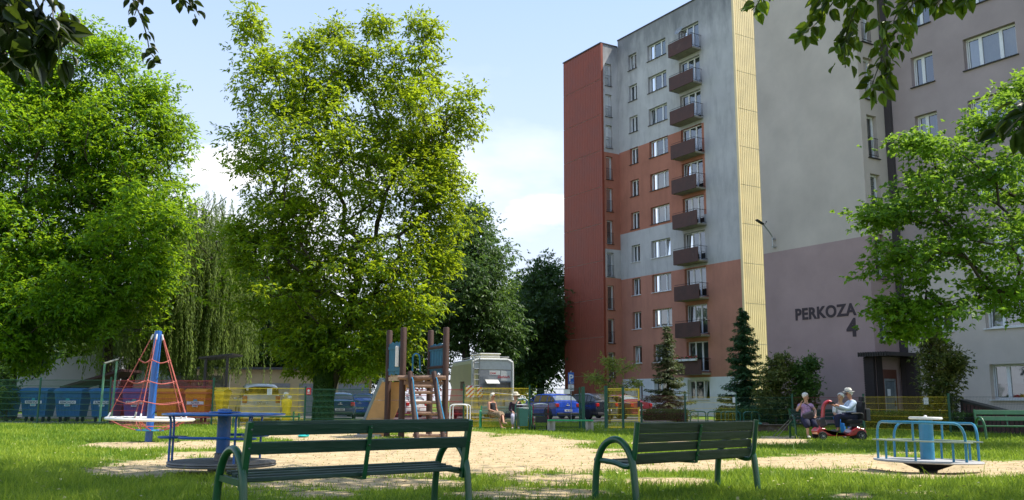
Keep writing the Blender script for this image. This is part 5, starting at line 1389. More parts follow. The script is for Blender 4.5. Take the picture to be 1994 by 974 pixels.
b = MB(); b.tube([c_ + Vector((-.05, .13, 1.70)), d_ + Vector((.05, .13, 1.70))], .062, 10); b.build('cross_log', m_rung, t, smooth=True)
b = MB(); b.beam(a_ + Vector((.05, -.05, 1.55)), b_ + Vector((-.05, -.05, 1.55)), .05, .1); b.build('cross_board', m_rung, t, smooth=True)
def boards(p, q, z0, z1, n, m, off):
    bb_ = MB(); d = (q - p)
    for i in range(n):
        u0 = p + d * ((i + .08) / n) + off; u1 = p + d * ((i + .92) / n) + off
        bb_.beam(u0 + Vector((0, 0, (z0 + z1) / 2 + (.02 if i % 2 else -.01))), u1 + Vector((0, 0, (z0 + z1) / 2 + (.02 if i % 2 else -.01))), .022, z1 - z0)
    bb_.beam(p + off * 2 + Vector((0, 0, z0 + .15)), q + off * 2 + Vector((0, 0, z0 + .15)), .03, .08); bb_.beam(p + off * 2 + Vector((0, 0, z1 - .15)), q + off * 2 + Vector((0, 0, z1 - .15)), .03, .08)
    return bb_
e = (a_ - c_).normalized() * .07; boards(c_ + e, a_ - e, 1.80, 2.74, 6, m_bpan, Vector((-.02, 0, 0))).build('side_board', m_bpan, t)
e = (b_ - d_).normalized() * .07; boards(d_ + e, b_ - e, 1.84, 2.70, 5, m_bpan, Vector((-.03, 0, 0))).build('side_board', m_bpan, t)
b = MB(); 
for z in (2.02, 2.60): b.tube([d_ + Vector((-.06, 0, z)), b_ + Vector((-.06, -.02, z))], .045, 8)
b.build('side_rail', m_log, t, smooth=True)
# ladder
lt, lb_ = at(799, 732, 26.0) - PA, at(812, 850, 25.3) - PA; lb_.z = 0; rt, rb = at(846, 732, 26.0) - PA, at(864, 849, 25.3) - PA; rb.z = 0
for (p, q) in ((lt, lb_), (rt, rb)):
    b = MB(); d = (q - p).normalized(); b.tube([p - d * .12, q + d * .1], .075, 10); lg = b.build('ladder_side', m_log, t, smooth=True)
    b = MB(); b.tube(smooth_path([p + Vector((.06, -.10, -.05)), p + Vector((.11, -.2, -.18)), p + d * .5 + Vector((.10, -.2, -.15)), q + Vector((.06, -.16, .35)), q + Vector((.05, -.08, .2))], 5), .018, 8); b.build('grab_rail', m_teal, lg, smooth=True)
for f in (.17, .27, .43, .60, .77, .94):
    b = MB(); b.tube([lt + (lb_ - lt) * f + Vector((-.1, 0, 0)), rt + (rb - rt) * f + Vector((.08, 0, 0))], .042, 8); b.build('rung', m_rung, t, smooth=True)
b = MB(); b.beam(c_ + Vector((.06, .05, .36)), c_ + Vector((.45, .05, .36)), .06, .07); b.build('brace', m_log, t)
# slide side
def loc_(x, y, Y): return at(x, y, Y) - PA
q0, q1, q2, q3 = loc_(744, 744, 27.5), loc_(797, 744, 27.5), loc_(752, 850, 27.5), loc_(698, 850, 27.5)
b = MB()
for i in range(3):
    f0, f1 = i / 3 + (.006 if i else 0), (i + 1) / 3
    A0, A1_, B0_, B1_ = q0 + (q3 - q0) * f0, q0 + (q3 - q0) * f1, q1 + (q2 - q1) * f0, q1 + (q2 - q1) * f1
    b.add([A0, B0_, B1_, A1_, A0 + Vector((0, .04, 0)), B0_ + Vector((0, .04, 0)), B1_ + Vector((0, .04, 0)), A1_ + Vector((0, .04, 0))], [(0, 1, 2, 3), (7, 6, 5, 4), (0, 3, 7, 4), (1, 5, 6, 2), (0, 4, 5, 1), (3, 2, 6, 7)])
b.build('slide_side', m_slide, t)
b = MB(); b.beam(q0 + Vector((-.03, .02, .12)), q3 + Vector((-.03, .02, 0)), .10, .07); b.beam(q0 + Vector((-.03, .32, .05)), q3 + Vector((-.03, .32, -.05)), .50, .03); b.beam(q0 + Vector((-.03, .62, .12)), q3 + Vector((-.03, .62, 0)), .05, .16)
b.beam(q3 + Vector((.02, .32, -.04)), q3 + Vector((-.55, .32, -.02)), .5, .03)
b.build('slide', mat('grey_blue_slide_edge', (.16, .22, .25, 1), .45, metal=.2), t)
b = MB(); b.tube([loc_(803, 724, 27.4), loc_(804, 700, 27.4)] + [loc_(810.5 - 7 * cos(k * pi / 8), 698 - 9 * sin(k * pi / 8), 27.4) for k in range(1, 8)] + [loc_(817.5, 700, 27.4), loc_(818, 724, 27.4)], .024, 8)
b.build('entry_hoop', m_teal, t, smooth=True)
b = MB(); b.bb(loc_(788, 0, 26.35).x, loc_(795, 0, 26.35).x, .12, .55, 2.02, 2.62, 0); ib = b.build('side_window', m_white, t, bevel=.02)
# toy and slab on the sand
g_ = gp(716, 850); t2 = thing('sand_slab', 'thin grey slab lying on the sand beside the climbing tower', 'slab', g_); b = MB(); b.bb(-.38, .38, -.2, .2, -.02, .05); b.build('slab', pave, t2, bevel=.01)
g_ = gp(728, 846); t2 = thing('toy_bucket', 'small bright pink sand toy by the climbing tower', 'toy', g_ + Vector((0, 0, .05)))
b = MB(); b.lathe([(.02, 0), (.09, 0), (.13, .13), (.14, .14), (.12, .14), (.085, .02)], (-.1, 0, 0), 14); b.lathe([(.02, 0), (.07, 0), (.10, .09), (.02, .12)], (.15, .05, 0), 12); b.build('body', mat('pink_plastic', (.75, .04, .30, 1), .4), t2, smooth=True)
g_ = gp(590, 851); t2 = thing('sand_toy', 'small turquoise sand toy lying behind the nearest bench', 'toy', g_); b = MB(); b.lathe([(.02, 0), (.13, .0), (.16, .04), (.05, .07), (.02, .09)], seg=14); b.ball((.13, 0, .05), .05); b.build('body', mat('turquoise_plastic', (.03, .45, .45, 1), .4), t2, smooth=True)

# carpet beating frame by the fence, old green tubes
t = thing('carpet_frame', 'old green tube frame leaning by the fence left of the rope pyramid', 'frame', Vector((at(200, 820, 36.3).x, 36.3, 0)))
P_ = lambda x, y, Y: at(x, y, Y) - Vector(t.location)
b = MB(); b.tube([P_(194, 822, 36.3), P_(204, 709, 36.3)], .045, 8); b.build('post', mat('faded_green_tube', (.10, .24, .16, 1), .6, var=.3, dirt=(.3, .3, .22, 1), dirt_amt=.4), t)
b = MB(); b.tube([P_(216, 820, 36.9), P_(228, 703, 36.9)], .045, 8); b.build('post', MATS['faded_green_tube'], t)
b = MB(); b.tube([P_(203, 708, 36.3), P_(230, 700, 36.9)], .045, 8); b.build('bar', mat('old_grey_bar', (.14, .15, .13, 1), .6), t)

# sandbox with plank edge on the right, green corner seats
t = thing('sandbox', 'low wooden sandbox with green corner seats behind the closed back bench', 'sandbox', Vector((at(1420, 826, 33.5).x, 33.5, 0)), radians(4))
b = MB(); b.bb(-1.75, 1.75, -1.2, -1.1, 0, .24); b.bb(-1.75, 1.75, 1.1, 1.2, 0, .24); b.bb(-1.75, -1.65, -1.1, 1.1, 0, .24); b.bb(1.65, 1.75, -1.1, 1.1, 0, .24)
b.bb(-1.85, 1.85, -1.28, -1.02, .243, .28); b.bb(-1.85, 1.85, 1.02, 1.28, .243, .28)
b.build('edge', mat('old_brown_plank', (.10, .07, .05, 1), .8, var=.3, scale=6, dirt=(.26, .24, .2, 1), dirt_amt=.3), t, bevel=.01)
b = MB(); b.bb(-1.64, 1.64, -1.09, 1.09, -.05, .10); b.build('sand', mat('box_sand', C(200, 180, 150), .95, var=.1, bump=.6), t)
for x in (-.6, .55):
    b = MB(); b.lathe([(.02, .283), (.26, .283), (.27, .31), (.24, .34), (.02, .34)], (x, -1.15, 0), 16); b.build('seat', mat('sea_green_seat', (.05, .20, .16, 1), .5), t, smooth=True)
# green tube railings behind it
m_railg = mat('railing_green', (.015, .13, .09, 1), .45, coat=.2, var=.15)
for i, (x0, x1, Y_) in enumerate([(1344, 1374, 41.2), (1378, 1404, 41.2), (1404, 1432, 41.2), (1412, 1441, 40.6), (1448, 1478, 40.2)]):
    p, q = at(x0, 800, Y_), at(x1, 800, Y_); w_ = (q - p).length
    t = thing('tube_railing', 'low green tube railing, number %d from the left behind the sandbox' % (i + 1) if False else ['low green tube railing at the left end of the row behind the sandbox', 'second low green tube railing from the left behind the sandbox', 'middle low green tube railing behind the sandbox', 'low green tube railing beside the free standing one behind the sandbox', 'free standing green tube railing before the hedge near the spruce'][i], 'railing', Vector((p.x, Y_, 0)), 0, 'green tube railings behind the sandbox')
    b = MB(); b.tube(smooth_path([(0, 0, -.05), (0, 0, .50), (.04, 0, .58), (.12, 0, .62), (w_ - .12, 0, .62), (w_ - .04, 0, .58), (w_, 0, .50), (w_, 0, -.05)], 4), .028, 8); b.build('hoop', m_railg, t, smooth=True)
    b = MB(); b.tube([(w_ / 2, 0, 0), (w_ / 2, 0, .61)], .02, 6); b.tube([(0, 0, .12), (w_, 0, .12)], .018, 6); b.build('bar', m_railg, t)
# white bicycle hoops beside the fence
for i, x0 in enumerate((876, 882)):
    p = at(x0, 810, 34.6 + i * .5); t = thing('bicycle_hoop', ['nearer white bicycle hoop at the post between red and yellow mesh', 'farther white bicycle hoop half behind the nearer one by the fence post'][i], 'bicycle rack', Vector((p.x, p.y, 0)), radians(8), 'white bicycle hoops')
    b = MB(); b.tube(smooth_path([(0, 0, -.05), (0, 0, .75), (.05, 0, .86), (.15, 0, .90), (.52, 0, .90), (.62, 0, .86), (.66, 0, .75), (.66, 0, -.05)], 4), .026, 8); b.build('hoop', m_white, t, smooth=True)

# ================================================================ FENCES AND GATE
m_fg = mat('fence_green', (.010, .085, .045, 1), .45, var=.15)
m_fr = mat('fence_red', (.40, .03, .045, 1), .45, var=.12)
m_fr2 = mat('fence_dark_red', (.20, .02, .03, 1), .5, var=.12)
m_fy = mat('fence_yellow', (.86, .62, .03, 1), .45, var=.12)
m_fd = mat('fence_dark_green', (.02, .04, .03, 1), .5, var=.15)
def mesh_panel(p, q, z0, z1, m, parent, org, label=None, rows=None, wr=.0042):
    p, q = Vector(p) - org, Vector(q) - org; L_ = (q - p).length; d = (q - p).normalized(); nrm = Vector((-d.y, d.x, 0))
    n = int(L_ / .05); V, F = [], []
    for i in range(n + 1):
        c = p + d * (i * L_ / n)
        b0 = len(V)
        for z in (z0, z1):
            V += [c - d * wr + Vector((0, 0, z)), c + nrm * wr + Vector((0, 0, z)), c + d * wr + Vector((0, 0, z)), c - nrm * wr + Vector((0, 0, z))]
        F += [(b0 + k, b0 + (k + 1) % 4, b0 + 4 + (k + 1) % 4, b0 + 4 + k) for k in range(4)]
    mb = MB(); mb.add(V, F)
    R_ = rows or max(4, round((z1 - z0) / .25))
    for k in range(R_ + 1):
        z = z0 + .03 + (z1 - z0 - .06) * k / R_
        for s in (-.012, .012): mb.beam(p + nrm * s + Vector((0, 0, z)), q + nrm * s + Vector((0, 0, z)), .008, wr * 4)
    o = mb.build('mesh_panel', m, parent)
    if label: o['label'] = label
    return o
def fpost(P, z, parent, org, r=.032, m=None):
    b = MB(); P = Vector(P) - org; b.bb(P.x - r, P.x + r, P.y - r, P.y + r, -.1, z); b.bb(P.x - r - .004, P.x + r + .004, P.y - r - .004, P.y + r + .004, z, z + .02); b.build('post', m or m_fg, parent)
def FP(x, Y): v = at(x, 790, Y); return Vector((v.x, Y, 0))
def fence_run(name, label, pts, cols, wr=.0052):
    org = pts[0][0].copy(); r = thing(name, label, 'fence', org)
    for (P, z) in pts: fpost(P, z, r, org)
    for i, c in enumerate(cols):
        (p, z0), (q, z1) = pts[i], pts[i + 1]
        zt = c[1]
        d = (q - p).normalized() * .04
        mesh_panel(p + d, q - d, .05, zt, c[0], r, org, c[2], None, wr * (1.0 if c[0] is m_fy else 1))
    return r
fence_run('mesh_fence', 'long mesh fence of green, red and yellow panels before the containers and parked cars',
    [(FP(-190, 39.5), 1.9), (FP(-60, 38.8), 1.9), (FP(75, 38.2), 1.9), (FP(213, 37.6), 1.92), (FP(414, 37.0), 1.90), (FP(594, 36.5), 1.56), (FP(748, 36.0), 1.5), (FP(903, 35.6), 1.66), (FP(1031, 35.3), 1.64), (FP(1129, 34.7), 1.56)],
    [(m_fg, 1.85, 'green mesh panel'), (m_fg, 1.85, 'green mesh panel'), (m_fg, 1.84, 'green mesh panel'), (m_fr, 1.82, 'red mesh panel'), (m_fy, 1.53, 'yellow mesh panel'), (m_fg, 1.50, 'green mesh panel'), (m_fr, 1.50, 'red mesh panel'), (m_fy, 1.56, 'yellow mesh panel'), (m_fd, 1.54, 'dark green mesh panel')])
fence_run('mesh_fence', 'lower mesh fence with red, yellow and green panels before both apartment blocks',
    [(FP(1249, 35.2), 1.0), (FP(1334, 38.0), 1.36), (FP(1433, 39.3), 1.36), (FP(1543, 38.0), 1.38), (FP(1682, 35.8), 1.38), (FP(1848, 32.3), 1.38), (FP(2050, 29.5), 1.38)],
    [(m_fr2, 1.30, 'red mesh panel'), (m_fy, 1.28, 'yellow mesh panel'), (m_fg, 1.28, 'green mesh panel'), (m_fr2, 1.28, 'red mesh panel'), (m_fy, 1.30, 'yellow mesh panel'), (m_fd, 1.30, 'dark mesh panel')], .0022)
G0, G1, G2 = FP(1180, 34.5), FP(1213, 34.6), FP(1244, 34.9)
t = thing('mesh_gate', 'yellow mesh gate between two tall green posts', 'gate', G0)
fpost(G0, 1.62, t, G0, .06); fpost(G1, 1.58, t, G0, .04); fpost(FP(1129, 34.7) + Vector((.12, -.1, 0)), 1.58, t, G0, .065)
mesh_panel(G0 + Vector((.08, 0, 0)), G1 - Vector((.06, 0, 0)), .08, 1.5, m_fy, t, G0, None, 6, .0042)
gl = mesh_panel(G1 + Vector((.08, 0, 0)), G2, .08, 1.5, m_fy, t, G0, 'yellow gate leaf', 6)
b = MB(); p, q = G1 + Vector((.06, 0, 0)) - G0, G2 - G0
for z in (.08, 1.52): b.tube([p + Vector((0, 0, z)), q + Vector((0, 0, z))], .024, 6)
for z in (.08, 1.52): b.tube([Vector((.06, 0, z)), G1 - G0 + Vector((-.04, 0, z))], .022, 6)
b.tube([q + Vector((0, 0, .06)), q + Vector((0, 0, 1.54))], .03, 6)
b.build('gate_frame', m_fy, t)
b = MB(); b.bb(q.x - .05, q.x + .05, q.y - .06, q.y + .04, .85, 1.08); b.build('lock', m_trim, t)
def notice(label, x, y, w, h, Y, m):
    v = at(x, y, Y); s = Y / 1774; n = thing('notice', label, 'sign', v); b = MB(); b.bb(-w * s / 2, w * s / 2, -.012, 0, -h * s / 2, h * s / 2, 0); o = b.build('plate', m, n)
    return n, s
m_npaper = mat('white_notice', (.7, .7, .68, 1), .5, var=.05)
def lines(n, w, h, k):
    b = MB()
    for i in range(k): z = h / 2 - h * (i + .8) / (k + .6); b.bb(-w * .38, w * (.38 - .12 * (i % 2)), -.016, -.0125, z - h * .02, z + h * .02)
    b.build('lettering', mat('notice_ink', (.08, .08, .09, 1), .6), n)
n, s = notice('small red notice on the green post between yellow and green mesh', 601, 762, 9, 13, 36.4, mat('red_notice', (.60, .02, .03, 1), .45)); 
b = MB(); b.ball((.0, -.016, .02), (.05, .003, .05), 10, 6); b.bb(-.06, .06, -.016, -.0125, -.09, -.06); b.build('symbol', m_npaper, n)
n, s = notice('white notice on the yellow mesh in front of the silver car', 525, 763, 9, 12, 36.5, m_npaper); lines(n, .18, .25, 5)
n, s = notice('blank white sheet tied to the fence above the blue hatchback', 1104, 763, 12, 9, 34.6, m_npaper)
n, s = notice('small pale notice at the corner of the yellow and green mesh near the spruce', 1429, 779, 5, 11, 39.1, m_npaper)
n, s = notice('grey white notice on the yellow mesh near the entrance', 1803, 781, 9, 13, 33.0, m_npaper); lines(n, .17, .24, 4)
# ================================================================ WASTE CONTAINERS
m_tyre = mat('tyre_rubber', (.018, .018, .019, 1), .8, var=.2)
m_label = mat('white_sticker', (.68, .70, .72, 1), .5, var=.08)
def container(label, x0, x1, Y, m, writing=True, group='wheeled waste containers behind the fence', text_s='REMONDIS', h=1.34):
    p, q = at(x0, 800, Y), at(x1, 800, Y); W = (q - p).length - .10
    t = thing('waste_container', label, 'waste container', Vector(((p.x + q.x) / 2, Y, .06)), 0, group)
    b = MB(); z0, z1 = .20, h - .12
    lo, hi = W / 2 - .17, W / 2 - .07
    V = [(-lo, -.36, z0), (lo, -.36, z0), (lo, .36, z0), (-lo, .36, z0), (-hi, -.50, z1), (hi, -.50, z1), (hi, .50, z1), (-hi, .50, z1)]
    b.add(V, [(3, 2, 1, 0), (4, 5, 6, 7), (0, 1, 5, 4), (1, 2, 6, 5), (2, 3, 7, 6), (3, 0, 4, 7)])
    b.bb(-W / 2 + .03, W / 2 - .03, -.54, .54, z1 + .003, z1 + .07)
    for i in range(7):
        x = -lo + .1 + i * (2 * lo - .2) / 6; k = (x / lo) * (hi - lo)
        b.add([(x - .02, -.375, z0 + .05), (x + .02, -.375, z0 + .05), (x + k + .02, -.50, z1 - .15), (x + k - .02, -.50, z1 - .15), (x - .02, -.35, z0 + .05), (x + .02, -.35, z0 + .05), (x + k + .02, -.45, z1 - .15), (x + k - .02, -.45, z1 - .15)], [(0, 1, 2, 3), (4, 7, 6, 5), (0, 4, 5, 1), (3, 2, 6, 7), (0, 3, 7, 4), (1, 5, 6, 2)])
    b.build('body', m, t, bevel=.012)
    b = MB(); pr = [(-.55, .0), (.56, .0), (.56, .05), (.3, .13), (0, .155), (-.3, .13), (-.55, .05)]
    b.prism(pr, (-W / 2 + .05, 0, z1 + .074), (0, 1, 0), (0, 0, 1), (1, 0, 0), W - .10); b.build('lid', m, t, bevel=.01)
    for sx in (-1, 1):
        for sy in (-1, 1):
            b = MB(); b.cyl((sx * (lo - .12) - .03, sy * .25, .09), (sx * (lo - .12) + .03, sy * .25, .09), .10, seg=14); b.bb(sx * (lo - .12) - .05, sx * (lo - .12) + .05, sy * .25 - .04, sy * .25 + .04, .15, .21); b.build('wheel', m_tyre, t)
    if writing:
        zc = z0 + (z1 - z0) * .62; yy = -.36 - .14 * .62 - .035
        b = MB(); b.bb(-.36, .36, yy - .012, yy, zc - .065, zc + .065); b.bb(-.12, .12, yy - .013, yy - .001, zc - .17, zc - .075)
        lb = b.build('sticker', m_label, t)
        text('lettering', text_s, .125, mat('sticker_ink', (.03, .07, .12, 1), .5), lb, (0, yy - .0125, zc - .045), (pi / 2, 0, 0), .001, .003)
        b = MB(); b.add([(-.10, yy - .0145, zc + .07), (.10, yy - .0145, zc + .07), (.06, yy - .0145, zc + .17), (-.06, yy - .0145, zc + .17)], [(0, 1, 2, 3)]); b.bb(-.09, .09, yy - .0165, yy - .0145, zc - .15, zc - .10); b.build('emblem', mat('turquoise_mark', (.03, .35, .42, 1), .5), lb)
    return t
m_cb = mat('container_blue', (.015, .12, .30, 1), .5, var=.15, scale=3, dirt=(.15, .2, .26, 1), dirt_amt=.2)
m_cb2 = mat('container_violet_blue', (.06, .09, .30, 1), .5, var=.15, scale=3, dirt=(.15, .2, .26, 1), dirt_amt=.2)
m_cy = mat('container_amber', (.72, .30, .012, 1), .45, var=.12, scale=3, dirt=(.4, .2, .05, 1), dirt_amt=.15)
m_cyy = mat('container_yellow', (.80, .55, .02, 1), .45, var=.12, scale=3)
container('blue container half hidden by the bush at the far left', -24, 36, 40.2, m_cb)
container('blue container second from the left behind the green mesh', 43, 106, 40, m_cb)
container('blue container in the middle of the green mesh, third from the left', 109, 172, 39.9, m_cb)
container('blue container partly behind the fence post left of the rope pyramid', 177, 237, 39.8, m_cb)
container('violet blue container behind the red mesh left of the blue pole', 240, 298, 39.8, m_cb2)
container('amber container behind the red mesh just right of the blue pole', 303, 357, 39.8, m_cy, False)
container('amber container behind the red mesh beside the concrete fence post', 361, 412, 39.8, m_cy, True, text_s='PAPIER')
container('yellow container behind the yellow mesh beside the silver car', 418, 446, 40.4, m_cyy, False)
# yellow sorting sack hanging behind the yellow mesh
v = at(555, 812, 37.6); t = thing('waste_sack', 'narrow yellow sack with white rubbish on top behind the yellow mesh', 'sack', Vector((v.x, 37.8, 0)))
b = MB(); b.lathe([(.02, .12), (.16, .14), (.20, .35), (.17, .6), (.21, .85), (.22, 1.0), (.18, 1.08), (.02, 1.1)], seg=12); b.build('sack', mat('yellow_film', (.80, .58, .02, 1), .4, var=.2, bump=1, bscale=14), t, smooth=True)
b = MB()
for k in range(5): b.ball((.1 * cos(k * 2.2), .08 * sin(k * 2.2), 1.14 + .07 * (k % 3)), (.11, .09, .09), 7, 5)
b.build('rubbish', m_label, t, smooth=True)
b = MB(); b.cyl((0, .15, 0), (0, .15, 1.15), .03); b.build('stand', m_trim, t)
# stones lying behind the fence
r = random.Random(5)
for i in range(7):
    x = 650 + i * 14 + r.uniform(-4, 4); Y_ = 39 + r.uniform(-.6, .9); v = at(x, 815, Y_); b = MB(); b.ball((0, 0, 0), (.16 + .12 * r.random(), .13, .10 + .06 * r.random()), 7, 5)
    b.v = [(p[0] * r.uniform(.85, 1.15), p[1] * r.uniform(.85, 1.15), p[2] * r.uniform(.85, 1.15)) for p in b.v]
    o = b.build('stone', mat('pale_stone', (.45, .44, .40, 1), .9, var=.2, scale=6), None); o.location = (v.x, Y_, .05); tag(o, ['leftmost pale stone in the row', 'second pale stone from the left in the row', 'third pale stone from the left in the row', 'middle pale stone of the seven in the row', 'third pale stone from the right in the row', 'second pale stone from the right in the row', 'rightmost pale stone in the row'][i] + ' behind the green mesh', 'stone', 'pale stones behind the green mesh')

# ================================================================ VEHICLES
m_cglass = mat('car_glass', (.012, .014, .016, 1), .06, var=.05, spec=.9)
m_cglass2 = mat('car_glass_painted_sky', (.22, .26, .29, 1), .08, var=.1, spec=1.0)  # sky reflection painted into the glass as a paler base colour
m_plastic = mat('black_plastic', (.02, .02, .021, 1), .6, var=.15)
m_rim = mat('alloy_rim', (.32, .33, .34, 1), .35, metal=.7)
m_tail = mat('red_lamp_glass', (.42, .012, .012, 1), .15, var=.1, spec=.9)
m_head = mat('clear_lamp_glass', (.5, .52, .55, 1), .1, var=.1, spec=.9)
m_plate = mat('number_plate', (.66, .66, .64, 1), .4, var=.05)
m_ink = mat('plate_ink', (.02, .02, .02, 1), .6)
def paint(n, c, r=.28): return mat(n, c, r, var=.06, scale=2, coat=.8, spec=.6)
def car(label, loc, rz, m, L=4.2, W=1.74, H=1.45, kind='hatch', plate='WA 4821K', cat='car', group='parked cars', facing='rear', light=None):
    """car: x forwards from the rear bumper (0) to the nose (L), z up"""
    t = thing('parked_car', label, cat, loc, rz, group)
    w = W / 2
    if kind == 'hatch': S = [(0, .80, .34, .62, .62, .78), (.05, .93, .24, .95, .96, .84), (.18, .97, .22, .98, 1.05, .80), (.55, 1, .22, .96, 1.36, .74), (.95, 1, .22, .94, 1.43, .72), (1.7, 1, .2, .92, 1.45, .70), (2.35, 1, .2, .90, 1.41, .70), (2.75, 1, .2, .90, 1.22, .74), (3.15, .99, .2, .90, .94, .82), (3.7, .95, .22, .82, .85, .78), (4.05, .86, .26, .70, .72, .70), (4.2, .72, .34, .52, .53, .60)]
    elif kind == 'mpv': S = [(0, .82, .36, .70, .70, .80), (.04, .95, .26, 1.0, 1.01, .88), (.10, .98, .24, 1.03, 1.15, .84), (.35, 1, .24, 1.03, 1.50, .80), (.7, 1, .22, 1.02, 1.60, .78), (1.9, 1, .2, 1.0, 1.64, .76), (2.7, 1, .2, .98, 1.60, .74), (3.2, 1, .2, .96, 1.34, .76), (3.6, .99, .2, .94, .99, .82), (4.0, .95, .22, .88, .9, .78), (4.3, .86, .28, .72, .74, .70), (4.4, .72, .36, .54, .55, .60)]
    else: S = [(0, .82, .34, .60, .60, .78), (.05, .93, .24, .90, .92, .86), (.5, .97, .22, .94, .98, .82), (.9, .99, .22, .94, 1.12, .78), (1.35, 1, .22, .93, 1.36, .72), (1.9, 1, .2, .92, 1.42, .70), (2.5, 1, .2, .9, 1.39, .70), (2.95, 1, .2, .90, 1.18, .74), (3.35, .99, .2, .9, .94, .82), (3.8, .95, .22, .82, .85, .78), (4.2, .86, .26, .70, .72, .70), (4.35, .72, .34, .52, .53, .60)]
    sx = L / S[-1][0]; sz = H / max(s[4] for s in S); b = MB(); rings = []
    for (x, k, zb, zbelt, zt, kt) in S:
        x *= sx; zb *= sz; zbelt *= sz; zt *= sz; hw = w * k; ht = w * kt
        half = [(hw * .90, zb), (hw * .985, zb + .10), (hw, zb + (zbelt - zb) * .55), (hw * .965, zbelt - .02), (hw * .93, zbelt), (ht + (hw * .93 - ht) * .15, zbelt + (zt - zbelt) * .86), (ht * .88, zt - .012 if zt - zbelt > .06 else zt), (ht * .4, zt + .012), (0, zt + .018)]
        ring = [(x, -a, c) for a, c in half] + [(x, a, c) for a, c in half[-2::-1]]
        rings.append(ring)
    n = len(rings[0]); V = [p for r_ in rings for p in r_]
    F = [(i * n + k, (i + 1) * n + k, (i + 1) * n + k + 1, i * n + k + 1) for i in range(len(rings) - 1) for k in range(n - 1)]
    F += [(i * n + n - 1, (i + 1) * n + n - 1, (i + 1) * n, i * n) for i in range(len(rings) - 1)]
    F += [tuple(range(n)), tuple((len(rings) - 1) * n + k for k in range(n - 1, -1, -1))]
    b.add(V, F)
    body = b.build('body', m, t, smooth=True)
    # glazing: side windows, rear window, windscreen, set 6 mm proud
    def quad(i0, i1, k0, k1, ins, off, s=1):
        P = [Vector(rings[i0][k0]), Vector(rings[i1][k0]), Vector(rings[i1][k1]), Vector(rings[i0][k1])]
        c = sum(P, Vector()) / 4; nrm = (P[1] - P[0]).cross(P[3] - P[0]).normalized()
        if nrm.dot(c - Vector((L / 2, 0, .7))) < 0: nrm = -nrm
        return [p + (c - p).normalized() * ins + nrm * off for p in P]
    cab = [i for i in range(len(S) - 1) if S[i][4] * sz > S[i][3] * sz + .14 or S[i + 1][4] * sz > S[i + 1][3] * sz + .2]
    for side in (0, 1):
        g = MB()
        for i in cab:
            k0, k1 = (4, 5) if side == 0 else (n - 5, n - 6)
            if S[i + 1][0] - S[i][0] < .12: continue
            g.add(quad(i, i + 1, k0, k1, .045, .012), [(0, 1, 2, 3)])
        g.build('side_window', m_cglass, t)
    g = MB(); ir = next(i for i in range(len(S) - 1) if S[i + 1][4] - S[i][4] > .15 and S[i][4] > .85); 
    R0, R1 = rings[ir], rings[ir + 1]
    for (k0, k1) in ((5, 7), (7, n - 8), (n - 8, n - 6)):
        a_, b2, c2, d2 = Vector(R0[k0]), Vector(R0[k1]), Vector(R1[k1]), Vector(R1[k0]); o = Vector((-.012, 0, .012))
        f = lambda p, q, u: p + (q - p) * u
        g.add([f(a_, d2, .06) + o, f(b2, c2, .06) + o, f(b2, c2, .93) + o, f(a_, d2, .93) + o], [(0, 1, 2, 3)])
    g.build('rear_window', m_cglass2 if light else m_cglass, t)
    g = MB(); iw = next(i for i in range(len(S) - 2, 0, -1) if S[i][4] - S[i + 1][4] > .12 and S[i][4] > 1.0)
    R0, R1 = rings[iw], rings[iw + 1]
    for (k0, k1) in ((5, 7), (7, n - 8), (n - 8, n - 6)):
        a_, b2, c2, d2 = Vector(R0[k0]), Vector(R0[k1]), Vector(R1[k1]), Vector(R1[k0]); o = Vector((.012, 0, .012))
        g.add([a_ + (d2 - a_) * .05 + o, b2 + (c2 - b2) * .05 + o, b2 + (c2 - b2) * .9 + o, a_ + (d2 - a_) * .9 + o], [(0, 1, 2, 3)])
    g.build('windscreen', m_cglass2, t)
    zl = .86 * sz if kind != 'mpv' else 1.0 * sz
    for s in (-1, 1):
        b = MB(); b.box((.075, s * w * .80, zl - .06), (.16, .22, .20 if kind != 'mpv' else .34)); b.build('tail_light', m_tail, t, bevel=.03)
        b = MB(); b.box((L - .22, s * w * .66, .66 * sz), (.25, .34, .14)); b.build('headlight', m_head, t, bevel=.03)
        b = MB(); b.box((L * .66, s * (w + .08), .98 * sz), (.10, .18, .12)); b.build('mirror', m, t, bevel=.03)
        for xw in (L * .18, L * .80):
            wh = MB(); wh.lathe([(.16, -.10), (.29, -.10), (.315, -.07), (.315, .07), (.29, .10), (.16, .10)], (xw, s * (w - .09), .315), 22, 0, Matrix.Rotation(pi / 2, 3, 'X')); o = wh.build('wheel', m_tyre, t, smooth=True)
            rm = MB(); rm.lathe([(.02, -.105), (.20, -.108), (.215, -.09), (.02, -.06)] if s < 0 else [(.02, .06), (.215, .09), (.20, .108), (.02, .105)], (xw, s * (w - .09), .315), 18, 0, Matrix.Rotation(pi / 2, 3, 'X')); rm.build('rim', m_rim, o, smooth=True)
            ar = MB(); ar.tube([(xw + .37 * cos(a), s * (w - .01), .315 + .37 * sin(a)) for a in np.linspace(-.1, pi + .1, 14)], .03, 6); ar.build('wheel_arch', m_plastic, t)
    b = MB(); b.bb(-.035, .16, -w * .84, w * .84, .26, .40); b.build('bumper', m_plastic if kind == 'hatch' else m, t, bevel=.03)
    for xx, nm in ((-.045, 1), (L + .012, -1)):
        zp = .52 * sz if (kind != 'mpv' or nm < 0) else .80 * sz
        b = MB(); b.bb(xx - .012 if nm > 0 else xx - .08, xx if nm > 0 else xx, -.26, .26, zp - .056, zp + .056); pl = b.build('number_plate', m_plate, t)
        if plate: text('lettering', plate, .105, m_ink, pl, (xx - .0135 if nm > 0 else xx + .0015, 0, zp - .037), (pi / 2, 0, -pi / 2 if nm > 0 else pi / 2), .0005, .002)
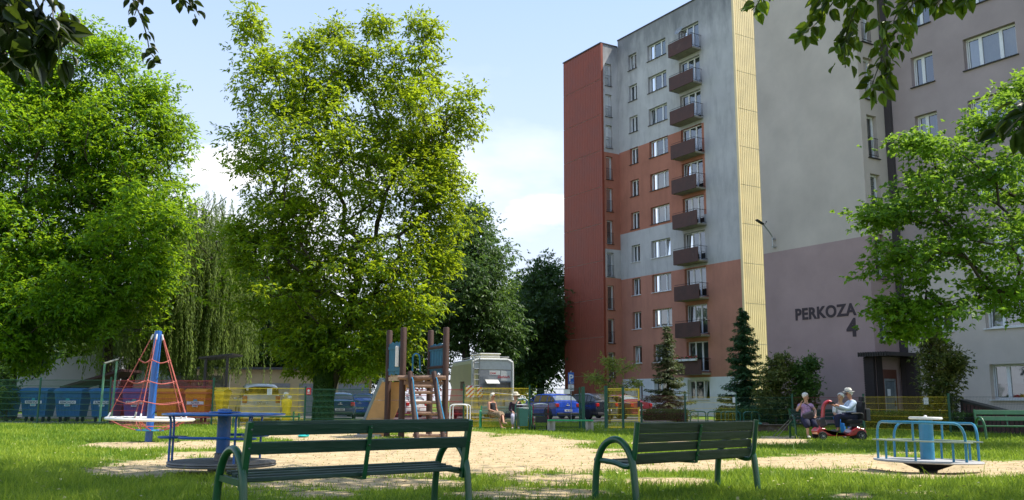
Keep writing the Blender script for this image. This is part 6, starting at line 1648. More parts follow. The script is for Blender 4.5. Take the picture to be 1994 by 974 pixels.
    b = MB(); b.tube([(.02 if kind != 'mpv' else 0, -.12, .80 * sz), (.0, .12, .80 * sz)], .018, 6); b.ball((.02, 0, .86 * sz), (.02, .05, .04), 8, 6); b.build('badge', m_rim, t)
    if kind != 'sedan':
        b = MB(); b.tube([(L * .5, -.1 + .1, 1.42 * sz), (L * .46, 0, 1.62 * sz)], .006, 4); b.build('antenna', m_plastic, t)
    return t
HD = atan2(0.8526, -0.5225)     # parked in line with the facades, tails towards the playground
def carpos(x, Y): v = at(x, 800, Y); return Vector((v.x, Y, 0.01))
car('glossy dark blue hatchback parked behind the fence beside the parking sign', carpos(1106, 51.0), HD, paint('blue_car_paint', (.018, .075, .50, 1)), plate='WE 1874', light=True)
car('dark grey hatchback between the parking sign and the gate', carpos(1183, 52.4), HD + .03, paint('graphite_car_paint', (.016, .02, .028, 1)), plate='WX 9023', H=1.5)
car('dark red car seen through the yellow gate', carpos(1250, 54.2), HD - .03, paint('dark_red_car_paint', (.16, .008, .02, 1)), kind='sedan', plate='WI 7310', light=True)
car('silver grey people carrier behind the yellow mesh', carpos(508, 42.6), radians(110), paint('silver_car_paint', (.52, .51, .48, 1), .32), kind='mpv', L=4.4, W=1.86, H=1.80, plate='WN 5561')
car('white hatchback seen between the ladder legs of the play tower', carpos(812, 56), HD + .2, paint('white_car_paint', (.70, .70, .70, 1)), plate='WB 2280', W=1.72, light=True)
car('blue saloon in the shade under the tall maple', carpos(700, 57), radians(92), paint('mid_blue_car_paint', (.02, .07, .34, 1)), kind='sedan', plate='WD 6417', W=1.72)
car('very dark car mostly hidden behind the ivy covered trunk', carpos(662, 50), radians(100), paint('black_blue_car_paint', (.01, .03, .09, 1)), kind='hatch', plate='WF 3390', W=1.68)

# camper van
Yc_ = 48.6
t = thing('camper_van', 'old cream camper van with a ladder and striped warning board on its grey back', 'camper van', Vector((at(958, 800, Yc_).x, Yc_ + .5, 0)), radians(106))
m_cream = mat('camper_cream', (.52, .47, .23, 1), .45, var=.08, scale=1.5, dirt=(.35, .33, .26, 1), dirt_amt=.2)
m_cwhite = mat('camper_white', (.62, .62, .60, 1), .4, var=.08, dirt=(.4, .4, .38, 1), dirt_amt=.15)
m_cgrey = mat('camper_grey_panel', (.25, .26, .28, 1), .55, var=.15, scale=4)
wc, Hc, Lc = 1.14, 3.28, 6.0
b = MB()
pr = [(-wc, .55), (wc, .55), (wc, Hc - .25), (wc - .06, Hc - .08), (wc - .25, Hc), (-wc + .25, Hc), (-wc + .06, Hc - .08), (-wc, Hc - .25)]
b.prism(pr, (0, 0, 0), (0, 1, 0), (0, 0, 1), (1, 0, 0), 5.1)
b.prism([(5.1, .55), (6.0, .55), (6.0, 1.05), (5.75, 1.25), (5.5, 1.8), (5.9, 2.1), (5.7, 2.8), (5.1, Hc - .02)], (0, -wc + .06, 0), (1, 0, 0), (0, 0, 1), (0, 1, 0), 2 * wc - .12)
b.build('body', m_cream, t, bevel=.03)
b = MB(); 
for s in (-1, 1): b.tube(smooth_path([(-.02, s * (wc - .02), .6), (-.02, s * (wc - .02), Hc - .4), (-.02, s * (wc - .10), Hc - .15), (-.02, s * (wc - .3), Hc - .03)], 4), .07, 8)
b.tube([(-.02, -wc + .3, Hc - .03), (-.02, wc - .3, Hc - .03)], .07, 8)
for s in (-1, 1): b.tube([(-.02, s * (wc - .12), Hc - .03), (5.1, s * (wc - .12), Hc - .03)], .05, 6)
b.bb(-.03, -.003, -wc + .1, wc - .1, 2.72, Hc - .1)
b.build('roof_edge', m_cwhite, t, smooth=True)
b = MB(); b.bb(.5, 2.6, -.55, .55, Hc + .003, Hc + .26); b.bb(.45, 2.65, -.6, .6, Hc + .26, Hc + .34); b.build('roof_box', m_cwhite, t, bevel=.04)
b = MB()
for z in (Hc + .12,): 
    b.tube([(.1, -.95, z), (4.6, -.95, z)], .02, 6); b.tube([(.1, .95, z), (4.6, .95, z)], .02, 6); b.tube([(.1, -.95, z), (.1, .95, z)], .02, 6)
for x in (.1, 1.5, 3, 4.6):
    for s in (-.95, .95): b.tube([(x, s, Hc - .03), (x, s, Hc + .12)], .015, 5)
b.build('roof_rail', m_rim, t)
yl = wc - .30
b = MB(); b.bb(-.028, -.002, -wc + .1, yl - .05, .75, 2.70)
for i in range(14): z = .80 + i * .115; b.bb(-.034, -.0285, yl - .62, yl - .08, z, z + .012)
for i in range(6): y = yl - .60 + i * .10; b.bb(-.034, -.0285, y, y + .012, .78, 2.40)
b.build('rear_panel', m_cgrey, t)
b = MB()
for y in (yl - .10, yl + .22): b.tube([(-.12, y, .75), (-.12, y, Hc), (.10, y, Hc + .15)], .02, 6)
for i in range(8): b.tube([(-.12, yl - .10, .95 + i * .30), (-.12, yl + .22, .95 + i * .30)], .016, 6)
b.build('ladder', m_rim, t)
m_rs = mat('warning_red', (.50, .02, .03, 1), .4); m_ws = mat('warning_white', (.72, .72, .70, 1), .4)
for yo in (yl + .24, yl - .26):
    w2, h2 = (.40, .62) if yo > yl else (.30, .55); zb_ = 1.22; xx = -.16
    b = MB(); b.bb(xx, xx + .02, yo - (0 if yo > yl else .0), yo + w2, zb_, zb_ + h2)
    sg = b.build('warning_board', m_ws, t)
    b = MB()
    for k in range(-2, 4):
        # diagonal stripes clipped to the plate
        poly = []
        a0 = k * .26
        pts_ = [(0, a0), (w2, a0 + w2 * 1.0), (w2, a0 + w2 * 1.0 + .12), (0, a0 + .12)]
        def clip(poly, lim, sign):
            out = []
            for i in range(len(poly)):
                p, q = poly[i], poly[(i + 1) % len(poly)]; ip, iq = sign * (p[1] - lim) <= 0, sign * (q[1] - lim) <= 0
                if ip: out.append(p)
                if ip != iq: u = (lim - p[1]) / (q[1] - p[1]); out.append((p[0] + (q[0] - p[0]) * u, lim))
            return out
        pc = clip(clip(pts_, h2, 1), 0, -1)
        if len(pc) > 2: b.add([(xx - .003, yo + w2 - p[0], zb_ + p[1]) for p in pc], [tuple(range(len(pc)))])
    b.build('stripes', m_rs, sg)
b = MB(); b.bb(-.05, -.030, -wc + .13, -wc + .98, 1.35, 2.05); wn_ = b.build('rear_window', m_cglass, t, bevel=.01)
b = MB(); b.prism([(0, 0), (-.42, -.20), (-.42, -.17), (0, .03)], (-.05, -.30, 2.14), (1, 0, 0), (0, 0, 1), (0, 1, 0), .72); b.build('awning_flap', m_cwhite, t)
b = MB(); b.tube([(-.18, -wc + .15, 1.38), (-.18, yl - .12, 1.52)], .035, 8)
for y in (-.35, .18): b.tube([(-.18, y, 1.45), (-.18, y, .8)], .025, 6); b.tube([(-.02, y, 1.45), (-.2, y, 1.45)], .02, 6)
b.build('bicycle_carrier', m_rim, t)
b = MB(); b.bb(-.45, -.06, -wc - .28, -wc + .55, .78, 1.10); b.build('rear_box', m_cgrey, t, bevel=.01)
b = MB(); b.bb(-.034, -.029, -.42, yl - .66, 2.42, 2.66, 0); b.bb(-.034, -.029, -wc + .12, -.46, 2.12, 2.66, 0)
ps = b.build('name_panel', m_cwhite, t)
text('lettering', 'CAM', .15, m_rs, ps, (-.036, .0, 2.46), (pi / 2, 0, -pi / 2), .001, .003, 'CENTER', .2)
text('lettering', 'Dethleffs', .19, m_rs, ps, (-.036, -.62, 2.26), (pi / 2, 0, -pi / 2), .001, .004, 'CENTER', .3)
for y in (-.55, .25):
    b = MB(); b.bb(-.06, .04, y - .16, y + .16, .58, .70); b.build('tail_light', mat('orange_lamp', (.62, .25, .02, 1), .3), t)
b = MB(); b.bb(-.10, .1, -wc, wc, .35, .56); b.build('bumper', m_cwhite, t, bevel=.03)
for s in (-1, 1):
    for xw in (1.3, 4.9):
        wh = MB(); wh.lathe([(.02, -.11), (.31, -.11), (.34, -.08), (.34, .08), (.31, .11), (.02, .11)], (xw, s * (wc - .16), .34), 20, 0, Matrix.Rotation(pi / 2, 3, 'X')); wh.build('wheel', m_tyre, t, smooth=True)
b = MB(); b.bb(.4, 5.6, -wc + .1, wc - .1, .38, .55); b.build('chassis', m_plastic, t)
b = MB(); b.bb(1.8, 2.7, wc + .002, wc + .02, 1.6, 2.1); b.build('side_window', m_cglass, t)

# parking sign
v = at(1112, 765, 47.5); t = thing('parking_sign', 'blue square parking sign with a white wheelchair plate below on a grey pole', 'sign', Vector((v.x, 47.5, 0)), .0)
s_ = 47.5 / 1774
b = MB(); b.cyl((0, .03, 0), (0, .03, 2.62), .03, seg=10); b.build('pole', m_rim, t)
def pz(y): return at(1112, y, 47.5).z
b = MB(); b.bb(-.155, .155, -.025, -.002, pz(748), pz(725.5)); b.build('plate', mat('sign_blue', (.005, .10, .42, 1), .35), t)
text('lettering', 'P', .48, m_ws, t, (0, -.027, pz(743) + .02), (pi / 2, 0, 0), .001, .012)
b = MB(); zz = pz(747); b.bb(-.06, .12, -.030, -.0255, zz, zz + .012); b.bb(-.06, .12, -.030, -.0255, zz + .07, zz + .082); b.bb(-.06, -.048, -.030, -.0255, zz, zz + .08); b.bb(.108, .12, -.030, -.0255, zz, zz + .08); b.bb(-.04, .0, -.030, -.0255, zz + .025, zz + .055); b.build('symbol', m_ws, t)
b = MB(); b.bb(-.15, .15, -.025, -.002, pz(761.5), pz(749)); wp = b.build('lower_plate', m_ws, t)
b = MB(); zc = (pz(761.5) + pz(749)) / 2 - .03
b.ball((-.01, -.03, zc + .13), (.02, .004, .02), 8, 6); b.tube([(-.01, -.03, zc + .10), (-.01, -.03, zc + .02), (.05, -.03, zc + .02), (.075, -.03, zc - .06)], .012, 6); b.tube([(-.01 + .06 * cos(a), -.03, zc - .01 + .06 * sin(a)) for a in np.linspace(pi * .75, pi * 2.05, 12)], .009, 6); b.build('wheelchair_symbol', m_ink, wp)
# bollard lamp-like white cover under the block sign: number plate on the wall
b = MB(); b.bb(.35, .75, -.03, -.003, 1.9, 2.2); o = b.build('sign_plate', m_trim, blockA)
b = MB(); b.bb(.40, .70, -.036, -.031, 2.02, 2.05); b.bb(.40, .70, -.036, -.031, 2.09, 2.12); b.build('lettering', m_ws, o)
# ================================================================ PEOPLE
def skin_eval(pts, edges, rad, levels=2, root=0):
    me = bpy.data.meshes.new('tmp'); me.from_pydata([tuple(p) for p in pts], edges, [])
    o = bpy.data.objects.new('tmp', me); COL.objects.link(o)
    sk = o.modifiers.new('s', 'SKIN'); sk.use_smooth_shade = True; sk.branch_smoothing = .6
    sl = me.skin_vertices[0].data
    for i, r_ in enumerate(rad): sl[i].radius = (r_, r_) if not isinstance(r_, tuple) else r_
    for i in range(len(rad)): sl[i].use_root = (i == root)
    sb = o.modifiers.new('u', 'SUBSURF'); sb.levels = levels; sb.render_levels = levels
    dg = bpy.context.evaluated_depsgraph_get(); dg.update()
    ev = o.evaluated_get(dg); m2 = ev.to_mesh()
    V = [tuple(v.co) for v in m2.vertices]; F = [tuple(p.vertices) for p in m2.polygons]
    ev.to_mesh_clear(); bpy.data.objects.remove(o); bpy.data.meshes.remove(me)
    return V, F
m_skin = mat('skin', (.52, .29, .20, 1), .55, var=.08, scale=12)
m_skin2 = mat('skin_tanned', (.46, .22, .14, 1), .55, var=.08, scale=12)
m_eye = mat('eye_dark', (.02, .02, .02, 1), .3)
m_lip = mat('lips', (.34, .10, .09, 1), .5)
m_hairw = mat('white_hair', (.70, .68, .63, 1), .8, var=.12, scale=30, bump=.8, bscale=60)
m_sun = mat('sunglasses_black', (.01, .01, .01, 1), .1)
def chain(pts, rad, parts):  # helper to join chains: parts=[(start idx or None, [(p, r)...])]
    pass
class Sk:
    def __init__(s): s.p, s.e, s.r = [], [], []
    def add(s, p, r, par=None):
        s.p.append(tuple(p)); s.r.append(r); i = len(s.p) - 1
        if par is not None: s.e.append((par, i))
        return i
def person(label, loc, rz, J, hair='short', skin=None, shades=False, group=None, hair_m=None, scale=1.0):
    """J: joints in local metres, forwards = +y. keys pelvis, chest, neck, head, sh, el, wr, hip, kn, an, toe (pairs L,R)"""
    skin = skin or m_skin
    t = thing('person', label, 'person', loc, rz, group); t.scale = (scale,) * 3
    v = lambda k: Vector(J[k])
    S = Sk()
    pel = S.add(v('pelvis'), .125); wa = S.add((v('pelvis') + v('chest')) / 2, .115, pel); ch = S.add(v('chest'), .135, wa)
    up = S.add(v('chest') + (v('neck') - v('chest')) * .55, .115, ch); nk = S.add(v('neck'), .055, up)
    hd = v('head'); fw = Vector(J.get('look', (0, 1, 0))).normalized(); upv = (hd - v('neck')).normalized()
    jw = S.add(hd - upv * .075 + fw * .012, .062, nk); h1 = S.add(hd - upv * .01, .086, jw); h2 = S.add(hd + upv * .055 - fw * .008, .082, h1); S.add(hd + upv * .095 - fw * .01, .05, h2)
    tips = []
    for s in (0, 1):
        sh = S.add(J['sh'][s], .062, up); m1 = S.add(Vector(J['sh'][s]) * .5 + Vector(J['el'][s]) * .5, .050, sh); el = S.add(J['el'][s], .042, m1); m2_ = S.add(Vector(J['el'][s]) * .45 + Vector(J['wr'][s]) * .55, .037, el); wr = S.add(J['wr'][s], .027, m2_)
        d = (Vector(J['wr'][s]) - Vector(J['el'][s])).normalized(); hdn = J.get('hand', (None, None))[s]; d = Vector(hdn).normalized() if hdn else d
        pa = S.add(Vector(J['wr'][s]) + d * .055, .036, wr); tips.append((Vector(J['wr'][s]), d, s))
        hp = S.add(J['hip'][s], .095, pel); th = S.add(Vector(J['hip'][s]) * .5 + Vector(J['kn'][s]) * .5, .080, hp); kn = S.add(J['kn'][s], .060, th)
        cf = S.add(Vector(J['kn'][s]) * .62 + Vector(J['an'][s]) * .38, .056, kn); an = S.add(J['an'][s], .036, cf); toe = S.add(J['toe'][s], .032, an)
    V, F = skin_eval(S.p, S.e, S.r)
    b = MB(); b.add(V, F, 0)
    # fingers and thumb
    for (w_, d, s) in tips:
        sd = d.cross(Vector((0, 0, 1)));
        if sd.length < .2: sd = d.cross(Vector((1, 0, 0)))
        sd.normalize(); n_ = sd.cross(d).normalized(); curl = Vector((0, 0, -1))
        for k, (off, ln) in enumerate(((-.027, .062), (-.009, .072), (.009, .068), (.026, .052))):
            p0 = w_ + d * .075 + sd * off; p1 = p0 + d * ln * .5 + curl * .006; p2 = p1 + (d * .75 + curl * .5).normalized() * ln * .3; p3 = p2 + (d * .4 + curl * .9).normalized() * ln * .22
            b.tube([p0, p1, p2, p3], [.0095, .0088, .008, .006], 6)
        sg = 1 if s == 0 else -1
        p0 = w_ + d * .025 - sd * .02 * sg; b.tube([p0, p0 + (d * .6 - sd * sg).normalized() * .035, p0 + (d - sd * .7 * sg).normalized() * .062], [.012, .010, .007], 6)
    sd = fw.cross(upv).normalized()
    b.ball(hd - upv * .018 + fw * .092, (.013, .018, .020), 8, 6, 0, Matrix((sd, fw, upv)).transposed())
    for s in (-1, 1): b.ball(hd - upv * .012 + sd * s * .086 - fw * .005, (.012, .022, .032), 8, 6, 0, Matrix((sd, fw, upv)).transposed()); b.ball(hd + upv * .004 + sd * s * .032 + fw * .079, (.013, .007, .007), 8, 6, 1, Matrix((sd, fw, upv)).transposed())
    b.ball(hd - upv * .056 + fw * .078, (.024, .008, .007), 8, 6, 2, Matrix((sd, fw, upv)).transposed())
    b.build('body', [skin, m_eye, m_lip], t, smooth=True)
    M3 = Matrix((sd, fw, upv)).transposed()
    if hair:
        h = MB(); c = hd + upv * .038 - fw * .014
        h.ball(c, (.102, .104, .098), 16, 10, 0, M3)
        h.v = [p for p in h.v]
        keep = [i for i, p in enumerate(h.v) if (Vector(p) - hd).dot(fw) < .045 + (Vector(p) - hd).dot(upv) * .55 and (Vector(p) - hd).dot(upv) > (-.05 if hair == 'short' else -.10)]
        ks = set(keep); h.f = [f for f in h.f if all(i in ks for i in f)]; h.m = [0] * len(h.f)
        if hair == 'full':
            for k in range(16): a = k / 16 * 2 * pi; 
            h.ball(hd - fw * .05 - upv * .03, (.09, .06, .08), 12, 8, 0, M3)
        h.build('hair', hair_m or m_hairw, t, smooth=True)
    if shades:
        g = MB()
        for s in (-1, 1): g.ball(hd + upv * .006 + sd * s * .036 + fw * .090, (.032, .010, .022), 10, 6, 0, M3); g.tube([hd + upv * .01 + sd * s * .065 + fw * .08, hd + upv * .012 + sd * s * .093 - fw * .01], .004, 5)
        g.tube([hd + upv * .012 + sd * .02 + fw * .095, hd + upv * .012 - sd * .02 + fw * .095], .004, 5)
        g.build('sunglasses', m_sun, t, smooth=True)
    return t, hd, fw, upv, M3
def garment(t, name, m, chains, levels=2):
    """chains: list of (parent index or None, point, radius)"""
    S = Sk()
    for (par, p, r_) in chains: S.add(p, r_, par)
    V, F = skin_eval(S.p, S.e, S.r, levels); b = MB(); b.add(V, F); return b.build(name, m, t, smooth=True)
def hat(t, hd, fw, upv, M3, m, band=None, brim=.16, h=.11):
    b = MB(); M_ = M3
    b.lathe([(.095, 0), (brim * .8, -.004), (brim, .004), (brim, .010), (brim * .8, .004), (.105, .012), (.102, .06), (.085, h), (.05, h + .008), (.02, h - .006)], hd + upv * .062, 22, 0, M_); o = b.build('hat', m, t, smooth=True)
    if band: b = MB(); b.lathe([(.104, .012), (.1065, .013), (.105, .040), (.103, .040)], hd + upv * .062, 22, 0, M_); b.build('hat_band', band, o)
    return o
def seated(knee=.45, seat=.44, lean=0.0, hip_w=.09):
    return dict(pelvis=(0, .02, seat + .10), chest=(0, .0 + lean * .6, seat + .42), neck=(0, .02 + lean, seat + .62), head=(0, .05 + lean * 1.15, seat + .78),
                sh=[(-.175, .0 + lean, seat + .54), (.175, .0 + lean, seat + .54)], el=[(-.22, .06 + lean, seat + .28), (.22, .06 + lean, seat + .28)], wr=[(-.10, .26, seat + .20), (.10, .26, seat + .20)],
                hip=[(-.09, .03, seat + .07), (.09, .03, seat + .07)], kn=[(-.11, knee, seat + .06), (.11, knee, seat + .06)], an=[(-.11, knee + .02, .08), (.11, knee + .02, .08)], toe=[(-.12, knee + .18, .035), (.12, knee + .18, .035)])
m_black = mat('black_cloth', (.014, .014, .018, 1), .85, var=.2)
m_navy = mat('navy_cloth', (.012, .014, .045, 1), .85, var=.2)
m_leo = mat('patterned_skirt', (.26, .18, .11, 1), .85, var=.9, scale=26, dirt=(.045, .03, .02, 1), dirt_amt=.9, dscale=34)
m_shirt = mat('pale_blue_shirt', (.46, .56, .72, 1), .8, var=.08, scale=8, bump=.4, bscale=9)
m_lilac = mat('lilac_print_blouse', (.46, .28, .46, 1), .8, var=.35, scale=16, dirt=(.10, .06, .13, 1), dirt_amt=.55, dscale=9)
m_dkg = mat('charcoal_cloth', (.05, .045, .055, 1), .85, var=.2)
m_lightp = mat('pale_trousers', (.46, .44, .52, 1), .85, var=.15)
m_purp = mat('dark_plum_jacket', (.035, .015, .028, 1), .85, var=.2)
m_shoe = mat('shoe_grey', (.10, .09, .09, 1), .6, var=.2); m_shoel = mat('pale_shoe', (.55, .5, .45, 1), .6, var=.1)
def shoes(t, J, m):
    for s in (0, 1):
        a, b_ = Vector(J['an'][s]), Vector(J['toe'][s]); d = (b_ - a); d.z = 0; d.normalize()
        b = MB(); c = (a + b_) / 2; c.z = min(a.z, b_.z) + .012; Mx = Matrix((d.cross(Vector((0, 0, -1))), d, Vector((0, 0, 1)))).transposed()
        b.ball(c + d * .01, (.045, .135, .042), 12, 8, 0, Mx); b.build('shoe', m, t, smooth=True)

# --- woman in black with patterned skirt, legs crossed, turned towards her neighbour
J = seated(.44); J['look'] = (-.15, 1, -.02)
J['kn'] = [(-.06, .46, .56), (.07, .44, .51)]; J['an'] = [(-.20 + .42, .74, .22), (.06, .48, .08)]; J['toe'] = [(-.12 + .42, .88, .14), (.08, .64, .035)]
J['an'] = [(.16, .72, .24), (.02, .50, .08)]; J['toe'] = [(.22, .88, .22), (.02, .66, .035)]
J['wr'] = [(-.02, .30, .64), (.08, .28, .64)]
lw = Vector((at(957, 800, 34.4).x, 34.50, 0))
t, hd, fw, upv, M3 = person('woman in a black sleeveless top and patterned skirt sitting cross-legged on the bench', lw, radians(-128), J, 'full', m_skin2, True, None, mat('blond_white_hair', (.66, .60, .48, 1), .8, var=.12, bump=.8))
garment(t, 'top', m_black, [(None, J['pelvis'], .142), (0, (0, .01, .70), .145), (1, (0, .0, .86), .165), (2, (0, .01, .97), .14), (3, (-.165, .0, .985), .082), (3, (.165, .0, .985), .082)])
b = MB(); n = 14; V = []
for (c, rx, rz_) in (((0, -.06, .60), .17, .10), ((0, .14, .57), .20, .12), ((.02, .34, .56), .185, .125), ((.03, .50, .52), .17, .15), ((.04, .56, .42), .15, .14)):
    for k in range(n): a = 2 * pi * k / n; V.append((c[0] + rx * cos(a), c[1] + .02 * sin(a * 3), c[2] + rz_ * sin(a)))
b.add(V, [(i * n + k, i * n + (k + 1) % n, (i + 1) * n + (k + 1) % n, (i + 1) * n + k) for i in range(4) for k in range(n)] + [tuple(range(n))]); b.build('skirt', m_leo, t, smooth=True)
garment(t, 'scarf', mat('pale_lime_trim', (.55, .62, .25, 1), .8), [(None, (-.175, .0, .985), .05), (0, (-.19, .02, .93), .045)], 1)
shoes(t, J, mat('tan_sandal', (.42, .25, .16, 1), .6))
# --- woman with pale hat behind the bin
J = seated(.42); J['look'] = (0.2, 1, -.15)
lw = Vector((at(1004, 800, 34.4).x, 34.55, 0))
t, hd, fw, upv, M3 = person('woman in a pale sun hat and dark jacket sitting behind the green litter bin', lw, radians(180), J, 'full', m_skin, False)
hat(t, hd, fw, upv, M3, mat('straw_cloth', (.62, .56, .44, 1), .8), None, .17, .10)
garment(t, 'jacket', m_purp, [(None, J['pelvis'], .145), (0, (0, .01, .70), .14), (1, (0, .0, .86), .155), (2, (0, .01, .97), .12), (3, J['sh'][0], .078), (4, J['el'][0], .058), (5, tuple(Vector(J['wr'][0]) * .9 + Vector(J['el'][0]) * .1), .044), (3, J['sh'][1], .078), (7, J['el'][1], .058), (8, tuple(Vector(J['wr'][1]) * .9 + Vector(J['el'][1]) * .1), .044)])
garment(t, 'trousers', m_lightp, [(None, J['pelvis'], .15), (0, J['hip'][0], .112), (1, J['kn'][0], .078), (2, (-.11, .44, .16), .062), (0, J['hip'][1], .112), (4, J['kn'][1], .078), (5, (.11, .44, .16), .062)])
shoes(t, J, m_shoel)
# --- litter bin with hoop
v = Vector((at(1017, 830, 33.2).x, 33.2, 0)); t = thing('litter_bin', 'square dark green litter bin hung in a tall hoop before the left bench', 'litter bin', v, radians(18))
m_bin = mat('bin_green', (.02, .105, .085, 1), .45, var=.15, dirt=(.08, .12, .1, 1), dirt_amt=.3)
b = MB(); b.tube(smooth_path([(-.27, 0, -.05), (-.27, 0, .70), (-.25, 0, .92), (-.16, 0, 1.07), (0, 0, 1.12), (.16, 0, 1.07), (.25, 0, .92), (.27, 0, .70), (.27, 0, -.05)], 5), .024, 8); b.build('hoop', m_bin, t, smooth=True)
b = MB(); b.prism([(-.15, .15), (.15, .15), (.19, .80), (-.19, .80)], (0, -.17, 0), (1, 0, 0), (0, 0, 1), (0, 1, 0), .34); b.build('body', m_bin, t, bevel=.01)
b = MB(); b.bb(-.17, .17, -.15, .15, .803, .815); b.bb(-.02, .18, -.17, .0, .76, .82); b.build('liner', m_label, t)
b = MB(); b.tube([(-.27, 0, .92), (.27, 0, .92)], .014, 6); b.tube([(-.27, 0, .45), (.27, 0, .45)], .014, 6); b.build('bar', m_rim, t)
# --- rollator
v = Vector((at(1053, 838, 33.4).x, 33.4, 0)); t = thing('rollator', 'red framed walking rollator with black wheels beside the left bench', 'rollator', v, radians(8))
m_rred = mat('rollator_red', (.30, .02, .04, 1), .35, coat=.4)
for s in (-.28, .28):
    b = MB(); b.tube(smooth_path([(s, .25, .10), (s, .14, .45), (s, .04, .72), (s, .0, .90)], 4), .018, 6); b.tube([(s, .1, .55), (s, -.28, .12)], .018, 6); b.build('side_frame', m_rred, t, smooth=True)
    b = MB(); b.tube([(s, .0, .90), (s, .02, .98), (s, .14, .99)], .018, 6); b.build('handle', m_plastic, t)
    for (y, r_) in ((-.30, .10), (.26, .09)):
        b = MB(); b.lathe([(.05, -.018), (r_, -.018), (r_, .018), (.05, .018)], (s, y, r_), 18, 0, Matrix.Rotation(pi / 2, 3, 'Y')); w_ = b.build('wheel', m_tyre, t, smooth=True); b = MB(); b.cyl((s - .012, y, r_), (s + .012, y, r_), .05, seg=12); b.build('rim', m_rim, w_)
b = MB(); b.tube([(-.28, .02, .60), (.28, .02, .60)], .016, 6); b.bb(-.26, .26, -.12, .10, .56, .59); b.bb(-.2, .2, -.2, .02, .28, .50); b.build('seat', m_plastic, t)
b = MB(); b.tube(smooth_path([(-.28, .02, .92), (-.1, -.06, .95), (.1, -.06, .95), (.28, .02, .92)], 4), .02, 6); b.build('back_strap', mat('pale_grip', (.5, .55, .6, 1), .5), t)
# --- handbag on the bench between them
v = Vector((at(989, 800, 34.5).x, 34.55, .43)); t = thing('handbag', 'small dark handbag standing on the bench between the two women', 'bag', v); b = MB(); b.bb(-.12, .12, -.06, .06, 0, .16); b.build('body', m_dkg, t, bevel=.03); b = MB(); b.tube(arc((0, 0, .15), .07, 0, pi, 8), .008, 5); b.build('strap', m_dkg, t)

# --- woman in lilac on the right bench, hand raised
J = seated(.42); J['look'] = (-.75, .8, -.25); J['el'][0] = (-.22, .06, .74); J['wr'][1] = (.16, .20, .68)
J['el'] = [(-.26, .10, .80), (.31, .12, .80)]; J['wr'] = [(-.18, .30, .66), (.20, .20, 1.0)]; J['hand'] = ((.3, .6, -.2), (-.3, .2, .9))
lw = Vector((at(1568, 800, 27.6).x, 27.55, 0))
t, hd, fw, upv, M3 = person('white haired woman in a lilac print blouse resting on the bench with one hand raised', lw, radians(180), J, 'short', m_skin, False)
garment(t, 'blouse', m_lilac, [(None, J['pelvis'], .175), (0, (0, .03, .70), .17), (1, (0, .02, .86), .172), (2, (0, .01, .97), .125), (3, J['sh'][0], .085), (4, (-.22, .06, .87), .07), (3, J['sh'][1], .085), (6, (.25, .07, .88), .07)])
garment(t, 'skirt', m_navy, [(None, (0, .02, .53), .19), (0, (-.10, .22, .53), .135), (1, (-.12, .42, .47), .11), (2, (-.12, .45, .28), .10), (0, (.10, .22, .53), .135), (4, (.12, .42, .47), .11), (5, (.12, .45, .28), .10)])
shoes(t, J, m_shoel)
bb_ = thing('shoulder_bag', 'dark shoulder bag lying on the lap of the woman in lilac', 'bag', lw + Vector((-.02, -.30, .58)), radians(180)); b = MB(); b.box((0, 0, .08), (.34, .16, .22), 0, Matrix.Rotation(.35, 3, 'Y')); b.build('body', m_dkg, bb_, bevel=.05, bseg=3); b = MB(); b.tube(smooth_path([(-.14, .0, .14), (-.10, -.12, .34), (.05, -.2, .46)], 5), .012, 6); b.build('strap', m_dkg, bb_, smooth=True)
# --- seated person behind the scooter rider
J = seated(.40); J['look'] = (.8, .8, -.1)
lw = Vector((at(1637, 800, 27.6).x, 27.6, 0))
t, hd, fw, upv, M3 = person('white haired person on the bench mostly hidden behind the scooter rider', lw, radians(180), J, 'short', m_skin, False)
garment(t, 'top', m_label, [(None, J['pelvis'], .15), (0, (0, .03, .70), .145), (1, (0, .02, .86), .155), (2, (0, .01, .97), .12), (3, J['sh'][0], .08), (4, J['el'][0], .06), (3, J['sh'][1], .08), (6, J['el'][1], .06)])
garment(t, 'trousers', mat('bright_blue_cloth', (.02, .20, .62, 1), .8), [(None, J['pelvis'], .155), (0, J['hip'][0], .118), (1, J['kn'][0], .085), (2, (-.11, .42, .16), .075), (0, J['hip'][1], .118), (4, J['kn'][1], .085), (5, (.11, .42, .16), .075)])
shoes(t, J, m_shoe)
# crutches
p0 = Vector((at(1537, 818, 27.4).x, 27.4, .52)); 
for i, (x, y) in enumerate(((1506, 849), (1515, 850))):
    g_ = gp(x, y); g_.z = .0; o_ = thing('crutch', ['grey crutch leaning on the right bench, the one farther to the left', 'grey crutch leaning on the right bench, the one nearer the armrest'][i], 'crutch', g_, 0, 'grey crutches'); q = p0 + Vector((.06 * i, -.05 * i, .02)) - g_
    b = MB(); b.tube([(0, 0, .01), q], .011, 6); b.tube([(0, 0, 0), q * .06], .016, 6); b.build('shaft', m_rim, o_); b = MB(); b.tube([q, q + Vector((.02, -.10, .02))], .014, 6); b.tube([q, q + Vector((.10, .02, .16))], .010, 6); b.build('handle', m_plastic, o_)

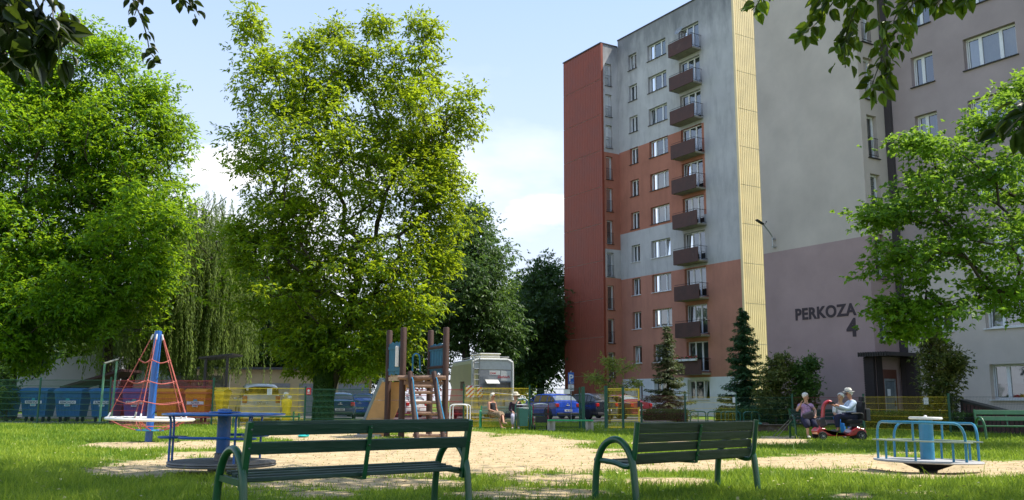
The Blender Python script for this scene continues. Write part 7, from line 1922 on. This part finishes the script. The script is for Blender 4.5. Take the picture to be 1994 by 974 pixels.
# ================================================================ MOBILITY SCOOTER AND RIDER (local +x forwards = towards picture left)
rear = Vector((at(1671, 850, 26.1).x, 26.1, 0)); SC_RZ = radians(180)
t = thing('mobility_scooter', 'red mobility scooter with a black padded seat', 'mobility scooter', rear, SC_RZ)
m_sred = mat('scooter_red', (.42, .012, .02, 1), .3, coat=.7, var=.1)
b = MB(); b.prism([(-.16, .22), (-.10, .34), (.10, .38), (.26, .30), (.34, .20), (.80, .17), (.92, .24), (1.02, .34), (1.16, .36), (1.26, .26), (1.22, .16), (.9, .12), (.30, .12)], (0, -.27, 0), (1, 0, 0), (0, 0, 1), (0, 1, 0), .54); b.build('body', m_sred, t, bevel=.03, bseg=3)
b = MB(); b.bb(.34, .86, -.24, .24, .202, .215); b.bb(.0, .30, -.20, .20, .385, .48); b.build('footboard', m_plastic, t, bevel=.01)
for (x, r_) in ((0, .145), (1.10, .125)):
    for s in (-1, 1):
        b = MB(); b.lathe([(.05, -.045), (r_ * .9, -.045), (r_, -.02), (r_, .02), (r_ * .9, .045), (.05, .045)], (x, s * .27, r_), 22, 0, Matrix.Rotation(pi / 2, 3, 'X')); w_ = b.build('wheel', m_tyre, t, smooth=True)
        b = MB(); b.ring((0, 0, 0), r_ * .52, .012, 18, 5); b.cyl((0, 0, -.04), (0, 0, .04), .03, seg=10)
        for k in range(5): a = k * 2 * pi / 5; b.tube([(0, 0, 0), (r_ * .52 * cos(a), r_ * .52 * sin(a), 0)], .012, 5)
        b.v = [(x + p[0], s * .305 + p[2], r_ + p[1]) for p in b.v]; b.build('rim', m_rim, w_)
b = MB(); b.tube(smooth_path([(1.06, 0, .34), (.99, 0, .62), (.95, 0, .90), (.90, 0, 1.02), (.80, 0, 1.08), (.72, 0, 1.06)], 5), [.055] * 26, 10); b.build('steering_column', m_sred, t, smooth=True)
b = MB(); b.tube([(.70, -.24, 1.02), (.72, 0, 1.02), (.70, .24, 1.02)], .018, 8); b.box((.74, 0, 1.04), (.12, .26, .06)); b.build('handlebar', m_plastic, t)
b = MB(); b.box((1.02, 0, .50), (.20, .30, .26), 0, Matrix.Rotation(.35, 3, 'Y')); b.build('front_bag', m_dkg, t, bevel=.04)
b = MB(); b.box((.16, 0, .53), (.46, .46, .10)); b.box((-.10, 0, .83), (.10, .42, .50), 0, Matrix.Rotation(-.14, 3, 'Y')); b.box((-.15, 0, 1.16), (.08, .24, .13), 0, Matrix.Rotation(-.14, 3, 'Y')); b.cyl((-.14, 0, 1.05), (-.15, 0, 1.12), .015)
b.build('seat', m_black, t, bevel=.035, bseg=3)
for s in (-1, 1):
    b = MB(); b.tube(smooth_path([(-.08, s * .27, .62), (-.06, s * .27, .74), (.05, s * .27, .76), (.26, s * .27, .75)], 4), .026, 6); b.build('armrest', m_plastic, t, smooth=True)
b = MB(); b.box((.10, -.235, .30), (.22, .03, .08)); b.box((-.27, 0, .72), (.12, .30, .34)); b.build('rear_pack', mat('grey_bag', (.10, .10, .11, 1), .8), t, bevel=.03)
# rider: facing local +x of the scooter => person forwards +y turned by 90 degrees to picture left
J = seated(.40, .55); J['look'] = (.12, 1, -.06)
J['pelvis'] = (0, .08, .66); J['hip'] = [(-.10, .10, .64), (.10, .10, .64)]; J['kn'] = [(-.13, .50, .68), (.13, .46, .67)]; J['an'] = [(-.13, .52, .28), (.13, .40, .28)]; J['toe'] = [(-.14, .70, .245), (.14, .57, .245)]
J['el'] = [(-.25, .22, .86), (.25, .20, .86)]; J['wr'] = [(-.17, .52, .98), (.17, .50, .98)]; J['chest'] = (0, .03, .95); J['neck'] = (0, .06, 1.15); J['head'] = (0, .09, 1.30); J['sh'] = [(-.19, .03, 1.07), (.19, .03, 1.07)]
hp = rear + Vector((-.10, 0, 0))
t, hd, fw, upv, M3 = person('man in a white hat, sunglasses and pale blue shirt riding the red scooter', hp, radians(90), J, None, m_skin2, True)
b = MB(); b.ball(hd + upv * .03 - fw * .03, (.094, .088, .08), 14, 8, 0, M3); b.v = [p for p in b.v]; b.build('hair', m_hairw, t, smooth=True)
hat(t, hd, fw, upv, M3, mat('white_straw', (.72, .70, .66, 1), .7), mat('hat_band_navy', (.02, .025, .06, 1), .7), .165, .11)
garment(t, 'shirt', m_shirt, [(None, (0, .08, .70), .158), (0, (0, .05, .83), .155), (1, (0, .03, .97), .168), (2, (0, .04, 1.07), .125), (3, J['sh'][0], .088), (4, J['el'][0], .068), (5, tuple(Vector(J['wr'][0]) * .85 + Vector(J['el'][0]) * .15), .046), (3, J['sh'][1], .088), (7, J['el'][1], .068), (8, tuple(Vector(J['wr'][1]) * .85 + Vector(J['el'][1]) * .15), .046), (3, (0, .06, 1.13), .072)])
garment(t, 'trousers', m_navy, [(None, J['pelvis'], .158), (0, J['hip'][0], .12), (1, J['kn'][0], .092), (2, (-.13, .52, .34), .062), (0, J['hip'][1], .12), (4, J['kn'][1], .092), (5, (.13, .41, .34), .062)])
shoes(t, J, m_shoe)

# dandelion-like weeds and fallen leaves: small things scattered as one mass
r = np.random.default_rng(77); n = 420
yy = 9 + 14 * r.random(n) ** 1.3; xx = (r.random(n) * 2 - 1) * yy * .56; keep = sand_mask(xx, yy) < .6; xx, yy = xx[keep], yy[keep]; n = len(xx)
P = np.stack([xx, yy, ground_z(xx, yy) + .05 + .03 * r.random(n)], 1); D = r.normal(size=(n, 3)) * [1, 1, .25]; V, F3 = leaf_quads(P, D, np.tile([[0, 0, 1.0]], (n, 1)) + r.normal(size=(n, 3)) * .3, .035 + .03 * r.random(n), .03 + .02 * r.random(n))
tag(mesh_np('fallen_leaves', V, F3=F3, mat=mat('pale_dry_leaf', (.50, .46, .22, 1), .8, var=.4, scale=3), fattr=np.zeros(2 * n)), 'pale dry leaves scattered over the lawn', 'leaves', kind='stuff')

# twigs and pebbles strewn over the sand
r = np.random.default_rng(99); n = 5200
yy = 9 + 19 * r.random(n) ** 1.2; xx = (r.random(n) * 2 - 1) * yy * .58; keep = sand_mask(xx, yy) > .45; xx, yy = xx[keep], yy[keep]; n = len(xx)
P = np.stack([xx, yy, ground_z(xx, yy) + .004 + .008 * r.random(n)], 1); D = r.normal(size=(n, 3)) * [1, 1, .15]
V, F3 = leaf_quads(P, D, np.tile([[0, 0, 1.0]], (n, 1)) + r.normal(size=(n, 3)) * .4, .025 + .06 * r.random(n) ** 2, .008 + .02 * r.random(n) ** 2)
tag(mesh_np('debris', V, F3=F3, mat=mat('dry_twig', (.16, .12, .08, 1), .9, var=.6, scale=5), fattr=np.zeros(2 * n)), 'tiny dry twigs and pebbles strewn over the sand', 'debris', kind='stuff')
